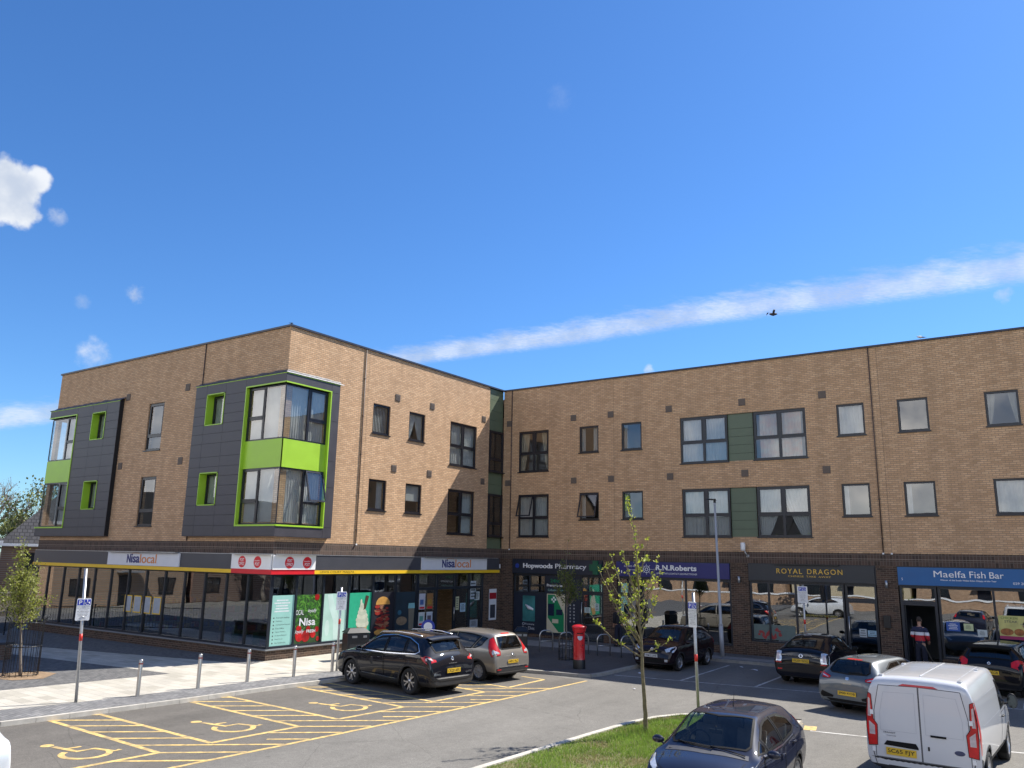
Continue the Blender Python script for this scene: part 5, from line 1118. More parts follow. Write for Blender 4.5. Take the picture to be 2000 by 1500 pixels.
class Car:
    def __init__(s, name, label, cat, pose, st, body, wheels, rad, low=None, arch_r=None, crown=.05, bulge=.03, sub=1, group=None, rings=84):
        x, y, deg, sc = pose
        s.t = thing(name, label, cat, (x, y, -.1), R(deg), scale=sc, group=group); s.W = wheels; s.rad = rad; s.paint = body
        st = sorted(st); xs = [q[0] for q in st]; F = [pchip(xs, [q[k] for q in st]) for k in range(1, 6)]
        s.F = F
        fine = [xs[0]+(xs[-1]-xs[0])*i/1500 for i in range(1501)]; acc = [0]; 
        for a, b in zip(fine[:-1], fine[1:]): acc.append(acc[-1]+math.sqrt((b-a)**2+(F[0](b)-F[0](a))**2+.6*(F[3](b)-F[3](a))**2))
        X = []; j = 0
        for i in range(rings+1):
            tgt = acc[-1]*i/rings
            while j < 1500 and acc[j] < tgt: j += 1
            X.append(fine[j])
        V = []; ring = []
        for x in X:
            zt, wt, zb, wb, z0 = [f(x) for f in F]; pts = []
            hg = zt-crown*(wt/.6)**2-zb
            for i in range(7): t = i/6; pts.append((wt*t, zt-crown*(wt/.6)**2*t**2.2))
            for i in range(1, 6): t = i/6; pts.append((wt+(wb-wt)*t+.035*min(1, max(0, hg)/.3)*math.sin(math.pi*t), zt-crown*(wt/.6)**2-hg*t))
            hb = zb-z0
            for i in range(0, 9):
                t = i/8; yy = wb+bulge*math.sin(min(1, t*1.35)*math.pi)*(1 if t < .75 else 1)-(.10*max(0, (t-.78)/.22)**1.6)
                pts.append((yy, zb-hb*t))
            pts.append((wb*.55, z0-.01)); pts.append((0, z0-.01)); ring.append(pts)
        k = len(ring[0]); n = len(ring)
        for pts in ring:
            for (y_, z_) in pts: V.append((X[ring.index(pts)] if 0 else 0, y_, z_))
        V = []
        for x, pts in zip(X, ring):
            V += [(x, p[0], p[1]) for p in pts]+[(x, -p[0], p[1]) for p in pts[1:-1]]
        tot = 2*k-2
        def idx(i, j, side):      # j along the half ring
            if side == 0 or j in (0, k-1): return i*tot+j
            return i*tot+k+(j-1)
        fs = []
        for i in range(n-1):
            for j in range(k-1):
                for sd in (0, 1): fs.append((idx(i, j, sd), idx(i+1, j, sd), idx(i+1, j+1, sd), idx(i, j+1, sd)))
        for i in (0, n-1):
            for j in range(k-1): 
                if j < k-1: fs.append((idx(i, j, 0), idx(i, j+1, 0), idx(i, j+1, 1), idx(i, j, 1)) if j not in (0, k-2) else ((idx(i, 0, 0), idx(i, 1, 0), idx(i, 1, 1)) if j == 0 else (idx(i, k-2, 0), idx(i, k-1, 0), idx(i, k-2, 1))))
        me = bpy.data.meshes.new('b'); me.from_pydata(V, [], fs); bm = bmesh.new(); bm.from_mesh(me); bmesh.ops.recalc_face_normals(bm, faces=bm.faces); bm.to_mesh(me); bm.free()
        o = bpy.data.objects.new('b', me); COL.objects.link(o); md = o.modifiers.new('s', 'SUBSURF'); md.levels = sub; md.render_levels = sub
        dg = bpy.context.evaluated_depsgraph_get(); dg.update(); m2 = bpy.data.meshes.new_from_object(o.evaluated_get(dg)); bpy.data.objects.remove(o)
        s.bm = bmesh.new(); s.bm.from_mesh(m2); s.bvh = BVHTree.FromBMesh(s.bm); s.cuts = []; s.low = low
        s.Ra = arch_r or rad+.055
    def hit(s, p, d):
        """d: 'S' from the left side, 'B' from behind, 'F' from in front, 'T' from above"""
        if len(p) == 3: q = Vector(p); r = s.bvh.find_nearest(q); return r[0], r[1]
        a, b = p
        o, v = {'S': ((a, 3, b), (0, -1, 0)), 'B': ((-6, a, b), (1, 0, 0)), 'F': ((6, a, b), (-1, 0, 0)), 'T': ((a, b, 5), (0, 0, -1))}[d]
        r = s.bvh.ray_cast(Vector(o), Vector(v))
        if r[0] is None: r = s.bvh.find_nearest(Vector(o)+Vector(v)*(2.2 if d == 'S' else 4))
        return r[0], r[1]
    def frame(s, pts, d):
        P = [s.hit(p, d)[0] for p in pts]; c = sum(P, Vector())/len(P); nn_ = Vector()
        for i in range(len(P)):
            a, b = P[i]-c, P[(i+1) % len(P)]-c; nn_ += a.cross(b)
        nn_.normalize(); r = s.bvh.find_nearest(c)
        if r[1].dot(nn_) < 0: nn_ = -nn_
        ax = nn_.orthogonal().normalized() if abs(nn_.z) > .95 else Vector((0, 0, 1)).cross(nn_).normalized(); ay = nn_.cross(ax)
        return c, ax, ay, nn_, [Vector(((q-c).dot(ax), (q-c).dot(ay))) for q in P]
    def onto(s, q, off, mir=False):
        r = s.bvh.find_nearest(q); v = r[0]+r[1]*off
        return Vector((v.x, -v.y, v.z)) if mir else v
    def patch(s, name, pts, d, mat, off=.004, parent=None, mir=False, step=.07, skirt=.012, cut=0.0, label=None):
        c, ax, ay, nn_, P2 = s.frame(pts, d)
        bm = bmesh.new(); vs = [bm.verts.new(c+ax*p.x+ay*p.y) for p in P2]; bm.faces.new(vs)
        xs = [p.x for p in P2]; ys = [p.y for p in P2]
        for a, lo, hi in ((ax, min(xs), max(xs)), (ay, min(ys), max(ys))):
            k = int((hi-lo)/step)
            for i in range(1, k+1):
                t = lo+(hi-lo)*i/(k+1)
                bmesh.ops.bisect_plane(bm, geom=bm.verts[:]+bm.edges[:]+bm.faces[:], plane_co=c+a*t, plane_no=a)
        bm.verts.ensure_lookup_table(); bm.verts.index_update()
        src = [v.co.copy() for v in bm.verts]; fs = [tuple(v.index for v in f.verts) for f in bm.faces]; be = [(e.verts[0].index, e.verts[1].index) for e in bm.edges if len(e.link_faces) == 1]
        bm.free(); mb = MB(); top = [s.onto(q, off, mir) for q in src]; mb.add(top, fs, 0, True)
        if skirt:
            n = len(src); mb.add(top+[s.onto(q, off-skirt, mir) for q in src], [(a, b, b+n, a+n) for a, b in be])
        if cut: s.cuts.append((c, ax, ay, nn_, inset2(P2, cut), mir))
        o = mb.build(name, mat, parent or s.t, local=True)
        if label: o['label'] = label
        return o
    def band(s, name, pts, d, w0, w1, mat, off=.005, parent=None, mir=False, closed=True, step=.05):
        """ribbon along an outline, between two insets"""
        c, ax, ay, nn_, P2 = s.frame(pts, d); Q = []
        n = len(P2)
        for i in range(n if closed else n-1):
            a, b = P2[i], P2[(i+1) % n]; k = max(1, int((b-a).length/step))
            for j in range(k): Q.append(a+(b-a)*(j/k))
        if not closed: Q.append(P2[-1])
        if closed: I0, I1 = inset2(Q, w0), inset2(Q, w1)
        else:
            I0, I1 = [], []
            for i, q in enumerate(Q):
                t = (Q[min(i+1, len(Q)-1)]-Q[max(i-1, 0)]).normalized(); nn2 = Vector((-t.y, t.x)); I0.append(q+nn2*w0); I1.append(q+nn2*w1)
        m = len(Q); V = [s.onto(c+ax*p.x+ay*p.y, off, mir) for p in I0]+[s.onto(c+ax*p.x+ay*p.y, off, mir) for p in I1]
        mb = MB(); mb.add(V, [(i, (i+1) % m, m+(i+1) % m, m+i) for i in range(m if closed else m-1)], 0, True)
        return mb.build(name, mat, parent or s.t, local=True)
    def window(s, pts, d, mir=False, glass=None, seal=.036, name='window', trim=None):
        g = s.patch(name, pts, d, glass or CGLASS, off=.002, mir=mir, skirt=0, cut=max(.012, seal-.016))
        s.band('seal', pts, d, -.004, seal, SEAL, off=.0085, parent=g, mir=mir)
        if trim: s.band('chrome_trim', pts, d, -.022, -.002, trim, off=.006, parent=g, mir=mir)
        return g
    def both(s, fn, *a, **k): return [fn(*a, **k), fn(*a, mir=True, **k)]
    def finish(s, seats=True, lhd=False, grey=None):
        bm = s.bm; dele = []
        for f in bm.faces:
            q = f.calc_center_median(); kill = False
            for wx in s.W:
                if (q.x-wx)**2+(q.z-s.rad)**2 < s.Ra**2 and abs(q.y) > .45: kill = True
            if not kill:
                for (c, ax, ay, nn_, P2, mir) in s.cuts:
                    p = Vector((q.x, -q.y, q.z)) if mir else q; v = p-c
                    if abs(v.dot(nn_)) < .22 and (Vector((f.normal.x, -f.normal.y, f.normal.z)) if mir else f.normal).dot(nn_) > .3 and in2(Vector((v.dot(ax), v.dot(ay))), P2): kill = True; break
            if kill: dele.append(f)
            else:
                f.smooth = True; f.material_index = 1 if (s.low and s.low(q)) else 0
        bmesh.ops.delete(bm, geom=dele, context='FACES')
        me = bpy.data.meshes.new('body'); bm.to_mesh(me); bm.free(); me.materials.append(s.paint); me.materials.append(PLAST)
        o = bpy.data.objects.new('body', me); COL.objects.link(o); o.parent = s.t; ORG[o.name] = Vector()
        s.body = o
        # arches, liners, floor
        for wx in s.W:
            for mir in (False, True):
                mb = MB(); n = 26; V = []
                for i in range(n+1):
                    a = R(-14+208*i/n)
                    for r in (s.Ra-.02, s.Ra+.035):
                        h = s.hit((wx+r*math.cos(a), max(.22, s.rad+r*math.sin(a))), 'S'); v = h[0]+h[1]*.006; V.append((v.x, -v.y if mir else v.y, v.z))
                mb.add(V, [(2*i, 2*i+1, 2*i+3, 2*i+2) for i in range(n)], 0, True); mb.build('arch_trim', PLAST if s.low else s.paint, s.t, local=True)
                mb = MB(); V = []; sg = -1 if mir else 1
                for i in range(n+1):
                    a = R(-20+220*i/n)
                    for y_ in (.42, s.F[3](wx)+.0): V.append((wx+(s.Ra+.005)*math.cos(a), sg*y_, max(.12, s.rad+(s.Ra+.005)*math.sin(a))))
                mb.add(V, [(2*i, 2*i+1, 2*i+3, 2*i+2) for i in range(n)]); mb.add([(wx+(s.Ra)*math.cos(R(15*i)), sg*.42, s.rad+(s.Ra)*math.sin(R(15*i))) for i in range(24)], [tuple(range(24))])
                mb.build('wheel_arch', SEAL, s.t, local=True)
        x0, x1 = s.W[0]+s.Ra-.45, s.W[1]+.3
        mb = MB(); mb.box(s.W[0]-.45, s.W[1]+.5, -.42, .42, .17, .40); mb.box(s.W[0]+s.Ra, s.W[1]-s.Ra, -.74, .74, .20, .36); mb.build('underbody', SEAL, s.t, local=True)
        if seats:
            mb = MB(); zf = .40; mb.box(s.W[0]-.3, s.W[1]-.35, -.70, .70, zf, zf+.04); mb.build('cabin_floor', CABIN, s.t, local=True)
            xf = .02; 
            for sx, ys in ((xf, (-.36, .36)), (-.85, (-.38, .38))):
                for y_ in ys:
                    mb = MB(); w_ = .24 if sx == xf else .34
                    mb.box(sx-.05, sx+.48, y_-w_, y_+w_, .46, .62); M_ = Matrix.Translation((sx-.14, y_, .88)) @ Matrix.Rotation(R(-14), 4, 'Y'); mb.obox(M_, .07, w_, .30)
                    M_ = Matrix.Translation((sx-.23, y_, 1.24)) @ Matrix.Rotation(R(-14), 4, 'Y'); mb.obox(M_, .05, .13, .085); mb.build('seat', SEATM, s.t, local=True, bevel=.03)
            xd = s.W[1]-.42
            mb = MB(); mb.add([(xd-.30, y_, .95) for y_ in (-.68, .68)]+[(xd+.35, y_, .97) for y_ in (-.62, .62)]+[(xd-.25, y_, .62) for y_ in (-.68, .68)]+[(xd+.35, y_, .62) for y_ in (-.62, .62)], [(0, 1, 3, 2), (0, 1, 5, 4), (2, 3, 7, 6)]); mb.build('dashboard', CABIN, s.t, local=True)
            mb = MB(); yw = -.36; n = 20      # right-hand drive
            mb.tube([(xd-.42+.05*math.sin(R(18*i))*-1, yw+.18*math.cos(R(18*i)), .98+.17*math.sin(R(18*i))) for i in range(n+1)], .014, 6, cap=False); mb.tube([(xd-.42, yw-.17, .97), (xd-.40, yw, .96), (xd-.42, yw+.17, .97)], .02, 6); mb.tube([(xd-.4, yw, .96), (xd-.1, yw, .88)], .03, 6); mb.build('steering_wheel', SEAL, s.t, local=True)
        return o
    def wheel(s, wx, side, style, yc, wid=.20, rimr=None):
        r = s.rad; rr = rimr or r*.64; sg = side
        wh = bpy.data.objects.new('wheel', None); COL.objects.link(wh); wh.parent = s.t; wh.location = (wx, sg*yc, r); wh.empty_display_size = .2; ORG[wh.name] = Vector()
        Mx = Matrix.Rotation(R(-90)*sg, 4, 'X')
        mb = MB(); h = wid/2; mb.lathe([(rr-.01, -h), (r-.03, -h), (r-.008, -h+.025), (r, -h+.05), (r, h-.05), (r-.008, h-.025), (r-.03, h-.002), (rr+.03, h), (rr, h-.012), (rr-.01, h-.02)], n=40, M=Mx); mb.build('tyre', TYRE, wh, local=True)
        mb = MB(); fm = {'kadjar': 0, 'alloy5': 1, 'cover': 2, 'alloy8': 1}[style]
        mb.lathe([(rr+.003, h-.012), (rr-.012, h-.014), (rr-.02, h-.06), (rr-.03, -h+.02)], n=40, M=Mx, m=1 if style == 'kadjar' else 0)
        mb.lathe([(rr-.02, h-.075), (.0, h-.08)], n=30, M=Mx, m=2)
        mb.lathe([(.0, h-.018), (.055, h-.02), (.062, h-.035), (.062, h-.07)], n=20, M=Mx)
        nsp = {'kadjar': 5, 'alloy5': 5, 'cover': 9, 'alloy8': 8}[style]
        for i in range(nsp):
            a = 2*math.pi*i/nsp+.3
            for da, w_ in (((-.13, .013), (.13, .013)) if style == 'kadjar' else ((0, .030 if style != 'cover' else .03),)):
                p = []
                a2 = a+da*2.1; 
                for (rad_, aa, ww) in ((.04, a+da*.5, w_*1.5), (rr*.55, a+da*1.1, w_*1.15), (rr-.012, a2 if style == 'kadjar' else a, w_*1.6)):
                    cx, cy = rad_*math.cos(aa), rad_*math.sin(aa); tx, ty = -math.sin(aa)*ww, math.cos(aa)*ww; p.append(((cx-tx, cy-ty), (cx+tx, cy+ty)))
                V = []
                for q, zz in zip(p, (h-.03, h-.025, h-.02)):
                    for e in q: V.append(Mx @ Vector((e[0], e[1], zz)))
                for q, zz in zip(p, (h-.06, h-.06, h-.05)):
                    for e in q: V.append(Mx @ Vector((e[0], e[1], zz)))
                mb.add(V, [(0, 1, 3, 2), (2, 3, 5, 4), (6, 7, 9, 8), (8, 9, 11, 10), (0, 2, 8, 6), (2, 4, 10, 8), (1, 3, 9, 7), (3, 5, 11, 9)], 0)
        mb.build('rim', [{'kadjar': ALLOY, 'alloy5': ALLOY, 'alloy8': ALLOY, 'cover': HUBC}[style], ALLOYD, DISC if style not in ('cover', 'kadjar') else ALLOYD], wh, local=True)
    def wheels4(s, style, yc, **k):
        for wx in s.W:
            for sd in (1, -1): s.wheel(wx, sd, style, yc, **k)
    def plate(s, xyz, d, text, mat, w_=.52, h_=.112, tilt=0, name='number_plate'):
        """d = +1 facing forwards, -1 facing backwards"""
        x, y, z = xyz; Mx = Matrix.Translation((x, y, z)) @ Matrix.Rotation(R(tilt)*d, 4, 'Y')
        mb = MB(); mb.obox(Mx, .006, w_/2, h_/2); p = mb.build(name, mat, s.t, local=True)
        letters(text, lambda q, th: Mx @ Vector((d*(.006+th), q[0]*d, q[1])), -w_*.45, w_*.45, -h_*.34, h_*.34, BLACK, p, bold=.012, th=.002, local=True)
    def handle(s, x, z, mir=False, mat=None, parent=None):
        h = s.hit((x, z), 'S'); mb = MB(); sg = -1 if mir else 1; y_ = h[0].y
        mb.tube([(x-.09, sg*(y_-.01), z), (x-.075, sg*(y_+.03), z), (x+.075, sg*(y_+.035), z), (x+.09, sg*(y_-.01), z)], .014, 8); mb.build('door_handle', mat or s.paint, parent or s.t, local=True)
    def mirror(s, x, z, y, mir=False, mat=None, sz=(.07, .11, .075)):
        sg = -1 if mir else 1; mb = MB()
        V = []; n, k = 10, 14
        for i in range(n+1):
            t = math.pi*i/n
            for j in range(k):
                a = 2*math.pi*j/k; V.append((x+sz[0]*(math.cos(t) if math.cos(t) > 0 else .35*math.cos(t)), sg*(y+sz[1]*math.sin(t)*math.cos(a)), z+sz[2]*math.sin(t)*math.sin(a)*(1 if math.sin(a) > 0 else .85)))
        mb.add(V, [(i*k+j, i*k+(j+1) % k, (i+1)*k+(j+1) % k, (i+1)*k+j) for i in range(n) for j in range(k)], 0, True); o = mb.build('door_mirror', mat or s.paint, s.t, local=True)
        mb = MB(); h = s.hit((x+.03, z-.06), 'S'); mb.tube([(x+.03, sg*(h[0].y-.02), z-.07), (x+.02, sg*(y-sz[1]*.6), z-.03)], .022, 8); mb.build('mirror_arm', PLAST, o, local=True)
        mb = MB(); mb.add([(x-.026, sg*(y+sz[1]*.85*math.cos(R(30*i))), z+sz[2]*.8*math.sin(R(30*i))) for i in range(12)], [tuple(range(12))]); mb.build('mirror_glass', MIRG, o, local=True)
    def door(s, pts, mir=False, hx=None, hz=None, hm=None):
        d = s.patch('door', pts, 'S', s.paint, off=.0025, mir=mir, step=.06, skirt=.006); s.band('door_seam', pts, 'S', -.005, .005, SEAL, off=.004, parent=d, mir=mir)
        if hx is not None: s.handle(hx, hz, mir, hm, d)
    def lamp(s, name, pts, mat, mir=False, off=.008, d='S', rim=True, parts=()):
        l = s.patch(name, pts, d, mat, off=off, mir=mir, step=.05)
        if rim: s.band('lamp_rim', pts, d, -.004, .006, SEAL, off=off+.001, parent=l, mir=mir)
        for nm, pp, mt in parts: s.patch(nm, pp, d, mt, off=off+.002, parent=l, mir=mir, step=.05, skirt=.003)
        return l
    def badge(s, xyz, r, d=-1, mat=None, name='badge'):
        h = s.bvh.find_nearest(Vector(xyz)); Mx = Matrix.Translation(h[0]+h[1]*.004) @ h[1].to_track_quat('Z', 'Y').to_matrix().to_4x4()
        mb = MB(); mb.lathe([(r*.55, 0), (r*.6, .006), (r*.9, .008), (r, .004), (r, 0)], n=20, M=Mx); mb.tube([Mx @ Vector((-r*.7, 0, .006)), Mx @ Vector((r*.7, 0, .006))], r*.12, 5); mb.build(name, mat or CHROME, s.t, local=True)
    def text(s, body, x, y0, y1, z0, z1, mat=None):
        """lettering on the tail, read from behind"""
        h = s.hit(((y0+y1)/2, (z0+z1)/2), 'B')[0].x-.006
        letters(body, lambda q, th: Vector((h-th, -q[0], q[1])), y0, y1, z0, z1, mat or CHROME, s.t, bold=.01, th=.003, local=True)
    def wiper(s, pts, mat=None):
        mb = MB(); P = [s.bvh.find_nearest(Vector(p)) for p in pts]; mb.tube([q[0]+q[1]*.022 for q in P], .009, 6); mb.tube([P[-1][0]+(P[-2][0]-P[-1][0])*.0+P[-1][1]*.015, P[0][0]*.5+P[-1][0]*.5+P[0][1]*.03], .006, 5); mb.build('wiper', SEAL, s.t, local=True)
    def antenna(s, x, y, l=.22, tilt=.35):
        h = s.bvh.ray_cast(Vector((x, y, 4)), Vector((0, 0, -1)))[0]; mb = MB(); mb.tube([h, h+Vector((-.01, 0, .02)), h+Vector((-l*tilt, 0, l))], [.012, .008, .003], 6); mb.build('antenna', SEAL, s.t, local=True)

# --- black crossover in the disabled bay
c = Car('parked_car', 'glossy black family crossover with silver roof rails parked nearest the camera in the disabled bays', 'car', (6.90, -.50, 173.5, 1.003),
 [(-2.225, .50, .60, .44, .66, .30), (-2.21, .66, .70, .58, .76, .28), (-2.17, .90, .74, .82, .85, .26), (-2.10, 1.06, .72, .97, .885, .25), (-1.98, 1.17, .68, 1.03, .90, .24), (-1.85, 1.34, .62, 1.05, .905, .24), (-1.76, 1.47, .59, 1.06, .91, .24), (-1.62, 1.53, .59, 1.06, .915, .24),
  (-1.2, 1.575, .60, 1.05, .92, .22), (-.5, 1.60, .60, 1.02, .92, .22), (.1, 1.585, .60, 1.0, .92, .22), (.42, 1.53, .60, .99, .92, .22), (.8, 1.33, .65, .98, .918, .22), (1.18, 1.12, .72, .98, .91, .22), (1.30, 1.075, .74, .97, .905, .22), (1.7, 1.02, .72, .92, .89, .23), (2.0, .93, .67, .83, .84, .24), (2.13, .83, .62, .74, .78, .25), (2.20, .62, .58, .55, .72, .26), (2.225, .48, .56, .42, .68, .28)],
 paint('black_metallic_paint', (.004, .005, .010), .0, .5, coat=1, dust=.06, spec=.05), (-1.32, 1.32), .355, low=lambda q: q.z < .40 and abs(q.x) < 3, arch_r=.42)
SW = [(.98, 1.035), (.62, 1.26), (.20, 1.44), (-.45, 1.50), (-1.05, 1.46), (-1.50, 1.32), (-1.66, 1.16), (-1.55, 1.105), (-.9, 1.075), (-.2, 1.05)]
for mir in (False, True):
    c.window([(.93, 1.045), (.60, 1.255), (.18, 1.435), (-.16, 1.465), (-.20, 1.05)], 'S', mir, glass=CGLASSC)
    c.window([(-.24, 1.055), (-.20, 1.468), (-.55, 1.49), (-1.0, 1.46), (-1.06, 1.09)], 'S', mir)
    c.window([(-1.11, 1.09), (-1.05, 1.45), (-1.46, 1.33), (-1.64, 1.16), (-1.54, 1.11)], 'S', mir)
    c.band('chrome_trim', SW, 'S', -.03, -.008, CHROME, off=.007, mir=mir)
    c.door([(.93, .99), (-.20, .995), (-.24, .40), (.75, .38), (.98, .62)], mir, -.05, .90); c.door([(-.24, .995), (-1.16, 1.03), (-1.22, .82), (-.98, .52), (-.82, .40), (-.26, .40)], mir, -1.03, .93)
    c.lamp('tail_lamp', [(-1.72, .90, 1.02), (-1.95, .90, 1.06), (-2.12, .80, 1.02), (-2.16, .60, .98), (-2.18, .56, .90), (-2.10, .86, .88), (-1.90, .90, .93)], REDL, mir, parts=(('lamp_element', [(-1.98, .9, 1.0), (-2.13, .76, .99), (-2.15, .72, .94), (-2.02, .89, .94)], WHITEL),))
    c.lamp('headlight', [(2.12, .60, .84), (2.0, .76, .92), (1.78, .86, .97), (1.80, .88, .88), (2.05, .78, .78), (2.16, .62, .76)], CLEARL, mir)
    c.mirror(.88, 1.07, 1.0, mir)
    mb = MB(); sg = -1 if mir else 1; mb.tube([(.38, sg*.60, 1.50), (.25, sg*.60, 1.56), (-.4, sg*.61, 1.60), (-1.1, sg*.60, 1.585), (-1.5, sg*.585, 1.53)], .018, 8); mb.build('roof_rail', CHROME, c.t, local=True)
    c.band('sill_trim', [(.78, .42), (-.2, .40), (-.80, .38)], 'S', -.012, .014, CHROME, off=.012, mir=mir, closed=False)
    c.lamp('fog_lamp', [(-2.16, .74, .62), (-2.21, .50, .60), (-2.21, .50, .55), (-2.15, .76, .56)], CHROME, mir, rim=False)
c.window([(.62, 1.40), (.52, 1.12), (-.52, 1.12), (-.62, 1.40)][::1], 'B'); 
c.window([(-.60, 1.49), (.60, 1.49), (.70, 1.13), (-.70, 1.13)], 'F', name='windscreen', glass=CGLASSC)
c.patch('bumper', [(-.84, .46), (.84, .46), (.84, .30), (-.84, .30)], 'B', PLAST, off=.006); c.patch('skid_plate', [(-.70, .50), (.70, .50), (.60, .465), (-.60, .465)], 'B', CHROME, off=.012)
mb = MB(); mb.add([(-1.60, y_, 1.545-.03*abs(y_)) for y_ in (-.6, -.3, 0, .3, .6)]+[(-1.90, y_*.95, 1.475-.04*abs(y_)) for y_ in (-.6, -.3, 0, .3, .6)]+[(-1.88, y_*.95, 1.445-.04*abs(y_)) for y_ in (-.6, -.3, 0, .3, .6)], [(i, i+1, i+6, i+5) for i in range(4)]+[(i+5, i+6, i+11, i+10) for i in range(4)], 0, True); mb.build('spoiler', c.paint, c.t, local=True)
c.wiper([(-2.0, .0, 1.16), (-1.96, -.25, 1.20), (-1.94, -.38, 1.19)]); c.badge((-2.15, 0, .96), .055); c.text('KADJAR', 0, -.16, .16, .83, .86)
c.plate((-2.235, 0, .66), -1, 'CK20 AFU', PLY); c.finish(); c.wheels4('kadjar', .79, wid=.22, rimr=.245); c.t.scale = (.985, 1.0, 1.025)

# --- beige-grey people carrier beside it
c = Car('parked_car', 'beige-grey people carrier parked beyond the black crossover, near the entrance', 'car', (6.86, 2.81, 173.2, .925),
 [(-2.18, .46, .60, .40, .68, .30), (-2.165, .66, .70, .58, .78, .28), (-2.14, .90, .74, .82, .85, .26), (-2.10, 1.02, .73, .94, .875, .25), (-2.03, 1.16, .68, 1.0, .885, .24), (-1.90, 1.38, .62, 1.04, .89, .24), (-1.80, 1.52, .585, 1.05, .895, .24), (-1.62, 1.59, .59, 1.05, .90, .24),
  (-1.1, 1.625, .61, 1.02, .915, .22), (-.4, 1.64, .62, .98, .92, .22), (.2, 1.62, .62, .96, .92, .22), (.55, 1.54, .62, .95, .918, .22), (1.0, 1.30, .67, .94, .91, .22), (1.38, 1.08, .74, .94, .90, .22), (1.55, 1.02, .74, .91, .885, .23), (1.85, .93, .70, .83, .85, .24), (2.05, .82, .62, .72, .78, .25), (2.13, .62, .58, .55, .72, .26), (2.16, .48, .56, .42, .68, .28)],
 paint('beige_grey_paint', (.24, .22, .19), .35, .4, coat=1, dust=.1), (-1.35, 1.33), .325, low=lambda q: q.z < .32, arch_r=.375)
for mir in (False, True):
    c.window([(.98, 1.05), (.55, 1.36), (.25, 1.49), (-.12, 1.52), (-.14, 1.01)], 'S', mir); c.window([(-.19, 1.01), (-.17, 1.525), (-.9, 1.51), (-1.34, 1.46), (-1.02, 1.05)], 'S', mir)
    c.window([(-1.08, 1.06), (-1.38, 1.45), (-1.64, 1.41), (-1.46, 1.17), (-1.2, 1.07)], 'S', mir, seal=.02)
    c.door([(1.0, .97), (-.15, .95), (-.18, .36), (.75, .34), (.98, .60)], mir, -.03, .84); c.door([(-.18, .95), (-1.10, 1.0), (-1.2, .78), (-.98, .5), (-.85, .35), (-.2, .36)], mir, -.98, .90)
    c.lamp('tail_lamp', [(-1.70, .80, 1.42), (-1.80, .62, 1.46), (-1.98, .66, 1.22), (-2.10, .56, 1.00), (-2.12, .58, .86), (-2.02, .84, .84), (-1.88, .87, .96), (-1.78, .86, 1.15)], REDL, mir, parts=(('lamp_element', [(-1.98, .84, .99), (-2.10, .66, .99), (-2.11, .64, .92), (-2.02, .82, .90)], CLEARL),))
    c.lamp('headlight', [(2.05, .60, .84), (1.9, .76, .92), (1.66, .86, .96), (1.72, .88, .84), (1.98, .78, .76)], CLEARL, mir); c.mirror(.95, 1.02, 1.0, mir)
    c.lamp('reflector', [(-2.10, .78, .44), (-2.16, .62, .44), (-2.16, .62, .41), (-2.10, .78, .41)], REDL, mir, rim=False)
c.window([(.52, 1.46), (.60, 1.10), (.48, 1.05), (-.48, 1.05), (-.60, 1.10), (-.52, 1.46)], 'B', glass=CGLASSC); c.window([(-.60, 1.53), (.60, 1.53), (.72, 1.10), (-.72, 1.10)], 'F', name='windscreen')
c.patch('bumper', [(-.84, .46), (.84, .46), (.82, .34), (-.82, .34)], 'B', PLAST, off=.006); c.patch('bumper_trim', [(-.72, .50), (.72, .50), (.72, .465), (-.72, .465)], 'B', CHROME, off=.010)
c.patch('brake_lamp', [(-.2, 1.555), (.2, 1.555), (.2, 1.525), (-.2, 1.525)], 'B', REDL, off=.01); c.wiper([(-2.0, 0, 1.08), (-1.97, -.3, 1.12), (-1.95, -.42, 1.12)])
c.badge((-2.13, 0, .90), .045); c.text('SCENIC', 0, -.14, .14, .78, .81); c.plate((-2.185, 0, .66), -1, 'WP11 FLC', PLY); c.antenna(-1.2, 0, .16); c.finish(); c.wheels4('cover', .78, rimr=.21)

# --- small dark hatchback facing out
c = Car('parked_car', 'small dark maroon-black hatchback facing the camera in the shaded bay below the optician', 'car', (11.28, 9.69, -92.9, .955),
 [(-1.88, .46, .60, .40, .68, .30), (-1.87, .66, .70, .58, .76, .28), (-1.84, .92, .74, .84, .82, .26), (-1.78, 1.08, .68, .98, .845, .25), (-1.66, 1.30, .60, 1.02, .85, .24), (-1.58, 1.43, .56, 1.03, .855, .24), (-1.4, 1.49, .56, 1.03, .86, .24),
  (-.8, 1.525, .57, 1.0, .86, .22), (-.1, 1.53, .57, .97, .86, .22), (.35, 1.48, .57, .95, .86, .22), (.8, 1.23, .62, .94, .855, .22), (1.15, 1.04, .68, .94, .85, .22), (1.3, 1.0, .70, .91, .845, .23), (1.6, .94, .68, .85, .82, .24), (1.8, .84, .62, .75, .77, .25), (1.88, .66, .60, .58, .72, .26), (1.915, .48, .58, .42, .68, .28)],
 paint('dark_maroon_paint', (.010, .003, .006), .0, .5, coat=.7, dust=.05, spec=.05), (-1.23, 1.23), .31, low=lambda q: q.z < .30, arch_r=.355)
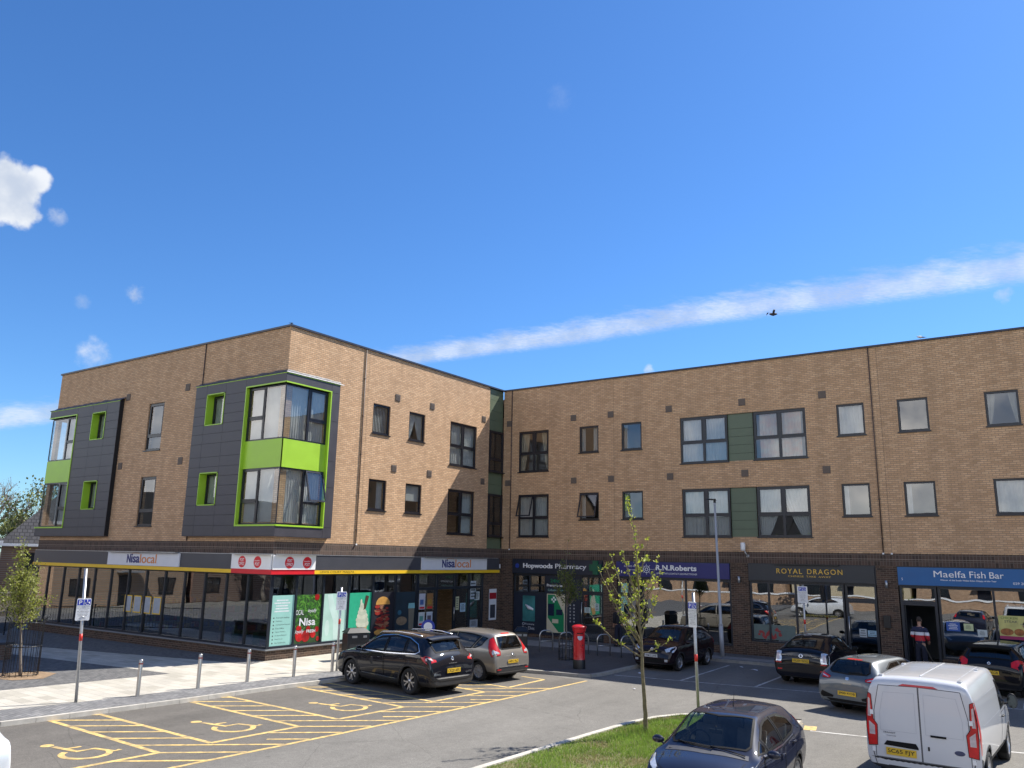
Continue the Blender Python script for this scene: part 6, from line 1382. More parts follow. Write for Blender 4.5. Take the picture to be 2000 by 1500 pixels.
for mir in (False, True):
    c.window([(.78, 1.02), (.40, 1.28), (.1, 1.40), (-.2, 1.42), (-.22, .99)], 'S', mir); c.window([(-.27, .99), (-.25, 1.42), (-.85, 1.41), (-1.15, 1.32), (-1.10, 1.06)], 'S', mir)
    c.door([(.85, .93), (-.23, .93), (-.26, .36), (.70, .34), (.85, .58)], mir, -.10, .85); c.door([(-.26, .93), (-1.08, .98), (-1.1, .74), (-.9, .5), (-.78, .35), (-.28, .35)], mir, -.95, .88)
    c.lamp('headlight', [(1.86, .50, .80), (1.74, .66, .87), (1.48, .80, .92), (1.50, .84, .80), (1.72, .78, .70), (1.86, .58, .68)], CLEARL, mir); c.lamp('fog_lamp', [(1.86, .66, .44), (1.90, .54, .44), (1.90, .54, .36), (1.86, .66, .36)], CLEARL, mir, rim=False)
    c.lamp('tail_lamp', [(-1.70, .80, 1.1), (-1.80, .66, 1.08), (-1.84, .66, .86), (-1.78, .82, .84)], REDL, mir); c.mirror(.75, 1.0, .95, mir)
c.window([(-.56, 1.42), (.56, 1.42), (.68, 1.05), (-.68, 1.05)], 'F', name='windscreen', glass=CGLASSC); c.window([(.5, 1.36), (.58, 1.08), (-.58, 1.08), (-.5, 1.36)], 'B')
c.patch('grille', [(-.42, .74), (.42, .74), (.38, .66), (-.38, .66)], 'F', SEAL, off=.006); c.patch('grille', [(-.55, .44), (.55, .44), (.46, .32), (-.46, .32)], 'F', SEAL, off=.006); c.badge((1.88, 0, .79), .06); c.plate((1.925, 0, .55), 1, 'WM12 UHK', PLW)
c.wiper([(1.12, .55, 1.05), (1.08, .2, 1.08), (1.0, -.05, 1.12)]); c.wiper([(1.14, -.02, 1.06), (1.08, -.3, 1.08), (1.02, -.5, 1.1)]); c.finish(); c.wheels4('alloy5', .745, wid=.19, rimr=.20)

# --- black hybrid hatchback seen from behind
c = Car('parked_car', 'black fastback hybrid with tall clear tail lamps parked nose-in below the take-away', 'car', (16.40, 10.15, 89.3, 1.0),
 [(-2.23, .46, .58, .40, .66, .30), (-2.225, .66, .68, .58, .76, .28), (-2.20, .86, .72, .78, .81, .26), (-2.15, 1.02, .70, .94, .83, .25), (-2.08, 1.10, .66, .98, .84, .24), (-1.7, 1.24, .60, 1.0, .85, .24), (-1.2, 1.38, .57, 1.0, .86, .24),
  (-.6, 1.475, .56, .99, .872, .22), (-.1, 1.49, .56, .96, .873, .22), (.35, 1.45, .56, .94, .87, .22), (.9, 1.21, .62, .92, .865, .22), (1.4, .99, .70, .91, .855, .22), (1.65, .92, .70, .86, .84, .23), (2.0, .80, .66, .72, .80, .24), (2.15, .66, .60, .58, .74, .25), (2.23, .46, .58, .40, .68, .28)],
 paint('black_paint_shaded', (.003, .004, .009), .0, .5, coat=.7, dust=.03, spec=.05), (-1.35, 1.35), .315, low=lambda q: q.z < .28, arch_r=.36)
for mir in (False, True):
    c.window([(1.0, .99), (.55, 1.24), (.2, 1.37), (-.12, 1.40), (-.15, .98)], 'S', mir); c.window([(-.2, .98), (-.17, 1.40), (-.7, 1.37), (-1.25, 1.24), (-1.45, 1.10), (-1.2, 1.02)], 'S', mir)
    c.door([(1.1, .92), (-.16, .92), (-.2, .36), (.85, .34), (1.1, .6)], mir, -.04, .84); c.door([(-.2, .92), (-1.08, .96), (-1.15, .72), (-.98, .5), (-.85, .35), (-.22, .36)], mir, -.95, .86)
    c.lamp('tail_lamp', [(-2.06, .78, 1.06), (-2.14, .62, 1.05), (-2.21, .60, .80), (-2.22, .62, .70), (-2.12, .82, .70), (-2.06, .83, .88)], CLEARL, mir, parts=(('lamp_element', [(-2.13, .76, .98), (-2.16, .68, .97), (-2.20, .68, .76), (-2.16, .77, .75)], WHITEL),))
    c.lamp('lamp_base', [(-2.12, .82, .70), (-2.22, .61, .70), (-2.225, .62, .66), (-2.12, .82, .66)], REDL, mir, rim=False); c.mirror(.85, .98, .98, mir)
    c.lamp('reflector', [(-2.18, .74, .50), (-2.22, .60, .50), (-2.22, .60, .46), (-2.18, .74, .46)], REDL, mir, rim=False)
c.window([(-1.05, .50), (-1.05, -.50), (-1.98, -.58), (-1.98, .58)], 'T', glass=CGLASS); c.window([(.62, 1.0), (-.62, 1.0), (-.64, .88), (.64, .88)][::-1], 'B', seal=.015); c.window([(-.54, 1.42), (.54, 1.42), (.68, 1.04), (-.68, 1.04)], 'F', name='windscreen')
c.badge((-2.20, 0, .91), .065); c.text('PRIUS', 0, .38, .62, .86, .885); c.text('HYBRID', 0, -.66, -.48, .90, .92); c.plate((-2.24, 0, .76), -1, 'WU59 WXG', PLY); c.finish(); c.wheels4('alloy5', .76, wid=.19, rimr=.2)

# --- slate grey three-door in the aisle
c = Car('parked_car', 'slate grey three-door hatchback seen from behind, between the black hybrid and the white van', 'car', (19.21, 5.62, 73.8, .958),
 [(-2.03, .44, .58, .38, .66, .30), (-2.02, .62, .70, .54, .76, .28), (-2.00, .80, .74, .72, .82, .26), (-1.95, .95, .73, .87, .84, .25), (-1.86, 1.05, .66, .95, .842, .24), (-1.72, 1.22, .58, 1.0, .843, .24), (-1.56, 1.36, .53, 1.0, .845, .24), (-1.36, 1.405, .53, 1.0, .845, .24),
  (-.7, 1.44, .55, .97, .846, .22), (-.1, 1.44, .55, .94, .846, .22), (.35, 1.40, .55, .92, .845, .22), (.85, 1.18, .62, .91, .84, .22), (1.25, .99, .68, .91, .835, .22), (1.4, .95, .70, .88, .83, .23), (1.7, .87, .68, .79, .79, .24), (1.92, .72, .60, .64, .72, .25), (2.0, .56, .58, .48, .68, .26), (2.03, .44, .56, .38, .66, .28)],
 paint('slate_grey_paint', (.075, .095, .115), .35, .4, coat=1, dust=.08), (-1.23, 1.24), .305, low=lambda q: q.z < .27, arch_r=.35)
for mir in (False, True):
    c.window([(.85, 1.0), (.45, 1.23), (.1, 1.335), (-.25, 1.35), (-.35, .985)], 'S', mir); c.window([(-.4, .985), (-.3, 1.35), (-.8, 1.32), (-1.15, 1.20), (-1.22, 1.08), (-1.05, 1.02)], 'S', mir)
    c.door([(.9, .93), (-.36, .94), (-.45, .8), (-.42, .38), (.72, .34), (.9, .6)], mir, -.22, .83)
    c.lamp('tail_lamp', [(-1.62, .85, .98), (-1.86, .74, 1.0), (-1.96, .48, .94), (-1.98, .50, .86), (-1.88, .80, .84), (-1.72, .86, .88)], REDL, mir, parts=(('lamp_element', [(-1.86, .74, .93), (-1.96, .56, .91), (-1.97, .56, .885), (-1.87, .75, .89)], CLEARL),)); c.mirror(.75, .98, .95, mir)
    c.lamp('headlight', [(1.9, .5, .72), (1.7, .70, .82), (1.5, .80, .86), (1.56, .82, .76), (1.85, .62, .64)], CLEARL, mir)
    c.patch('bumper_vent', [(-1.92, .74, .52), (-2.02, .40, .44), (-2.02, .42, .38), (-1.93, .74, .40)], 'B', SEAL, off=.006, mir=mir)
c.window([(.49, 1.34), (.59, 1.08), (.5, 1.02), (0, 1.0), (-.5, 1.02), (-.59, 1.08), (-.49, 1.34)], 'B', glass=CGLASSC); c.window([(-.52, 1.37), (.52, 1.37), (.68, 1.02), (-.68, 1.02)], 'F', name='windscreen')
c.patch('brake_lamp', [(-.22, 1.385), (.22, 1.385), (.2, 1.362), (-.2, 1.362)], 'B', REDL, off=.008); c.patch('bumper', [(-.62, .36), (.62, .36), (.5, .29), (-.5, .29)], 'B', SEAL, off=.006)
c.patch('badge', [(-.045, .94), (.045, .94), (.045, .87), (-.045, .87)], 'B', CHROME, off=.008); c.text('IBIZA', 0, -.14, .14, .755, .785); c.plate((-2.045, 0, .52), -1, 'J900 KOB', PLY); c.wiper([(-1.86, 0, 1.04), (-1.84, -.3, 1.06), (-1.83, -.38, 1.06)]); c.antenna(-1.3, 0, .20, .6); c.finish(); c.wheels4('alloy5', .74, wid=.19, rimr=.2)

# --- black estate-like hatch at the right
c = Car('parked_car', 'black hatchback with a roof spoiler and large red lamp, parked beyond the white van', 'car', (21.73, 11.55, 83.5, 1.0),
 [(-2.10, .46, .60, .40, .68, .30), (-2.09, .66, .70, .58, .76, .28), (-2.06, .92, .74, .84, .82, .26), (-1.98, 1.04, .70, .95, .85, .25), (-1.80, 1.24, .62, 1.0, .86, .24), (-1.66, 1.40, .57, 1.02, .87, .24), (-1.45, 1.47, .57, 1.02, .872, .24),
  (-.8, 1.51, .58, 1.0, .875, .22), (-.1, 1.52, .58, .97, .876, .22), (.35, 1.46, .58, .95, .875, .22), (.9, 1.19, .64, .93, .87, .22), (1.3, .99, .70, .92, .86, .22), (1.45, .95, .70, .88, .85, .23), (1.75, .87, .68, .79, .81, .24), (1.98, .72, .62, .64, .74, .25), (2.06, .54, .60, .48, .70, .26), (2.09, .44, .58, .38, .66, .28)],
 paint('black_paint_right', (.004, .004, .006), .0, .5, coat=.7, dust=.04, spec=.05), (-1.3, 1.27), .315, low=lambda q: q.z < .30, arch_r=.36)
for mir in (False, True):
    c.window([(.88, 1.0), (.5, 1.26), (.15, 1.39), (-.2, 1.42), (-.22, 1.0)], 'S', mir); c.window([(-.27, 1.0), (-.25, 1.42), (-.9, 1.40), (-1.3, 1.32), (-1.45, 1.12), (-1.1, 1.05)], 'S', mir)
    c.door([(.9, .94), (-.23, .94), (-.28, .36), (.75, .34), (.9, .6)], mir, -.1, .86); c.door([(-.28, .94), (-1.15, 1.0), (-1.2, .74), (-.95, .5), (-.85, .36), (-.3, .36)], mir, -1.0, .9)
    c.lamp('tail_lamp', [(-1.66, .86, 1.06), (-1.85, .74, 1.13), (-1.98, .56, 1.05), (-2.03, .56, .88), (-1.96, .84, .80), (-1.78, .87, .86)], REDL, mir); c.mirror(.8, 1.0, .98, mir)
c.window([(.52, 1.34), (.62, 1.08), (-.62, 1.08), (-.52, 1.34)], 'B'); c.window([(-.55, 1.43), (.55, 1.43), (.68, 1.04), (-.68, 1.04)], 'F', name='windscreen')
mb = MB(); ysp = (-.58, -.3, 0, .3, .58); mb.add([(-1.5, y_, 1.475-.03*abs(y_)) for y_ in ysp]+[(-1.84, y_*.97, 1.43-.03*abs(y_)) for y_ in ysp]+[(-1.80, y_*.97, 1.385-.03*abs(y_)) for y_ in ysp], [(i, i+1, i+6, i+5) for i in range(4)]+[(i+5, i+6, i+11, i+10) for i in range(4)], 0, True); mb.build('spoiler', SEAL, c.t, local=True)
c.badge((-2.04, 0, .98), .05); c.plate((-2.11, 0, .72), -1, 'CN14 XGB', PLY); c.finish(); c.wheels4('alloy5', .76, rimr=.2)

# --- white panel van
c = Car('parked_van', 'white panel van with tall red tail lamps, seen from behind at the right', 'van', (21.52, -.80, 87.5, .945),
 [(-2.49, .52, .82, .46, .90, .34), (-2.485, .80, .86, .72, .925, .32), (-2.475, 1.20, .86, 1.12, .93, .30), (-2.455, 1.60, .84, 1.50, .91, .30), (-2.44, 1.82, .82, 1.48, .91, .30), (-2.38, 1.925, .79, 1.45, .915, .30), (-2.22, 1.965, .78, 1.42, .92, .30),
  (-1.2, 1.985, .79, 1.40, .935, .30), (0, 1.99, .79, 1.36, .94, .30), (.75, 1.965, .78, 1.30, .94, .30), (1.02, 1.89, .75, 1.26, .94, .30), (1.45, 1.55, .74, 1.18, .93, .30), (1.85, 1.22, .80, 1.10, .91, .30), (2.1, 1.08, .80, .98, .89, .30), (2.3, .96, .76, .84, .84, .30), (2.42, .76, .70, .66, .80, .32), (2.46, .56, .66, .48, .74, .34)],
 paint('white_van_paint', (.60, .61, .62), .0, .32), (-1.45, 1.48), .335, low=lambda q: q.z < .37, arch_r=.40, crown=.022, bulge=.035, rings=96)
for mir in (False, True):
    c.window([(1.48, 1.18), (1.2, 1.52), (1.0, 1.68), (.55, 1.72), (.50, 1.16)], 'S', mir); c.mirror(1.32, 1.22, 1.10, mir, PLAST, (.07, .10, .17))
    c.door([(1.50, 1.10), (.46, 1.10), (.46, .44), (1.12, .42), (1.5, .75)], mir, .58, 1.02, PLAST)
    c.band('panel_pressing', [(.35, 1.62), (.35, 1.16), (-1.85, 1.16), (-2.0, 1.30), (-2.05, 1.62)], 'S', -.006, .006, pm('pressed_white', (.34, .35, .37), .5) if not mir else bpy.data.materials['pressed_white'], off=.003, mir=mir)
    c.band('slide_rail', [(.36, 1.08), (-2.02, 1.10)], 'S', -.03, .0, bpy.data.materials['pressed_white'], off=.004, mir=mir, closed=False)
    c.patch('side_trim', [(1.05, .50), (-1.02, .50), (-1.02, .38), (1.05, .38)], 'S', PLAST, off=.008, mir=mir)
    c.lamp('tail_lamp', [(.895, 1.63), (.84, 1.60), (.825, 1.30), (.82, 1.16), (.75, 1.06), (.765, .70), (.925, .68), (.945, 1.0), (.93, 1.3)], REDL, mir, off=.012, d='B', parts=(('reversing_lamp', [(.895, 1.54), (.865, 1.52), (.855, 1.2), (.915, 1.2)], WHITEL), ('indicator_lamp', [(.90, 1.12), (.80, 1.04), (.80, .88), (.90, .88)], WHITEL)))
    c.patch('tail_lamp', [(-2.47, 1.60), (-2.40, 1.62), (-2.30, 1.45), (-2.24, .72), (-2.46, .68)], 'S', REDL, off=.010, mir=mir)
    c.patch('bumper_corner', [(-2.34, .95, .66), (-2.47, .84, .66), (-2.48, .80, .36), (-2.30, .93, .36), (-2.05, .95, .36), (-2.1, .96, .60)], 'B', PLAST, off=.012, mir=mir)
    c.lamp('headlight', [(2.25, .6, .95), (2.05, .80, 1.02), (1.85, .90, 1.03), (1.95, .90, .84), (2.3, .72, .78)], CLEARL, mir)
    mb = MB(); sg = -1 if mir else 1
    for z_ in (.62, 1.28): mb.box(-2.50, -2.44, sg*.84-.03, sg*.84+.03, z_-.04, z_+.04)
    mb.build('door_hinge', WHITE, c.t, local=True)
c.window([(-.68, 1.86), (.68, 1.86), (.80, 1.24), (-.80, 1.24)], 'F', name='windscreen')
for sg, pts in ((1, [(.012, 1.80), (.70, 1.78), (.80, 1.30), (.80, .50), (.012, .50)]), (-1, [(-.004, 1.80), (-.70, 1.78), (-.80, 1.30), (-.80, .50), (-.004, .50)])):
    d = c.patch('rear_door', pts, 'B', c.paint, off=.003, skirt=.008); c.band('door_seam', pts, 'B', -.006, .005, pm('white_shadow_gap', (.06, .06, .065), .7) if sg == 1 else bpy.data.materials['white_shadow_gap'], off=.0045, parent=d)
    c.band('panel_pressing', [(sg*.08, 1.68), (sg*.62, 1.66), (sg*.70, 1.28), (sg*.70, .98), (sg*.08, .98)], 'B', -.004, .004, pm('faint_pressing', (.45, .46, .48), .45) if sg == 1 else bpy.data.materials['faint_pressing'], off=.0045, parent=d)
c.patch('bumper', [(-.90, .49), (.90, .49), (.90, .36), (-.90, .36)], 'B', PLAST, off=.010)
c.patch('brake_lamp', [(.26, 1.835), (-.26, 1.835), (-.34, 1.80), (.34, 1.80)][::-1], 'B', REDL, off=.012)
c.patch('grab_handle', [(.60, .80), (.10, .80), (.0+.06, .73), (.06, .70), (.66, .72)], 'B', SEAL, off=.012); c.patch('door_pull', [(-.16, .99), (-.42, .99), (-.42, .955), (-.16, .955)], 'B', SEAL, off=.02); c.patch('lock', [(-.10, .78), (-.13, .78), (-.13, .71), (-.10, .71)], 'B', SEAL, off=.01)
mb = MB(); Mx = Matrix.Translation((c.hit((-.62, .74), 'B')[0].x-.008, -.62, .74)) @ Matrix.Rotation(R(-90), 4, 'Y') @ Matrix.Scale(.5, 4, (1, 0, 0)); mb.lathe([(0, .004), (.07, .004), (.085, .002), (.085, -.004)], n=24, M=Mx); mb.build('badge', [pm('badge_blue', (.05, .06, .12), .3)], c.t, local=True)
c.text('TRANSIT', 0, -.66, -.44, .93, .96, pm('badge_grey', (.10, .10, .11), .4)); c.text('CUSTOM', 0, -.60, -.44, .885, .90, bpy.data.materials['badge_grey'])
c.plate((-2.507, .36, .62), -1, 'SC65 FJY', PLY, h_=.13)
for (a, b, dd) in ((.5, -.5, 0), (.5, -.5, 1)):
    pass
PRW = bpy.data.materials['pressed_white']
for xa, xb in ((-2.10, -1.72), (-1.62, -.75), (-.65, .45)):
    for ya, yb in ((.02, .62), (-.62, -.02)): c.band('roof_pressing', [(xa, ya), (xb, ya), (xb, yb), (xa, yb)], 'T', -.008, .008, PRW, off=.004)
mb = MB(); P = [c.hit((x_, 0), 'T') for x_ in [-2.15+.1*i for i in range(27)]]; mb.tube([p[0]+p[1]*.004 for p in P], .014, 6); mb.build('roof_rib', c.paint, c.t, local=True)
for x_ in (-2.2, -.2):
    for y_ in (-.68, .68): h = c.hit((x_, y_), 'T')[0]; mb = MB(); mb.box(h.x-.07, h.x+.07, h.y-.035, h.y+.035, h.z-.01, h.z+.025); mb.build('roof_mount', c.paint, c.t, local=True, bevel=.008)
h = c.hit((.55, .25), 'T')[0]; mb = MB(); mb.tube([h, h+Vector((.02, 0, .03)), h+Vector((-.14, .18, .52))], [.012, .008, .004], 6); mb.build('antenna', SEAL, c.t, local=True)
c.finish(seats=False); c.wheels4('alloy5', .83, wid=.22, rimr=.22)

# --- dark blue hatchback in the foreground
c = Car('parked_car', 'dark navy five-door hatchback facing the camera in the foreground beside the grass island', 'car', (18.86, -5.70, -88.0, .94),
 [(-2.0, .46, .58, .40, .66, .30), (-1.99, .66, .68, .58, .74, .28), (-1.96, .90, .70, .82, .80, .26), (-1.88, 1.06, .66, .97, .825, .25), (-1.74, 1.26, .59, 1.02, .83, .24), (-1.62, 1.40, .54, 1.04, .832, .24), (-1.42, 1.455, .54, 1.04, .835, .24),
  (-.8, 1.49, .555, 1.0, .84, .22), (-.1, 1.495, .56, .96, .843, .22), (.30, 1.455, .565, .94, .843, .22), (.7, 1.26, .62, .93, .843, .22), (1.12, 1.03, .70, .93, .84, .22), (1.2, .995, .71, .92, .838, .22), (1.3, .97, .70, .89, .83, .23), (1.6, .90, .68, .81, .80, .24), (1.85, .78, .62, .69, .74, .25), (1.97, .62, .58, .54, .68, .26), (2.03, .46, .56, .40, .64, .28)],
 paint('dark_navy_paint', (.008, .011, .028), .0, .5, coat=1, dust=.06, spec=.1), (-1.26, 1.25), .31, low=lambda q: q.z < .28, arch_r=.352, sub=2)
for mir in (False, True):
    c.window([(.98, .985), (.66, 1.15), (.60, .985)], 'S', mir, seal=.02, glass=CGLASSC)
    c.window([(.56, .985), (.62, 1.17), (.28, 1.34), (.05, 1.385), (-.22, 1.395), (-.26, .99)], 'S', mir, glass=CGLASSC); c.window([(-.31, .99), (-.27, 1.395), (-.75, 1.38), (-1.08, 1.28), (-1.20, 1.12), (-1.0, 1.05)], 'S', mir, glass=CGLASSC)
    c.band('chrome_trim', [(.98, .955), (-.28, .965), (-1.0, 1.02)], 'S', -.012, .010, CHROME, off=.008, mir=mir, closed=False)
    c.door([(.92, .92), (-.27, .93), (-.32, .36), (.70, .34), (.92, .58)], mir, -.14, .84); c.door([(-.32, .93), (-1.08, 1.0), (-1.12, .74), (-.92, .5), (-.80, .35), (-.34, .36)], mir, -.95, .92)
    c.lamp('headlight', [(1.78, .60, .82), (1.55, .72, .88), (1.32, .78, .90), (1.42, .81, .80), (1.70, .72, .72), (1.86, .58, .68)], CLEARL, mir); c.mirror(.78, .99, .96, mir)
    c.lamp('tail_lamp', [(-1.60, .80, 1.30), (-1.72, .68, 1.30), (-1.88, .68, 1.05), (-1.84, .80, 1.02)], REDL, mir)
c.window([(-.545, 1.415), (0, 1.43), (.545, 1.415), (.66, 1.08), (.60, 1.035), (0, 1.04), (-.60, 1.035), (-.66, 1.08)], 'F', name='windscreen', glass=CGLASSC, seal=.035); c.window([(.5, 1.36), (.58, 1.10), (-.58, 1.10), (-.5, 1.36)], 'B')
c.patch('scuttle', [(1.10, .66), (1.17, .0), (1.10, -.66), (1.20, -.68), (1.29, 0), (1.20, .68)], 'T', pm('grey_scuttle', (.07, .07, .075), .5), off=.006, step=.1)
c.wiper([(1.16, .10, 1.02), (1.12, -.25, 1.05), (1.02, -.52, 1.09)]); c.wiper([(1.16, .62, 1.02), (1.14, .40, 1.04), (1.10, .05, 1.06)])
c.t.scale = (.94, .985, .94)
c.band('bonnet_seam', [(1.30, .66), (1.72, .60), (1.88, .4), (1.90, 0), (1.88, -.4), (1.72, -.60), (1.30, -.66)], 'T', -.005, .005, SEAL, off=.003, closed=False)
mb = MB(); mb.tube([(.64, .0, 1.30), (.64, .0, 1.22)], .012, 6); mb.box(.62, .65, -.11, .11, 1.18, 1.245); mb.build('rear_view_mirror', SEAL, c.t, local=True)
c.antenna(-.35, 0, .20, .4); c.plate((2.03, 0, .42), 1, 'CA10 PLT', PLW); c.finish(); c.wheels4('alloy5', .745, wid=.19, rimr=.2)

# --- white car, only its tip in the frame
c = Car('parked_car', 'white car of which only the front corner shows at the lower left edge', 'car', (8.45, -13.98, 178, 1.0),
 [(-2.1, .46, .60, .40, .68, .30), (-2.07, .9, .74, .82, .82, .26), (-1.9, 1.1, .66, 1.0, .85, .24), (-1.5, 1.42, .56, 1.0, .87, .24), (-.5, 1.47, .57, .98, .875, .22), (.3, 1.43, .57, .94, .875, .22), (1.2, .99, .70, .9, .86, .22), (1.7, .88, .68, .8, .82, .24), (2.0, .70, .62, .62, .75, .25), (2.1, .46, .58, .40, .66, .28)],
 paint('white_car_paint', (.62, .64, .66), .1, .3), (-1.3, 1.3), .315, low=lambda q: q.z < .28, arch_r=.36)
for mir in (False, True):
    c.window([(.9, 1.0), (.4, 1.25), (-.2, 1.36), (-.9, 1.33), (-1.35, 1.1)], 'S', mir); c.lamp('headlight', [(1.9, .5, .76), (1.6, .74, .84), (1.7, .78, .72), (1.95, .6, .66)], CLEARL, mir); c.mirror(.75, 1.0, .98, mir)
c.window([(-.55, 1.38), (.55, 1.38), (.68, 1.04), (-.68, 1.04)], 'F', name='windscreen'); c.finish(); c.wheels4('alloy5', .76)
# ------------------------------------------------------------------ street furniture
RIGHT = Vector((CU[0], CV[0], 0)); AWAY = Vector((CU[1], CV[1], 0))
ORD = ['first', 'second', 'third', 'fourth', 'fifth']
for i, (x, y) in enumerate(((3.33, -6.79), (3.41, -5.05), (3.43, -3.41), (3.64, -1.84), (3.70, -.30))):
    t = thing('bollard', 'slim stainless steel bollard, %s from the left along the pale paving edge' % ORD[i], 'bollard', (x, y, 0), group='steel bollards along the paving edge')
    mb = MB(); mb.lathe([(.052, 0), (.052, .89), (.046, .915), (.03, .925), (0, .927)], (x, y, 0), 20); mb.build('post', STEEL, t)
    mb = MB(); mb.lathe([(.0535, .80), (.0535, .835)], (x, y, 0), 20); mb.build('red_band', pm('dull_red_band', (.22, .03, .03), .5) if i == 0 else bpy.data.materials['dull_red_band'], t)
PBLUE = pm('parking_blue', (.015, .04, .42), .4)
def wheel_sym(mb, T, s=1.0):
    mb.tube([T(.0+.045*s*math.cos(R(a)), -.02+.045*s*math.sin(R(a)), .004) for a in range(-200, 60, 20)], .007*s, 4)
    mb.tube([T(-.01*s, .06*s, .004), T(-.005*s, .0, .004), T(.035*s, -.005, .004), T(.055*s, -.045*s, .004)], .008*s, 4)
def parking_sign(x, y, h, z0, pz, nrm_, label, lean=0.0, w_=.33, ph=.55, band=1.47):
    t = thing('parking_sign', label, 'parking sign', (x, y, z0), group='disabled parking sign posts')
    Lx = Vector((RIGHT.x, RIGHT.y, 0))*lean
    P = lambda z: Vector((x, y, z0))+Lx*(z/h)+Vector((0, 0, z))
    mb = MB(); mb.tube([P(0), P(h*.5), P(h)], .038, 16); mb.tube([P(h), P(h+.01)], .04, 16); mb.build('post', GALV, t)
    mb = MB(); mb.tube([P(band), P(band+.17)], .0395, 16); mb.build('red_band', pm('bright_red_band', (.60, .03, .02), .4) if not bpy.data.materials.get('bright_red_band') else bpy.data.materials['bright_red_band'], t)
    n = Vector(nrm_).normalized(); r = Vector((-n.y, n.x, 0)); c = P(pz)+n*.055
    def T(a, b, d=0): return c+r*a+Vector((0, 0, b))+n*d
    mb = MB(); rr = .03; pts = []
    for cx, cy, a0 in ((w_/2-rr, ph/2-rr, 0), (-w_/2+rr, ph/2-rr, 90), (-w_/2+rr, -ph/2+rr, 180), (w_/2-rr, -ph/2+rr, 270)): pts += [(cx+rr*math.cos(R(a0+k*30)), cy+rr*math.sin(R(a0+k*30))) for k in range(4)]
    mb.prism(pts, lambda p, d: T(p[0], p[1], d), -.004, 0); s = mb.build('sign_plate', WHITE, t)
    mb = MB(); mb.prism([(-.15, ph/2-.17), (-.01, ph/2-.17), (-.01, ph/2-.03), (-.15, ph/2-.03)], lambda p, d: T(p[0], p[1], d), 0, .002); mb.prism([(.01, ph/2-.17), (.15, ph/2-.17), (.15, ph/2-.03), (.01, ph/2-.03)], lambda p, d: T(p[0], p[1], d), 0, .002); mb.build('blue_squares', PBLUE, s)
    letters('P', lambda p, th: T(p[0], p[1], .002+th), -.115, -.045, ph/2-.15, ph/2-.05, WHITE, s, bold=.02, th=.002)
    mb = MB(); wheel_sym(mb, lambda a, b, d: T(.08+a, ph/2-.095+b, d)); mb.build('wheelchair_symbol', WHITE, s)
    for k, tx in enumerate(('Disabled badge holders', 'and permit holders', 'only 3 hours', 'No return within', '2 hours 7 days', 'Disabled badge', 'holders only', '3 hours', 'No return', 'within 1 hour')):
        wd = .0172*len(tx)*.5; z = ph/2-.215-.036*k; letters(tx, lambda p, th: T(p[0], p[1], .001+th), -wd, wd, z-.008, z+.014, BLACK, s, th=.001)
    mb = MB(); 
    for dz in (-.18, .18): mb.tube([P(pz+dz)-r*.05, P(pz+dz)+n*.05-r*.05, P(pz+dz)+n*.05+r*.05, P(pz+dz)+r*.05, P(pz+dz)-r*.05], .008, 5)
    mb.build('bracket', GALV, t)
parking_sign(3.03, -8.24, 3.25, 0, 2.24, (.95, -.32, 0), 'tall leaning galvanised post with a disabled parking sign by the leftmost disabled bay', -.17)
parking_sign(3.62, -.02, 2.65, 0, 2.22, (.95, -.32, 0), 'galvanised post with a disabled parking sign in front of the ice cream window picture', .0, w_=.36, ph=.60)
parking_sign(15.98, .20, 2.95, 0, 2.42, (-.45, -.9, 0), 'galvanised post with a parking sign on the grass island behind the navy hatchback', -.05, w_=.30, ph=.62, band=1.30)
parking_sign(15.28, 12.75, 2.9, 0, 2.55, (-.25, -.97, 0), 'galvanised post with a white parking sign in front of the take-away window', .0, w_=.42, ph=.62)
# lamp column
t = thing('lamp_column', 'tall galvanised lamp column with a small dark flat head in front of the optician', 'street lamp', (11.93, 12.95, 0))
LN = RIGHT*(-.10)
mb = MB(); mb.tube([(11.93, 12.95, 0), Vector((11.93, 12.95, 1.25))+LN*.2], .085, 16); mb.tube([Vector((11.93, 12.95, 1.25))+LN*.2, Vector((11.93, 12.95, 1.30))+LN*.2, Vector((11.93, 12.95, 6.2))+LN], [.085, .058, .042], 16); mb.tube([Vector((11.93, 12.95, 1.22))+LN*.2, Vector((11.93, 12.95, 1.25))+LN*.2], .092, 16); mb.build('column', POLE, t)
hc = Vector((11.93, 12.95, 6.22))+LN; mb = MB()
V = []
for s_, wd, zz in ((-.10, .06, .0), (.0, .09, .05), (.25, .11, .05), (.42, .04, .03)):
    for a, b in ((-1, 0), (-.7, 1), (.7, 1), (1, 0)): V.append(hc-RIGHT*s_-AWAY*(s_*.6)+Vector((-RIGHT.y, RIGHT.x, 0))*wd*a+Vector((0, 0, zz*b-.0)))
mb.add(V, [(i*4+j, i*4+(j+1) % 4, (i+1)*4+(j+1) % 4, (i+1)*4+j) for i in range(3) for j in range(4)]+[(0, 1, 2, 3), (12, 13, 14, 15)]); mb.tube([hc+Vector((0, 0, -.1)), hc+Vector((0, 0, .06))], .05, 10); mb.build('lamp_head', BLACK, t)
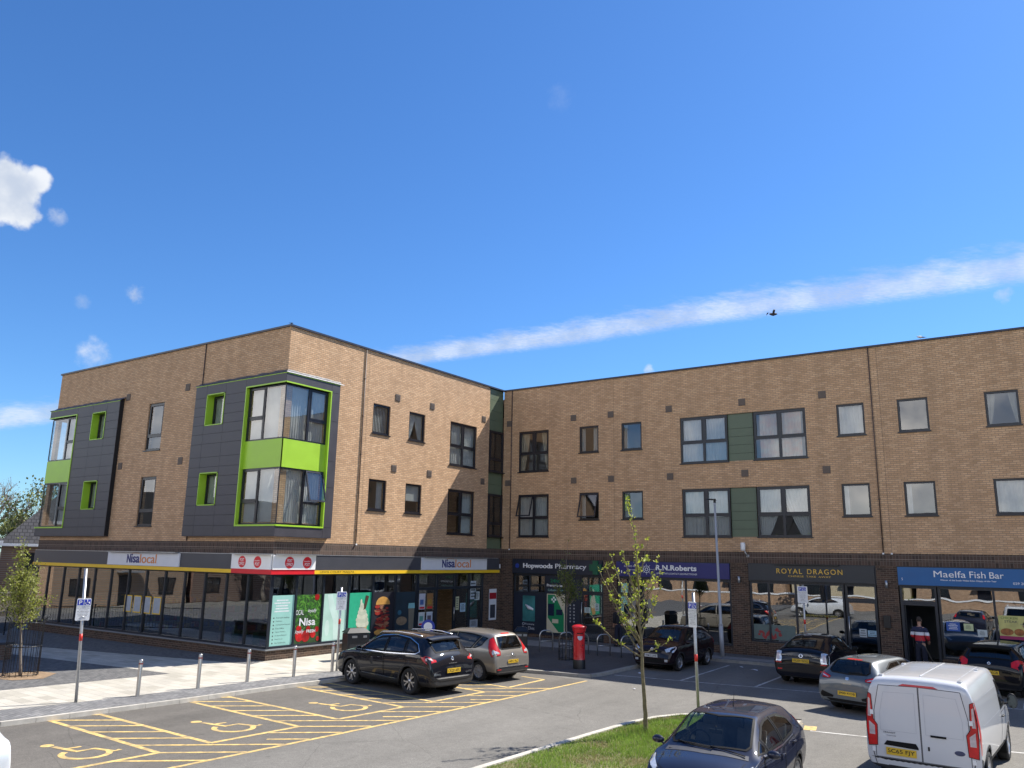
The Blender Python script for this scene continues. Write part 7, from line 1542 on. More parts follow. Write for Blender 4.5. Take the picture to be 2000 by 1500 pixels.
# pillar box
x, y = 9.36, 5.92
t = thing('pillar_box', 'bright red cast iron pillar box with a black base standing at the kerb corner', 'post box', (x, y, 0))
PRED = pm('post_box_red', (.55, .012, .018), .28, .06, 6, coat=.4, dirt=.12)
mb = MB(); mb.lathe([(.205, .31), (.20, .33), (.198, 1.22), (.205, 1.235), (.22, 1.25), (.228, 1.27), (.23, 1.33), (.245, 1.345), (.25, 1.365)], (x, y, 0), 48); mb.build('body', PRED, t)
mb = MB(); mb.lathe([(.25, 1.365), (.262, 1.38), (.262, 1.405), (.25, 1.42), (.20, 1.45), (.12, 1.475), (.04, 1.487), (0, 1.488)], (x, y, 0), 48); mb.build('cap', PRED, t)
mb = MB(); mb.lathe([(.215, 0), (.215, .27), (.207, .30), (.205, .31)], (x, y, 0), 48); mb.build('base', BLACK, t)
fd = Vector((.62, -.78, 0)).normalized(); ang0 = math.atan2(fd.y, fd.x)
def cyl_patch(name, pts, mat, r0=.2, off=.004, parent=t):
    mb = MB(); n = len(pts); V = [(x+(r0+o)*math.cos(ang0+p[0]/r0), y+(r0+o)*math.sin(ang0+p[0]/r0), p[1]) for o in (off, -.01) for p in pts]; c_ = len(V)
    # fan in strips so that it follows the curve
    mb.add(V, [tuple(range(n))]+[(i, (i+1) % n, n+(i+1) % n, n+i) for i in range(n)]); return mb.build(name, mat, parent)
for k in range(6):
    a = -.085+.17*k/6; b = a+.17/6; lo = lambda q: 1.10-.02-.12*math.sqrt(max(0, 1-(q/.09)**2))
    cyl_patch('collection_plate', [(a, max(.93, lo(a))), (b, max(.93, lo(b))), (b, 1.10), (a, 1.10)], pm('enamel_plate', (.42, .47, .55), .3) if k == 0 else bpy.data.materials['enamel_plate'], off=.012)
for k in range(8):
    a = -.11+.22*k/8; cyl_patch('posting_slot', [(a, 1.175), (a+.0275, 1.175), (a+.0275, 1.205), (a, 1.205)], SEAL, off=.006)
mb = MB(); mb.tube([(x+.206*math.cos(ang0+q/.2), y+.206*math.sin(ang0+q/.2), z) for q, z in ([(-.14, .36), (-.14, 1.16)]+[(-.14+.28*k/6, 1.16) for k in range(7)]+[(.14, 1.16), (.14, .36)]+[(.14-.28*k/6, .36) for k in range(7)])], .006, 5); mb.build('door_outline', PRED, t)
mb = MB(); mb.tube([(x+.212*math.cos(ang0+.45), y+.212*math.sin(ang0+.45), .8), (x+.225*math.cos(ang0+.45), y+.225*math.sin(ang0+.45), .8)], .02, 8); mb.build('lock', BLACK, t)
# cycle hoops
hoops = (((5.38, 9.61), (5.68, 10.15)), ((6.46, 9.41), (6.76, 9.95)), ((7.2, 9.4), (7.5, 9.92)), ((8.0, 9.75), (8.29, 10.28)), ((9.0, 9.85), (9.25, 10.42)))
for i, (a, b) in enumerate(hoops):
    a, b = Vector((*a, 0)), Vector((*b, 0)); d = (b-a); l = d.length; d.normalize(); H = .80; rr = l/2
    t = thing('cycle_stand', 'steel hoop cycle stand outside the pharmacy, %s from the left' % ORD[i], 'cycle stand', (a+b)/2, group='cycle stands outside the pharmacy')
    mb = MB(); rr = min(.22, rr); P = [a, a+Vector((0, 0, H-rr))]+[a+d*(rr-rr*math.cos(R(k*15)))+Vector((0, 0, H-rr+rr*math.sin(R(k*15)))) for k in range(1, 7)]+[b-d*(rr-rr*math.sin(R(k*15)))+Vector((0, 0, H-rr+rr*math.cos(R(k*15)))) for k in range(0, 7)]+[b]
    mb.tube(P, .024, 10); mb.build('hoop', STEEL, t); mb = MB(); mb.tube([a+Vector((0, 0, .38)), b+Vector((0, 0, .38))], .016, 8); mb.build('cross_bar', STEEL, t)
# litter bins
def bin_(x, y, rz, w_, d_, h_, label):
    t = thing('litter_bin', label, 'litter bin', (x, y, 0)); Mz = Matrix.Translation((x, y, 0)) @ Matrix.Rotation(rz, 4, 'Z')
    mb = MB(); mb.obox(Mz @ Matrix.Translation((0, 0, h_*.42)), w_/2, d_/2, h_*.42); mb.build('body', BLACK, t, bevel=.02)
    mb = MB(); mb.add([Mz @ Vector(v) for v in [(-w_/2-.03, -d_/2-.03, h_*.86), (w_/2+.03, -d_/2-.03, h_*.86), (w_/2+.03, d_/2+.03, h_*.86), (-w_/2-.03, d_/2+.03, h_*.86), (-w_/2*.7, -d_/2*.5, h_), (w_/2*.7, -d_/2*.5, h_), (w_/2*.7, d_/2*.5, h_), (-w_/2*.7, d_/2*.5, h_)]], [(0, 1, 2, 3), (4, 5, 6, 7), (0, 1, 5, 4), (1, 2, 6, 5), (2, 3, 7, 6), (3, 0, 4, 7)]); mb.build('lid', BLACK, t)
    mb = MB(); mb.obox(Mz @ Matrix.Translation((-w_*.18, -d_/2-.003, h_*.74)), .10, .004, .04); mb.obox(Mz @ Matrix.Translation((w_*.3, -d_/2-.003, h_*.74)), .07, .004, .04); mb.build('opening', pm('bin_slot_edge', (.25, .25, .24), .4) if not bpy.data.materials.get('bin_slot_edge') else bpy.data.materials['bin_slot_edge'], t)
    mb = MB(); mb.obox(Mz @ Matrix.Translation((0, -d_/2-.003, h_*.3)), w_*.4, .003, h_*.22); mb.build('door', PLAST, t)
bin_(2.05, 2.35, 1.2, .85, .5, 1.12, 'wide black double litter bin on the paving behind the black crossover'); bin_(6.0, 7.3, .6, .48, .48, 1.12, 'square black litter bin beside the beige-grey people carrier')
# tree guards
def guard(x, y, r, h, n, label, flare=.0):
    t = thing('tree_guard', label, 'tree guard', (x, y, 0)); mb = MB()
    for k in range(n):
        a = 2*math.pi*k/n; P = [(x+r*math.cos(a), y+r*math.sin(a), 0), (x+r*math.cos(a), y+r*math.sin(a), h*.9)]
        if flare: P += [(x+(r+flare*.5)*math.cos(a), y+(r+flare*.5)*math.sin(a), h*.97), (x+(r+flare)*math.cos(a), y+(r+flare)*math.sin(a), h)]
        mb.tube(P, .009, 5)
    mb.build('bars', BLACK, t, kind='stuff' if 0 else None); mb = MB()
    for z in (.05, h*.5, h*.9): mb.tube([(x+r*math.cos(R(k*15)), y+r*math.sin(R(k*15)), z) for k in range(25)], .014, 5, cap=False)
    mb.build('rings', BLACK, t)
guard(-2.50, -7.03, .47, 1.72, 18, 'tall black tree guard around the leafy plaza tree', .12); guard(7.76, 7.71, .27, .98, 12, 'low black tree guard around the thin tree behind the pillar box')
# planter seat and railings at the far left
t = thing('planter', 'low brown brick planter with a dark coping at the left edge', 'planter', (-7.6, -6.7, 0)); mb = MB(); mb.box(-9.2, -6.6, -9.0, -5.45, 0, .50); mb.build('brick_wall', brickmat('planter_brick', [(.11, .06, .04), (.18, .10, .065), (.22, .13, .085)], (.2, .17, .13)), t); mb = MB(); mb.box(-9.25, -6.55, -9.05, -5.40, .50, .58); mb.build('coping', pm('dark_coping_stone', (.05, .05, .055), .6), t)
t = thing('railing', 'black metal railing with round-topped posts beside the far left shop windows', 'railing', (-15.2, -1.9, 0))
RL = [(-11.2, -5.0), (-13.2, -3.3), (-15.2, -1.9), (-17.6, -.2)]
mb = MB()
for z in (.15, 1.05): mb.tube([(a, b, z) for a, b in RL], .018, 6)
mb.build('rails', BLACK, t); mb = MB()
for (a, b) in zip(RL[:-1], RL[1:]):
    n = int((Vector(b)-Vector(a)).length/.12)
    for k in range(n): p = Vector(a)+(Vector(b)-Vector(a))*(k/n); mb.tube([(p.x, p.y, .15), (p.x, p.y, 1.05)], .008, 4)
mb.build('bars', BLACK, t)
for (a, b) in RL: mb = MB(); mb.tube([(a, b, 0), (a, b, 1.12)], .026, 8); mb.lathe([(0, 1.10), (.045, 1.13), (.045, 1.17), (0, 1.2)], (a, b, 0), 10); mb.build('post', BLACK, t)

# ------------------------------------------------------------------ houses beyond and behind
BUFFW = brickmat('warm_house_brick', [(.34, .20, .115), (.42, .26, .155), (.48, .31, .19)], (.30, .24, .18)); REDB = brickmat('brown_house_brick', [(.12, .06, .045), (.17, .09, .065), (.21, .115, .08)], (.2, .16, .13))
TILE = brickmat('roof_tiles', [(.03, .03, .034), (.05, .05, .055), (.04, .038, .04)], (.012, .012, .014), bw=.33, bh=.30, ms=.03, bumpd=.03, floor=True); CREAMW = pm('cream_render', (.50, .42, .28), .85, .08, 1.5)
DARKG = glassmat('house_glass', (.12, .13, .14), 1.7)
def house(name, label, x, y, rz, w_, d_, he, hr, wm, wins=(), hip=0.0, door=None, group=None, balc=False):
    """local frame: facade on y=0 from x=0 to w, body behind at y<0.. d"""
    t = thing(name, label, 'house', (x, y, -.1), rz, group=group)
    mb = MB(); mb.box(0, w_, 0, d_, 0, he); mb.add([(0, 0, he), (0, d_, he), (0, d_/2, hr), (w_, 0, he), (w_, d_, he), (w_, d_/2, hr)], [(0, 1, 2), (3, 4, 5)] if not hip else []); mb.build('wall', wm, t, local=True)
    o = .35; mb = MB(); a, b = -o, w_+o; k = hip
    V = [(a, -o, he-.12), (b, -o, he-.12), (b-k, d_/2, hr+.05), (a+k, d_/2, hr+.05), (a, d_+o, he-.12), (b, d_+o, he-.12)]
    mb.add(V+[(p[0], p[1], p[2]-.1) for p in V], [(0, 1, 2, 3), (4, 5, 2, 3), (6, 7, 8, 9), (10, 11, 8, 9), (0, 1, 7, 6), (4, 5, 11, 10), (0, 3, 9, 6), (3, 4, 10, 9), (1, 2, 8, 7), (2, 5, 11, 8)]+([(0, 3, 4), (1, 2, 5)] if hip else [])); mb.build('roof', TILE, t, local=True)
    mb = MB(); mb.box(-o, w_+o, -o-.1, -o, he-.3, he-.1); mb.build('gutter', WHITE, t, local=True)
    for (cx, cz, ww, hh) in wins:
        mb = MB(); mb.box(cx-ww/2, cx+ww/2, -.03, .02, cz-hh/2, cz-hh/2+.06); mb.box(cx-ww/2, cx+ww/2, -.03, .02, cz+hh/2-.06, cz+hh/2); mb.box(cx-ww/2, cx-ww/2+.06, -.03, .02, cz-hh/2, cz+hh/2); mb.box(cx+ww/2-.06, cx+ww/2, -.03, .02, cz-hh/2, cz+hh/2); mb.box(cx-.03, cx+.03, -.03, .02, cz-hh/2, cz+hh/2)
        fr_ = mb.build('window', FRAME, t, local=True); mb = MB(); mb.box(cx-ww/2+.02, cx+ww/2-.02, -.012, -.004, cz-hh/2+.02, cz+hh/2-.02); mb.build('pane', pm('dark_pane', (.02, .025, .03), .08, spec=.8) if not bpy.data.materials.get('dark_pane') else bpy.data.materials['dark_pane'], fr_, local=True)
    if door is not None: mb = MB(); mb.box(door-.5, door+.5, -.05, .02, 0, 2.1); mb.build('door', FRAME, t, local=True); mb = MB(); mb.box(door-.8, door+.8, -.8, .0, 2.3, 2.42); mb.build('door_canopy', GALV, t, local=True)
    return t
def facing(tx, ty): return math.atan2(ty, tx)
house('cream_house', 'cream rendered house with a grey tiled roof at the far left edge', -34.4, -3.4, facing(.40, .92), 8.2, 7, 4.4, 6.6, CREAMW, [(6.6, 1.3, .9, 1.1)], hip=2.0)
house('brown_house', 'brown brick house with a dark hipped roof showing left of the shops', -40.6, 8.6, facing(.40, .92), 12, 8, 4.3, 7.9, REDB, [(1.9, 2.9, .9, 1.3), (4.5, 2.9, .9, 1.3)], hip=3.6)
t = thing('skylight', 'small bright roof window on the dark roof of the brown brick house', 'roof window', (-40.2, 11.0, 5.4)); Mx = Matrix.Translation((-41.3, 11.2, 5.35)) @ Matrix.Rotation(facing(.40, .92), 4, 'Z') @ Matrix.Rotation(R(42), 4, 'X')
mb = MB(); mb.obox(Mx, .25, .7, .06); mb.build('frame', WHITE, t)
t = thing('garden_wall', 'low beige garden wall in front of the cream house', 'wall', (-27, 0, -.1)); mb = MB(); mb.obox(Matrix.Translation((-27.4, 1.5, .55)) @ Matrix.Rotation(facing(.40, .92), 4, 'Z'), 5.5, .12, .65); mb.build('wall_panel', CREAMW, t); mb = MB(); mb.obox(Matrix.Translation((-27.4, 1.5, 1.23)) @ Matrix.Rotation(facing(.40, .92), 4, 'Z'), 5.6, .16, .03); mb.build('coping', KERBD, t)
sheet('road', [(-25.9, -60), (-22.5, -60), (-22.5, 60), (-25.9, 60)], -.09, ASPH); sheet('road', [(-60, -60), (-26.05, -60), (-26.05, 60), (-60, 60)], -.12, ASPH)
for k in range(3):
    m_ = (BUFFW, REDB, BUFFW)[k]
    house('side_house', ('first', 'second', 'third')[k]+' brick house of the row across the side road, mirrored in the corner shop glass', -32.6, -8.5-10.6*k, -math.pi/2+math.pi, 10.2, 8, 5.8, 8.4, m_, [(1.6, 4.4, 1.2, 1.2), (5.1, 4.4, .9, 1.1), (8.4, 4.4, 1.2, 1.2), (1.8, 1.3, 1.4, 1.2), (8.4, 1.3, 1.4, 1.2)], door=5.1, group='brick houses across the side road') if 0 else house('side_house', ('first', 'second', 'third')[k]+' brick house of the row across the side road, mirrored in the corner shop glass', -32.6, -18.6-10.6*k, math.pi/2, 10.2, 8, 5.8, 8.4, m_, [(1.6, 4.4, 1.2, 1.2), (5.1, 4.4, .9, 1.1), (8.4, 4.4, 1.2, 1.2), (1.8, 1.3, 1.4, 1.2), (8.4, 1.3, 1.4, 1.2)], door=5.1, group='brick houses across the side road')
# terrace facing the shops: stands behind the camera and is what the shop windows mirror
for k in range(7):
    x0 = -46+k*11.5; m_ = BUFFW if k % 3 != 1 else CREAMW
    ws = [(2, 4.6, 1.5, 1.2), (5.4, 4.6, 1.0, 1.2), (9, 4.6, 1.5, 1.2), (2, 1.5, 1.6, 1.3), (9, 1.5, 1.6, 1.3)]
    house('terrace_house', ('buff brick' if m_ is BUFFW else 'cream rendered')+' terrace house behind the viewpoint, seen only mirrored in the shop glass', x0+10.9, -37+(.6 if k % 2 else 0), math.pi, 10.9, 8, 6.1, 8.8, m_, [(10.9-a, b, c_, d_) for a, b, c_, d_ in ws], door=5.4, group='terrace houses behind the viewpoint')
sheet('road', [(-60, -34), (40, -34), (40, -27), (-60, -27)], -.085, ASPHB)
t = thing('boundary_wall', 'long white topped low brick wall behind the viewpoint, mirrored in the glass', 'wall', (0, -26.6, -.1)); mb = MB(); mb.box(-30, 22, -26.9, -26.6, -.1, .95); mb.build('brick_wall', BUFFW, t); mb = MB(); mb.box(-30, 22, -26.95, -26.55, .95, 1.05); mb.build('coping', WHITE, t)

# ------------------------------------------------------------------ trees
def bez(a, b, c, n=10): return [a*(1-t)**2+b*2*t*(1-t)+c*t*t for t in [i/n for i in range(n+1)]]
def leafcloud(mb, rnd, p, n, rad, size, up=.3, nm=2):
    for _ in range(n):
        q = p+Vector((rnd.gauss(0, 1), rnd.gauss(0, 1), rnd.gauss(0, .9)))*rad
        d = Vector((rnd.uniform(-1, 1), rnd.uniform(-1, 1), rnd.uniform(-.4, 1)+up)).normalized(); s = size*rnd.uniform(.6, 1.25); a = d.orthogonal().normalized(); a = (Matrix.Rotation(rnd.uniform(0, 6.28), 3, d) @ a); b = d.cross(a)
        mb.add([q, q+d*s*.5+a*s*.36+b*s*.06, q+d*s, q+d*s*.5-a*s*.36+b*s*.06], [(0, 1, 2, 3)], rnd.randrange(nm))
BARK = pm('young_bark', (.17, .14, .075), .9, .3, 14, bump=.5, bscale=40); BARKG = pm('grey_bark', (.16, .135, .11), .9, .25, 10, bump=.5, bscale=30)
def sapling(name, label, base, trunk, limbs, leafmats, lr, ln_, ls, seed, r0=.045, fine=0, wd=None, start=.35, bark=None):
    """trunk and limb points are (right, away, up) offsets seen from the viewpoint"""
    t = thing(name, label, 'tree', base); rnd = random.Random(seed); B = Vector(base); loc = lambda p: B+RIGHT*p[0]+AWAY*p[1]+Vector((0, 0, p[2]))
    T_ = [loc(p) for p in trunk]; n = len(T_); mb = MB(); P = []
    for a, b in zip(T_[:-1], T_[1:]): P += [a+(b-a)*(k/5)+Vector((rnd.gauss(0, .006), rnd.gauss(0, .006), 0)) for k in range(5)]
    P.append(T_[-1]); H = P[-1].z-P[0].z
    mb.tube(P, [max(.005, r0*(1-.93*((q.z-P[0].z)/H)**.8)) for q in P], 9)
    lf = MB(); 
    def at(z): 
        for a, b in zip(P[:-1], P[1:]):
            if a.z <= B.z+z <= b.z: return a+(b-a)*((B.z+z-a.z)/(b.z-a.z))
        return P[-1]
    ws = []
    for (z0, tip) in limbs:
        a = at(z0); c_ = loc(tip); mid = (a+c_)/2+Vector((0, 0, (c_.z-a.z)*(-.13) if c_.z > a.z else .08))+Vector((rnd.gauss(0, .03), rnd.gauss(0, .03), 0))+(c_-a)*.0
        L = bez(a, mid+(Vector((c_.x, c_.y, a.z))-a)*.12, c_, 12); l = (c_-a).length; ra = min(r0*.5, .007+.009*l)
        L = [q+Vector((rnd.gauss(0, .008), rnd.gauss(0, .008), rnd.gauss(0, .008)))*(1 if 0 < i < 12 else 0) for i, q in enumerate(L)]
        mb.tube(L, [ra*(1-.8*i/12) for i in range(13)], 6); ws.append((L, l))
        for k in range(fine):
            i = rnd.randrange(3, 12); d = Vector((rnd.gauss(0, .5), rnd.gauss(0, .5), rnd.uniform(.1, .9))).normalized(); e = L[i]+d*rnd.uniform(.12, .35)*min(1, l); L2 = bez(L[i], (L[i]+e)/2+Vector((0, 0, -.03)), e, 5); mb.tube(L2, [.005*(1-.6*j/5) for j in range(6)], 4); ws.append((L2, .3))
    for L, l in ws:
        m = max(2, int(l*ln_)); 
        for k in range(m): u = start+(1-start)*(k+rnd.random())/m; leafcloud(lf, rnd, L[min(len(L)-1, int(u*(len(L)-1)+.5))], rnd.randint(4, 9), lr, ls)
    for q in P[int(len(P)*.45):]:
        if rnd.random() < .8: leafcloud(lf, rnd, q+Vector((rnd.gauss(0, .02), rnd.gauss(0, .02), 0)), 5, lr, ls)
    mb.build('trunk', bark or BARK, t); lf.build('foliage', leafmats, t); return t
YG = [leafmat('spring_leaf_yellow', [(.34, .38, .04), (.48, .50, .08)], .45), leafmat('spring_leaf_green', [(.22, .29, .03), (.34, .40, .05)], .45)]
OLV = [leafmat('olive_leaf', [(.17, .19, .035), (.26, .28, .05)], .4), leafmat('olive_leaf_light', [(.24, .27, .05), (.34, .36, .08)], .4)]
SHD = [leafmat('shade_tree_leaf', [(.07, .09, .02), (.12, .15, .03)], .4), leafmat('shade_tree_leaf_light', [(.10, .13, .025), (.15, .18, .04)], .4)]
def px(X, Y): z = (1445-Y)/90.0; return ((X-(1263-.0174*(1445-Y)))/87.0, z)
tips = [(1150, 1215, 1.62), (1316, 1262, 1.70), (1272, 1086, 3.3), (1198, 1103, 2.5), (1182, 1116, 2.3), (1174, 1133, 2.0), (1186, 1160, 1.9), (1281, 1140, 2.5), (1298, 1155, 2.2), (1276, 1184, 2.0), (1211, 1191, 1.85), (1191, 1188, 1.7), (1211, 1072, 2.9), (1262, 1069, 3.2), (1242, 1090, 3.0), (1226, 1120, 2.6), (1290, 1120, 2.8), (1236, 1052, 3.5), (1222, 1150, 2.1), (1268, 1160, 2.3), (1205, 1130, 2.4), (1284, 1096, 2.9), (1250, 1110, 2.6), (1215, 1165, 1.9)]
rnd = random.Random(5); limbs = []
for X, Y, z0 in tips: r, z = px(X, Y); limbs.append((z0, (r, rnd.uniform(-.45, .45) if Y < 1200 else rnd.uniform(-.1, .1), z)))
tr = [(0, 0, 0)]+[(px(a, b)[0], 0, px(a, b)[1]) for a, b in ((1259, 1380), (1255, 1300), (1250, 1230), (1247, 1160), (1243, 1085), (1236, 1040), (1228, 1010), (1224, 985))]
sapling('young_tree', 'slender young tree with sparse yellow-green spring leaves on the grass island', (15.85, -2.5, 0), tr, limbs, YG, .026, 3.8, .066, 3, r0=.055, fine=1, start=.3)
rnd = random.Random(8); limbs = []
for i in range(46):
    z0 = rnd.uniform(1.35, 2.6); zt = min(3.35, z0+rnd.uniform(.25, .95)); k = (1-abs(zt-2.35)/1.3); limbs.append((z0, (rnd.uniform(-.95, .85)*max(.25, k)-.32*zt/4, rnd.uniform(-.8, .8)*max(.25, k), zt)))
for i in range(8): z0 = rnd.uniform(2.5, 3.3); limbs.append((z0, (-.45+rnd.uniform(-.18, .2), rnd.uniform(-.15, .15), z0+rnd.uniform(.3, .7))))
sapling('young_tree', 'leafy olive-green young tree inside the tall guard on the left plaza', (-2.50, -7.03, 0), [(0, 0, 0), (-.10, 0, .9), (-.22, 0, 1.75), (-.34, 0, 2.6), (-.46, .05, 3.4), (-.58, 0, 4.1)], limbs, OLV, .085, 7, .070, 9, r0=.045, fine=3, start=.25, bark=BARKG)
rnd = random.Random(14); limbs = []
for i in range(24):
    z0 = rnd.uniform(1.9, 3.0); zt = z0+rnd.uniform(.3, .8); k = (1-abs(zt-2.8)/1.4); limbs.append((z0, (rnd.uniform(-.55, .75)*max(.2, k), rnd.uniform(-.5, .5)*max(.2, k), zt)))
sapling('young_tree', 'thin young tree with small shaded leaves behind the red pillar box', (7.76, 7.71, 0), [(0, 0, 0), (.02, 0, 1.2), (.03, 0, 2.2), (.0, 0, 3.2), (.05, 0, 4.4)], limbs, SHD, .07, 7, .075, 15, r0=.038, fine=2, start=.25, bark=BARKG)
# far trees
def bigtree(name, label, base, h, cr, leaf, seed, bare=False):
    t = thing(name, label, 'tree', base); rnd = random.Random(seed); mb = MB(); lf = MB(); B = Vector(base)
    def grow(p, d, l, r, lev):
        n = 4; P = [p]; q = p.copy(); dd = d.copy()
        for i in range(n): dd = (dd+Vector((rnd.gauss(0, .16), rnd.gauss(0, .16), .05))).normalized(); q = q+dd*l/n; P.append(q.copy())
        mb.tube(P, [r*(1-.45*i/n) for i in range(n+1)], 5 if lev else 8)
        if lev >= 4 or l < .25: 
            leafcloud(lf, rnd, P[-1], 5 if bare else 13, cr*.045 if bare else cr*.11, .10 if bare else .22); return
        for k in range(rnd.randint(2, 4) if lev else 5):
            a = rnd.uniform(0, 6.28); s_ = rnd.uniform(.45, .95); nd = (dd+Vector((math.cos(a), math.sin(a), 0))*s_+Vector((0, 0, .12))).normalized(); grow(P[-1] if k < 2 else P[-2], nd, l*rnd.uniform(.62, .8), r*.55, lev+1)
    grow(B, Vector((0, 0, 1)), h*.36, h*.028, 0); mb.build('trunk', BARKG, t); lf.build('crown', leaf, t)
BUDS = [leafmat('bud_brown', [(.16, .11, .06), (.22, .16, .09)], .2)]; FARG = [leafmat('far_leaf_dark', [(.05, .075, .02), (.09, .12, .03)], .3), leafmat('far_leaf_light', [(.16, .18, .04), (.22, .23, .06)], .3)]
bigtree('bare_tree', 'tall nearly bare tree with fine brown twigs above the far houses at the left', (-67, 17.5, -.1), 11.5, 5, BUDS, 21, True)
bigtree('leafy_tree', 'pale green tree rising just left of the building above the dark roof', (-48, 15.5, -.1), 9.5, 3.2, FARG, 5); bigtree('leafy_tree', 'smaller green tree between the bare tree and the dark roof', (-60, 17.0, -.1), 7.5, 3.0, FARG, 8)
for k, (x, y) in enumerate(((-30, -24), (-12, -25), (4, -25.5))): bigtree('street_tree', 'green street tree behind the viewpoint, %s of three mirrored in the glass' % ORD[k], (x, y, -.1), 6.5, 2.4, FARG, 40+k)

# ------------------------------------------------------------------ birds
def bird(label, c, span, wings, body_ang, mats, rest=False):
    t = thing('gull', label, 'bird', c); C_ = Vector(c); f = (RIGHT*math.cos(body_ang)+AWAY*.2*math.sin(body_ang)).normalized(); s_ = Vector((-f.y, f.x, 0)).normalized(); U = Vector((0, 0, 1)); L_ = span*.42
    mb = MB(); mb.tube([C_-f*L_*.5, C_-f*L_*.3+U*.0, C_, C_+f*L_*.3+U*.02*span, C_+f*L_*.42+U*.03*span, C_+f*L_*.55+U*.02*span], [.01*span, .05*span, .085*span, .055*span, .04*span, .006*span], 10); b = mb.build('body', mats[0], t)
    for sg in (1, -1):
        mb = MB(); a = wings
        if rest: V = [C_+s_*sg*.07*span+f*.12*span, C_+s_*sg*.08*span+U*.03*span-f*.05*span, C_-f*.42*span+s_*sg*.02*span, C_-f*.1*span+s_*sg*.09*span-U*.04*span]; mb.add(V, [(0, 1, 2, 3)])
        else:
            V = []
            for (k, ch, up) in ((.04, .11, 0), (.22, .12, .10*a), (.38, .09, .13*a), (.5, .015, .06*a)):
                for q in (.5, -.5): V.append(C_+s_*sg*k*span+f*(ch*q*span-.0*k)+U*up*span*(1.5 if sg > 0 else 1.0)-f*k*.25*span)
            mb.add(V, [(0, 1, 3, 2), (2, 3, 5, 4), (4, 5, 7, 6)])
        mb.build('wing', mats[1], t)
GW = pm('gull_white', (.62, .62, .62), .8); GG = pm('gull_grey', (.25, .26, .28), .8); GD = pm('dark_silhouette_feathers', (.03, .028, .035), .8)  # dark one puts the gliding gull's silhouette into the colour; perched bird shares it
bird('dark bird gliding across the vapour trail with raised wings', (23.954-.263*42, -19.643+.9212*42, 3.726+.2868*42), 1.0, 1.0, .5, (GD, GD))
bird('white and grey gull resting on the parapet above the fish bar', (19.9, 14.30, 12.46), .62, 0, 3.1, (GW, GG), True)
bird('tiny dark bird perched on the top corner of the building', (.0, .0, 12.42), .30, 0, 1.2, (GD, GD), True)

# ------------------------------------------------------------------ people
SKIN = pm('skin', (.42, .23, .16), .55, .08, 10); HAIR = pm('dark_hair', (.03, .02, .015), .8)
def skinned(name, verts, edges, radii, mat, parent, root=0, sub=2):
    me = bpy.data.meshes.new(name); me.from_pydata(verts, edges, []); o = bpy.data.objects.new(name, me); COL.objects.link(o)
    md = o.modifiers.new('skin', 'SKIN'); md.use_smooth_shade = True; md.branch_smoothing = .6
    sv = me.skin_vertices[0].data if me.skin_vertices else None
    if sv is None: 
        bm = bmesh.new(); bm.from_mesh(me); bm.verts.layers.skin.verify(); bm.to_mesh(me); bm.free(); sv = me.skin_vertices[0].data
    for i, r in enumerate(radii): sv[i].radius = (r, r) if not isinstance(r, tuple) else r; sv[i].use_root = (i == root)
    s_ = o.modifiers.new('sub', 'SUBSURF'); s_.levels = sub; s_.render_levels = sub
    dg = bpy.context.evaluated_depsgraph_get(); dg.update(); m2 = bpy.data.meshes.new_from_object(o.evaluated_get(dg)); bpy.data.objects.remove(o); m2.materials.clear(); m2.materials.append(mat)
    for p in m2.polygons: p.use_smooth = True
    r = bpy.data.objects.new(name, m2); COL.objects.link(r); r.parent = parent; ORG[r.name] = Vector(); return r
def zramp(name, stops, rough=.85):
    m, nt, ns, ln, b = nodes(name); tcn = ns.new('ShaderNodeTexCoord'); sp = ns.new('ShaderNodeSeparateXYZ'); ln.new(tcn.outputs['Object'], sp.inputs[0]); mr = ns.new('ShaderNodeMapRange'); ln.new(sp.outputs[2], mr.inputs[0]); mr.inputs[2].default_value = 2.0
    r = ramp(ns, [(z/2.0, c) for z, c in stops]); r.color_ramp.interpolation = 'CONSTANT'; ln.new(mr.outputs[0], r.inputs[0]); ln.new(r.outputs[0], b.inputs['Base Color']); b.inputs['Roughness'].default_value = rough; return m
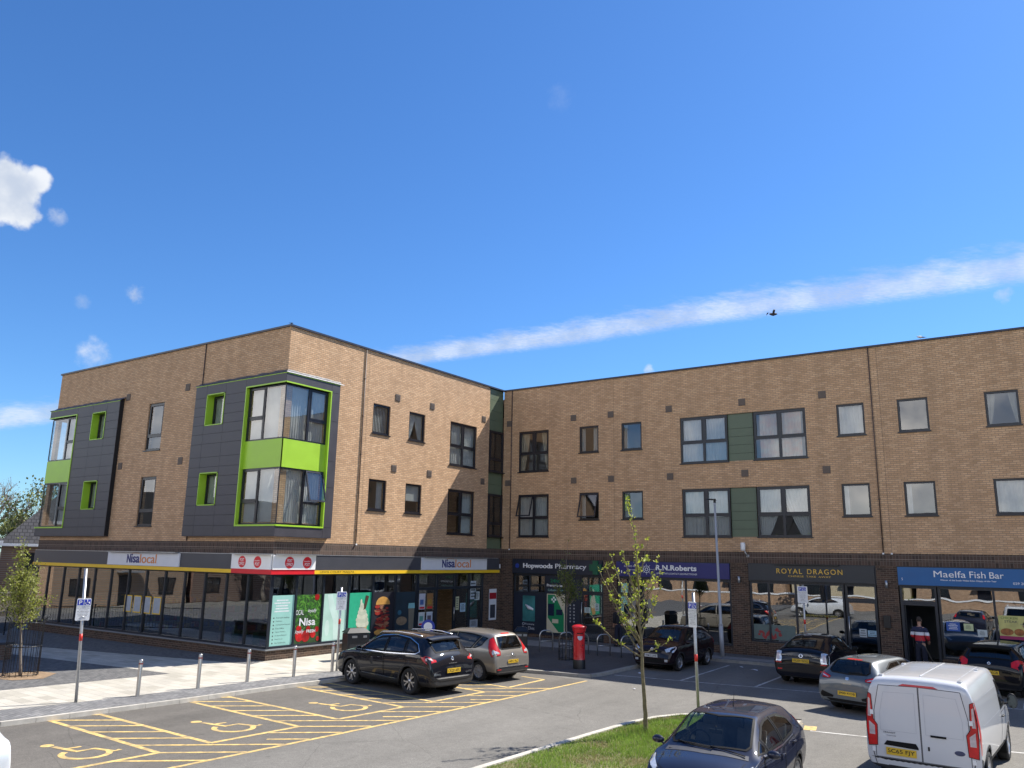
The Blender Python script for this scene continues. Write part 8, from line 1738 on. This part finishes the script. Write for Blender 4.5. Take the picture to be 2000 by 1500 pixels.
def person(label, x, y, rz, sc, top, legs, arms, hair=HAIR, cap=None, look=0.0, stride=.0):
    """local: faces +y, x to the right hand side. arms = ((elbow, wrist) right, (elbow, wrist) left)"""
    t = thing('person', label, 'person', (x, y, 0), rz, scale=sc)
    V = [(0, 0, .94), (0, .005, 1.10), (0, .0, 1.28), (0, -.01, 1.42), (0, .0, 1.50), (0, .02, 1.56), (0, .03, 1.63), (0, .035, 1.70), (0, .03, 1.755)]
    Rr = [(.15, .105), (.135, .095), (.155, .105), (.15, .09), (.06, .055), (.055, .06), (.07, .085), (.075, .092), (.045, .06)]; E = [(i, i+1) for i in range(8)]
    tv, te, tr_ = [(0, 0, .90)]+list(V[1:4])+[(0, 0, 1.485)], [(i, i+1) for i in range(4)], [(.185, .145), (.175, .135), (.185, .14), (.18, .125), (.10, .09)]
    for sg, (el, wr) in zip((1, -1), arms):
        i = len(V); V += [(sg*.185, -.01, 1.41), el, wr]; Rr += [.058, .042, .030]; E += [(3, i), (i, i+1), (i+1, i+2)]
        d = (Vector(wr)-Vector(el)).normalized(); s_ = d.cross(Vector((0, 1, .1))).normalized(); n_ = d.cross(s_); pm_ = Vector(wr)+d*.07; k = len(V); V += [tuple(pm_)]; Rr += [(.036, .022)]; E += [(i+2, k)]
        for f in range(4):
            off = s_*(.027-.018*f); L_ = (.065, .078, .072, .056)[f]; a = pm_+d*.03+off; k2 = len(V); V += [tuple(a), tuple(a+d*L_*.55+n_*.006), tuple(a+d*L_*.9+n_*.03)]; Rr += [.010, .009, .0075]; E += [(k, k2), (k2, k2+1), (k2+1, k2+2)]
        k2 = len(V); th = Vector(wr)+d*.03+s_*.035; V += [tuple(th), tuple(th+d*.035+s_*.018+n_*.02)]; Rr += [.012, .009]; E += [(i+2, k2), (k2, k2+1)]
        j = len(tv); tv += [(sg*.185, -.01, 1.41), el, tuple(Vector(wr)+(Vector(el)-Vector(wr))*.12)]; tr_ += [.088, .068, .052]; te += [(3, j), (j, j+1), (j+1, j+2)]
    lv, le, lr = [(0, 0, 1.0), (0, 0, .90)], [(0, 1)], [(.172, .135), (.175, .14)]
    for sg in (1, -1):
        st_ = stride*sg; k = len(V); V += [(sg*.09, 0, .86), (sg*.10, .02+st_*.5, .48), (sg*.10, -.02+st_, .09), (sg*.105, .05+st_, .045), (sg*.11, .15+st_, .035)]; Rr += [.085, .055, .040, .042, .032]; E += [(0, k), (k, k+1), (k+1, k+2), (k+2, k+3), (k+3, k+4)]
        j = len(lv); lv += [(sg*.09, 0, .84), (sg*.10, .02+st_*.5, .48), (sg*.10, -.02+st_, .10)]; lr += [.112, .085, .075]; le += [(1, j), (j, j+1), (j+1, j+2)]
        mb = MB(); mb.tube([(sg*.105, -.07+st_, .05), (sg*.105, .0+st_, .06), (sg*.11, .10+st_, .05), (sg*.112, .20+st_, .035)], [.04, .05, .048, .03], 10); mb.build('shoe', BLACK, t, local=True)
    b = skinned('body', V, E, Rr, SKIN, t); skinned('top', tv, te, tr_, top, t, 0); skinned('trousers', lv, le, lr, legs, t, 0)
    # head details
    mb = MB(); n = 10
    def ell(mb, c, r, m=0, z0=-1, f=lambda a, b: True):
        V_ = []; K, J = 12, 16
        for i in range(K+1):
            ph = math.pi*i/K
            for j in range(J): th = 2*math.pi*j/J; V_.append((c[0]+r[0]*math.sin(ph)*math.cos(th), c[1]+r[1]*math.sin(ph)*math.sin(th), c[2]+r[2]*math.cos(ph)))
        mb.add(V_, [(i*J+j, i*J+(j+1) % J, (i+1)*J+(j+1) % J, (i+1)*J+j) for i in range(K) for j in range(J) if f(math.pi*(i+.5)/K, 2*math.pi*(j+.5)/J)], m, True)
    ell(mb, (0, .015, 1.70), (.082, .098, .105), f=lambda a, b: a < 1.0 or (a < 2.1 and not (.5 < b < 2.64)))
    mb.build('hair', hair, t, local=True)
    mb = MB(); mb.tube([(0, .115, 1.70), (0, .135, 1.665), (0, .12, 1.655)], [.008, .014, .01], 8); mb.build('nose', SKIN, t, local=True)
    for sg in (1, -1):
        mb = MB(); ell(mb, (sg*.078, .025, 1.675), (.012, .02, .032)); mb.build('ear', SKIN, t, local=True); mb = MB(); ell(mb, (sg*.03, .112, 1.69), (.012, .008, .007)); mb.build('eye', WHITE, t, local=True)
    mb = MB(); mb.tube([(-.022, .115, 1.628), (0, .122, 1.626), (.022, .115, 1.628)], .005, 6); mb.build('mouth', pm('lips', (.30, .10, .09), .5) if not bpy.data.materials.get('lips') else bpy.data.materials['lips'], t, local=True)
    if cap:
        mb = MB(); ell(mb, (0, .018, 1.715), (.09, .108, .105), f=lambda a, b: a < 1.5); mb.add([(-.075, .095, 1.735), (.075, .095, 1.735), (.05, .19, 1.715), (0, .205, 1.712), (-.05, .19, 1.715)], [(0, 1, 2, 3, 4)]); mb.build('cap', cap, t, local=True)
    return t
nav, red_, wht = (.015, .018, .05), (.45, .02, .03), (.62, .62, .66)
JEAN = pm('dark_trousers', (.012, .014, .028), .9, .2, 12)
person('man seen from behind in a navy, white and red top at the fish bar door', 19.12, 13.35, -.08, 1.07, zramp('striped_top', [(0, nav), (1.02, red_), (1.20, wht), (1.30, nav)]), JEAN,
       (((.25, -.04, 1.14), (.22, .12, 1.02)), ((-.24, -.02, 1.16), (-.16, .20, 1.12))))
person('dark-clothed person standing by the pier between the pharmacy and the optician', 7.05, 13.45, .9, 1.0, pm('black_coat', (.010, .010, .014), .9, .2, 9), JEAN, (((.22, -.03, 1.15), (.20, .06, .92)), ((-.22, -.03, 1.15), (-.18, .10, .95))))
person('person in a black cap and grey-blue hoodie, head bowed, at the right edge', 22.43, 13.3, 1.9, 1.07, pm('grey_blue_hoodie', (.16, .19, .26), .9, .1, 9), pm('blue_trousers', (.03, .05, .11), .9, .1, 9), (((.24, .0, 1.15), (.16, .22, 1.10)), ((-.24, .02, 1.15), (-.12, .24, 1.12))), cap=BLACK)
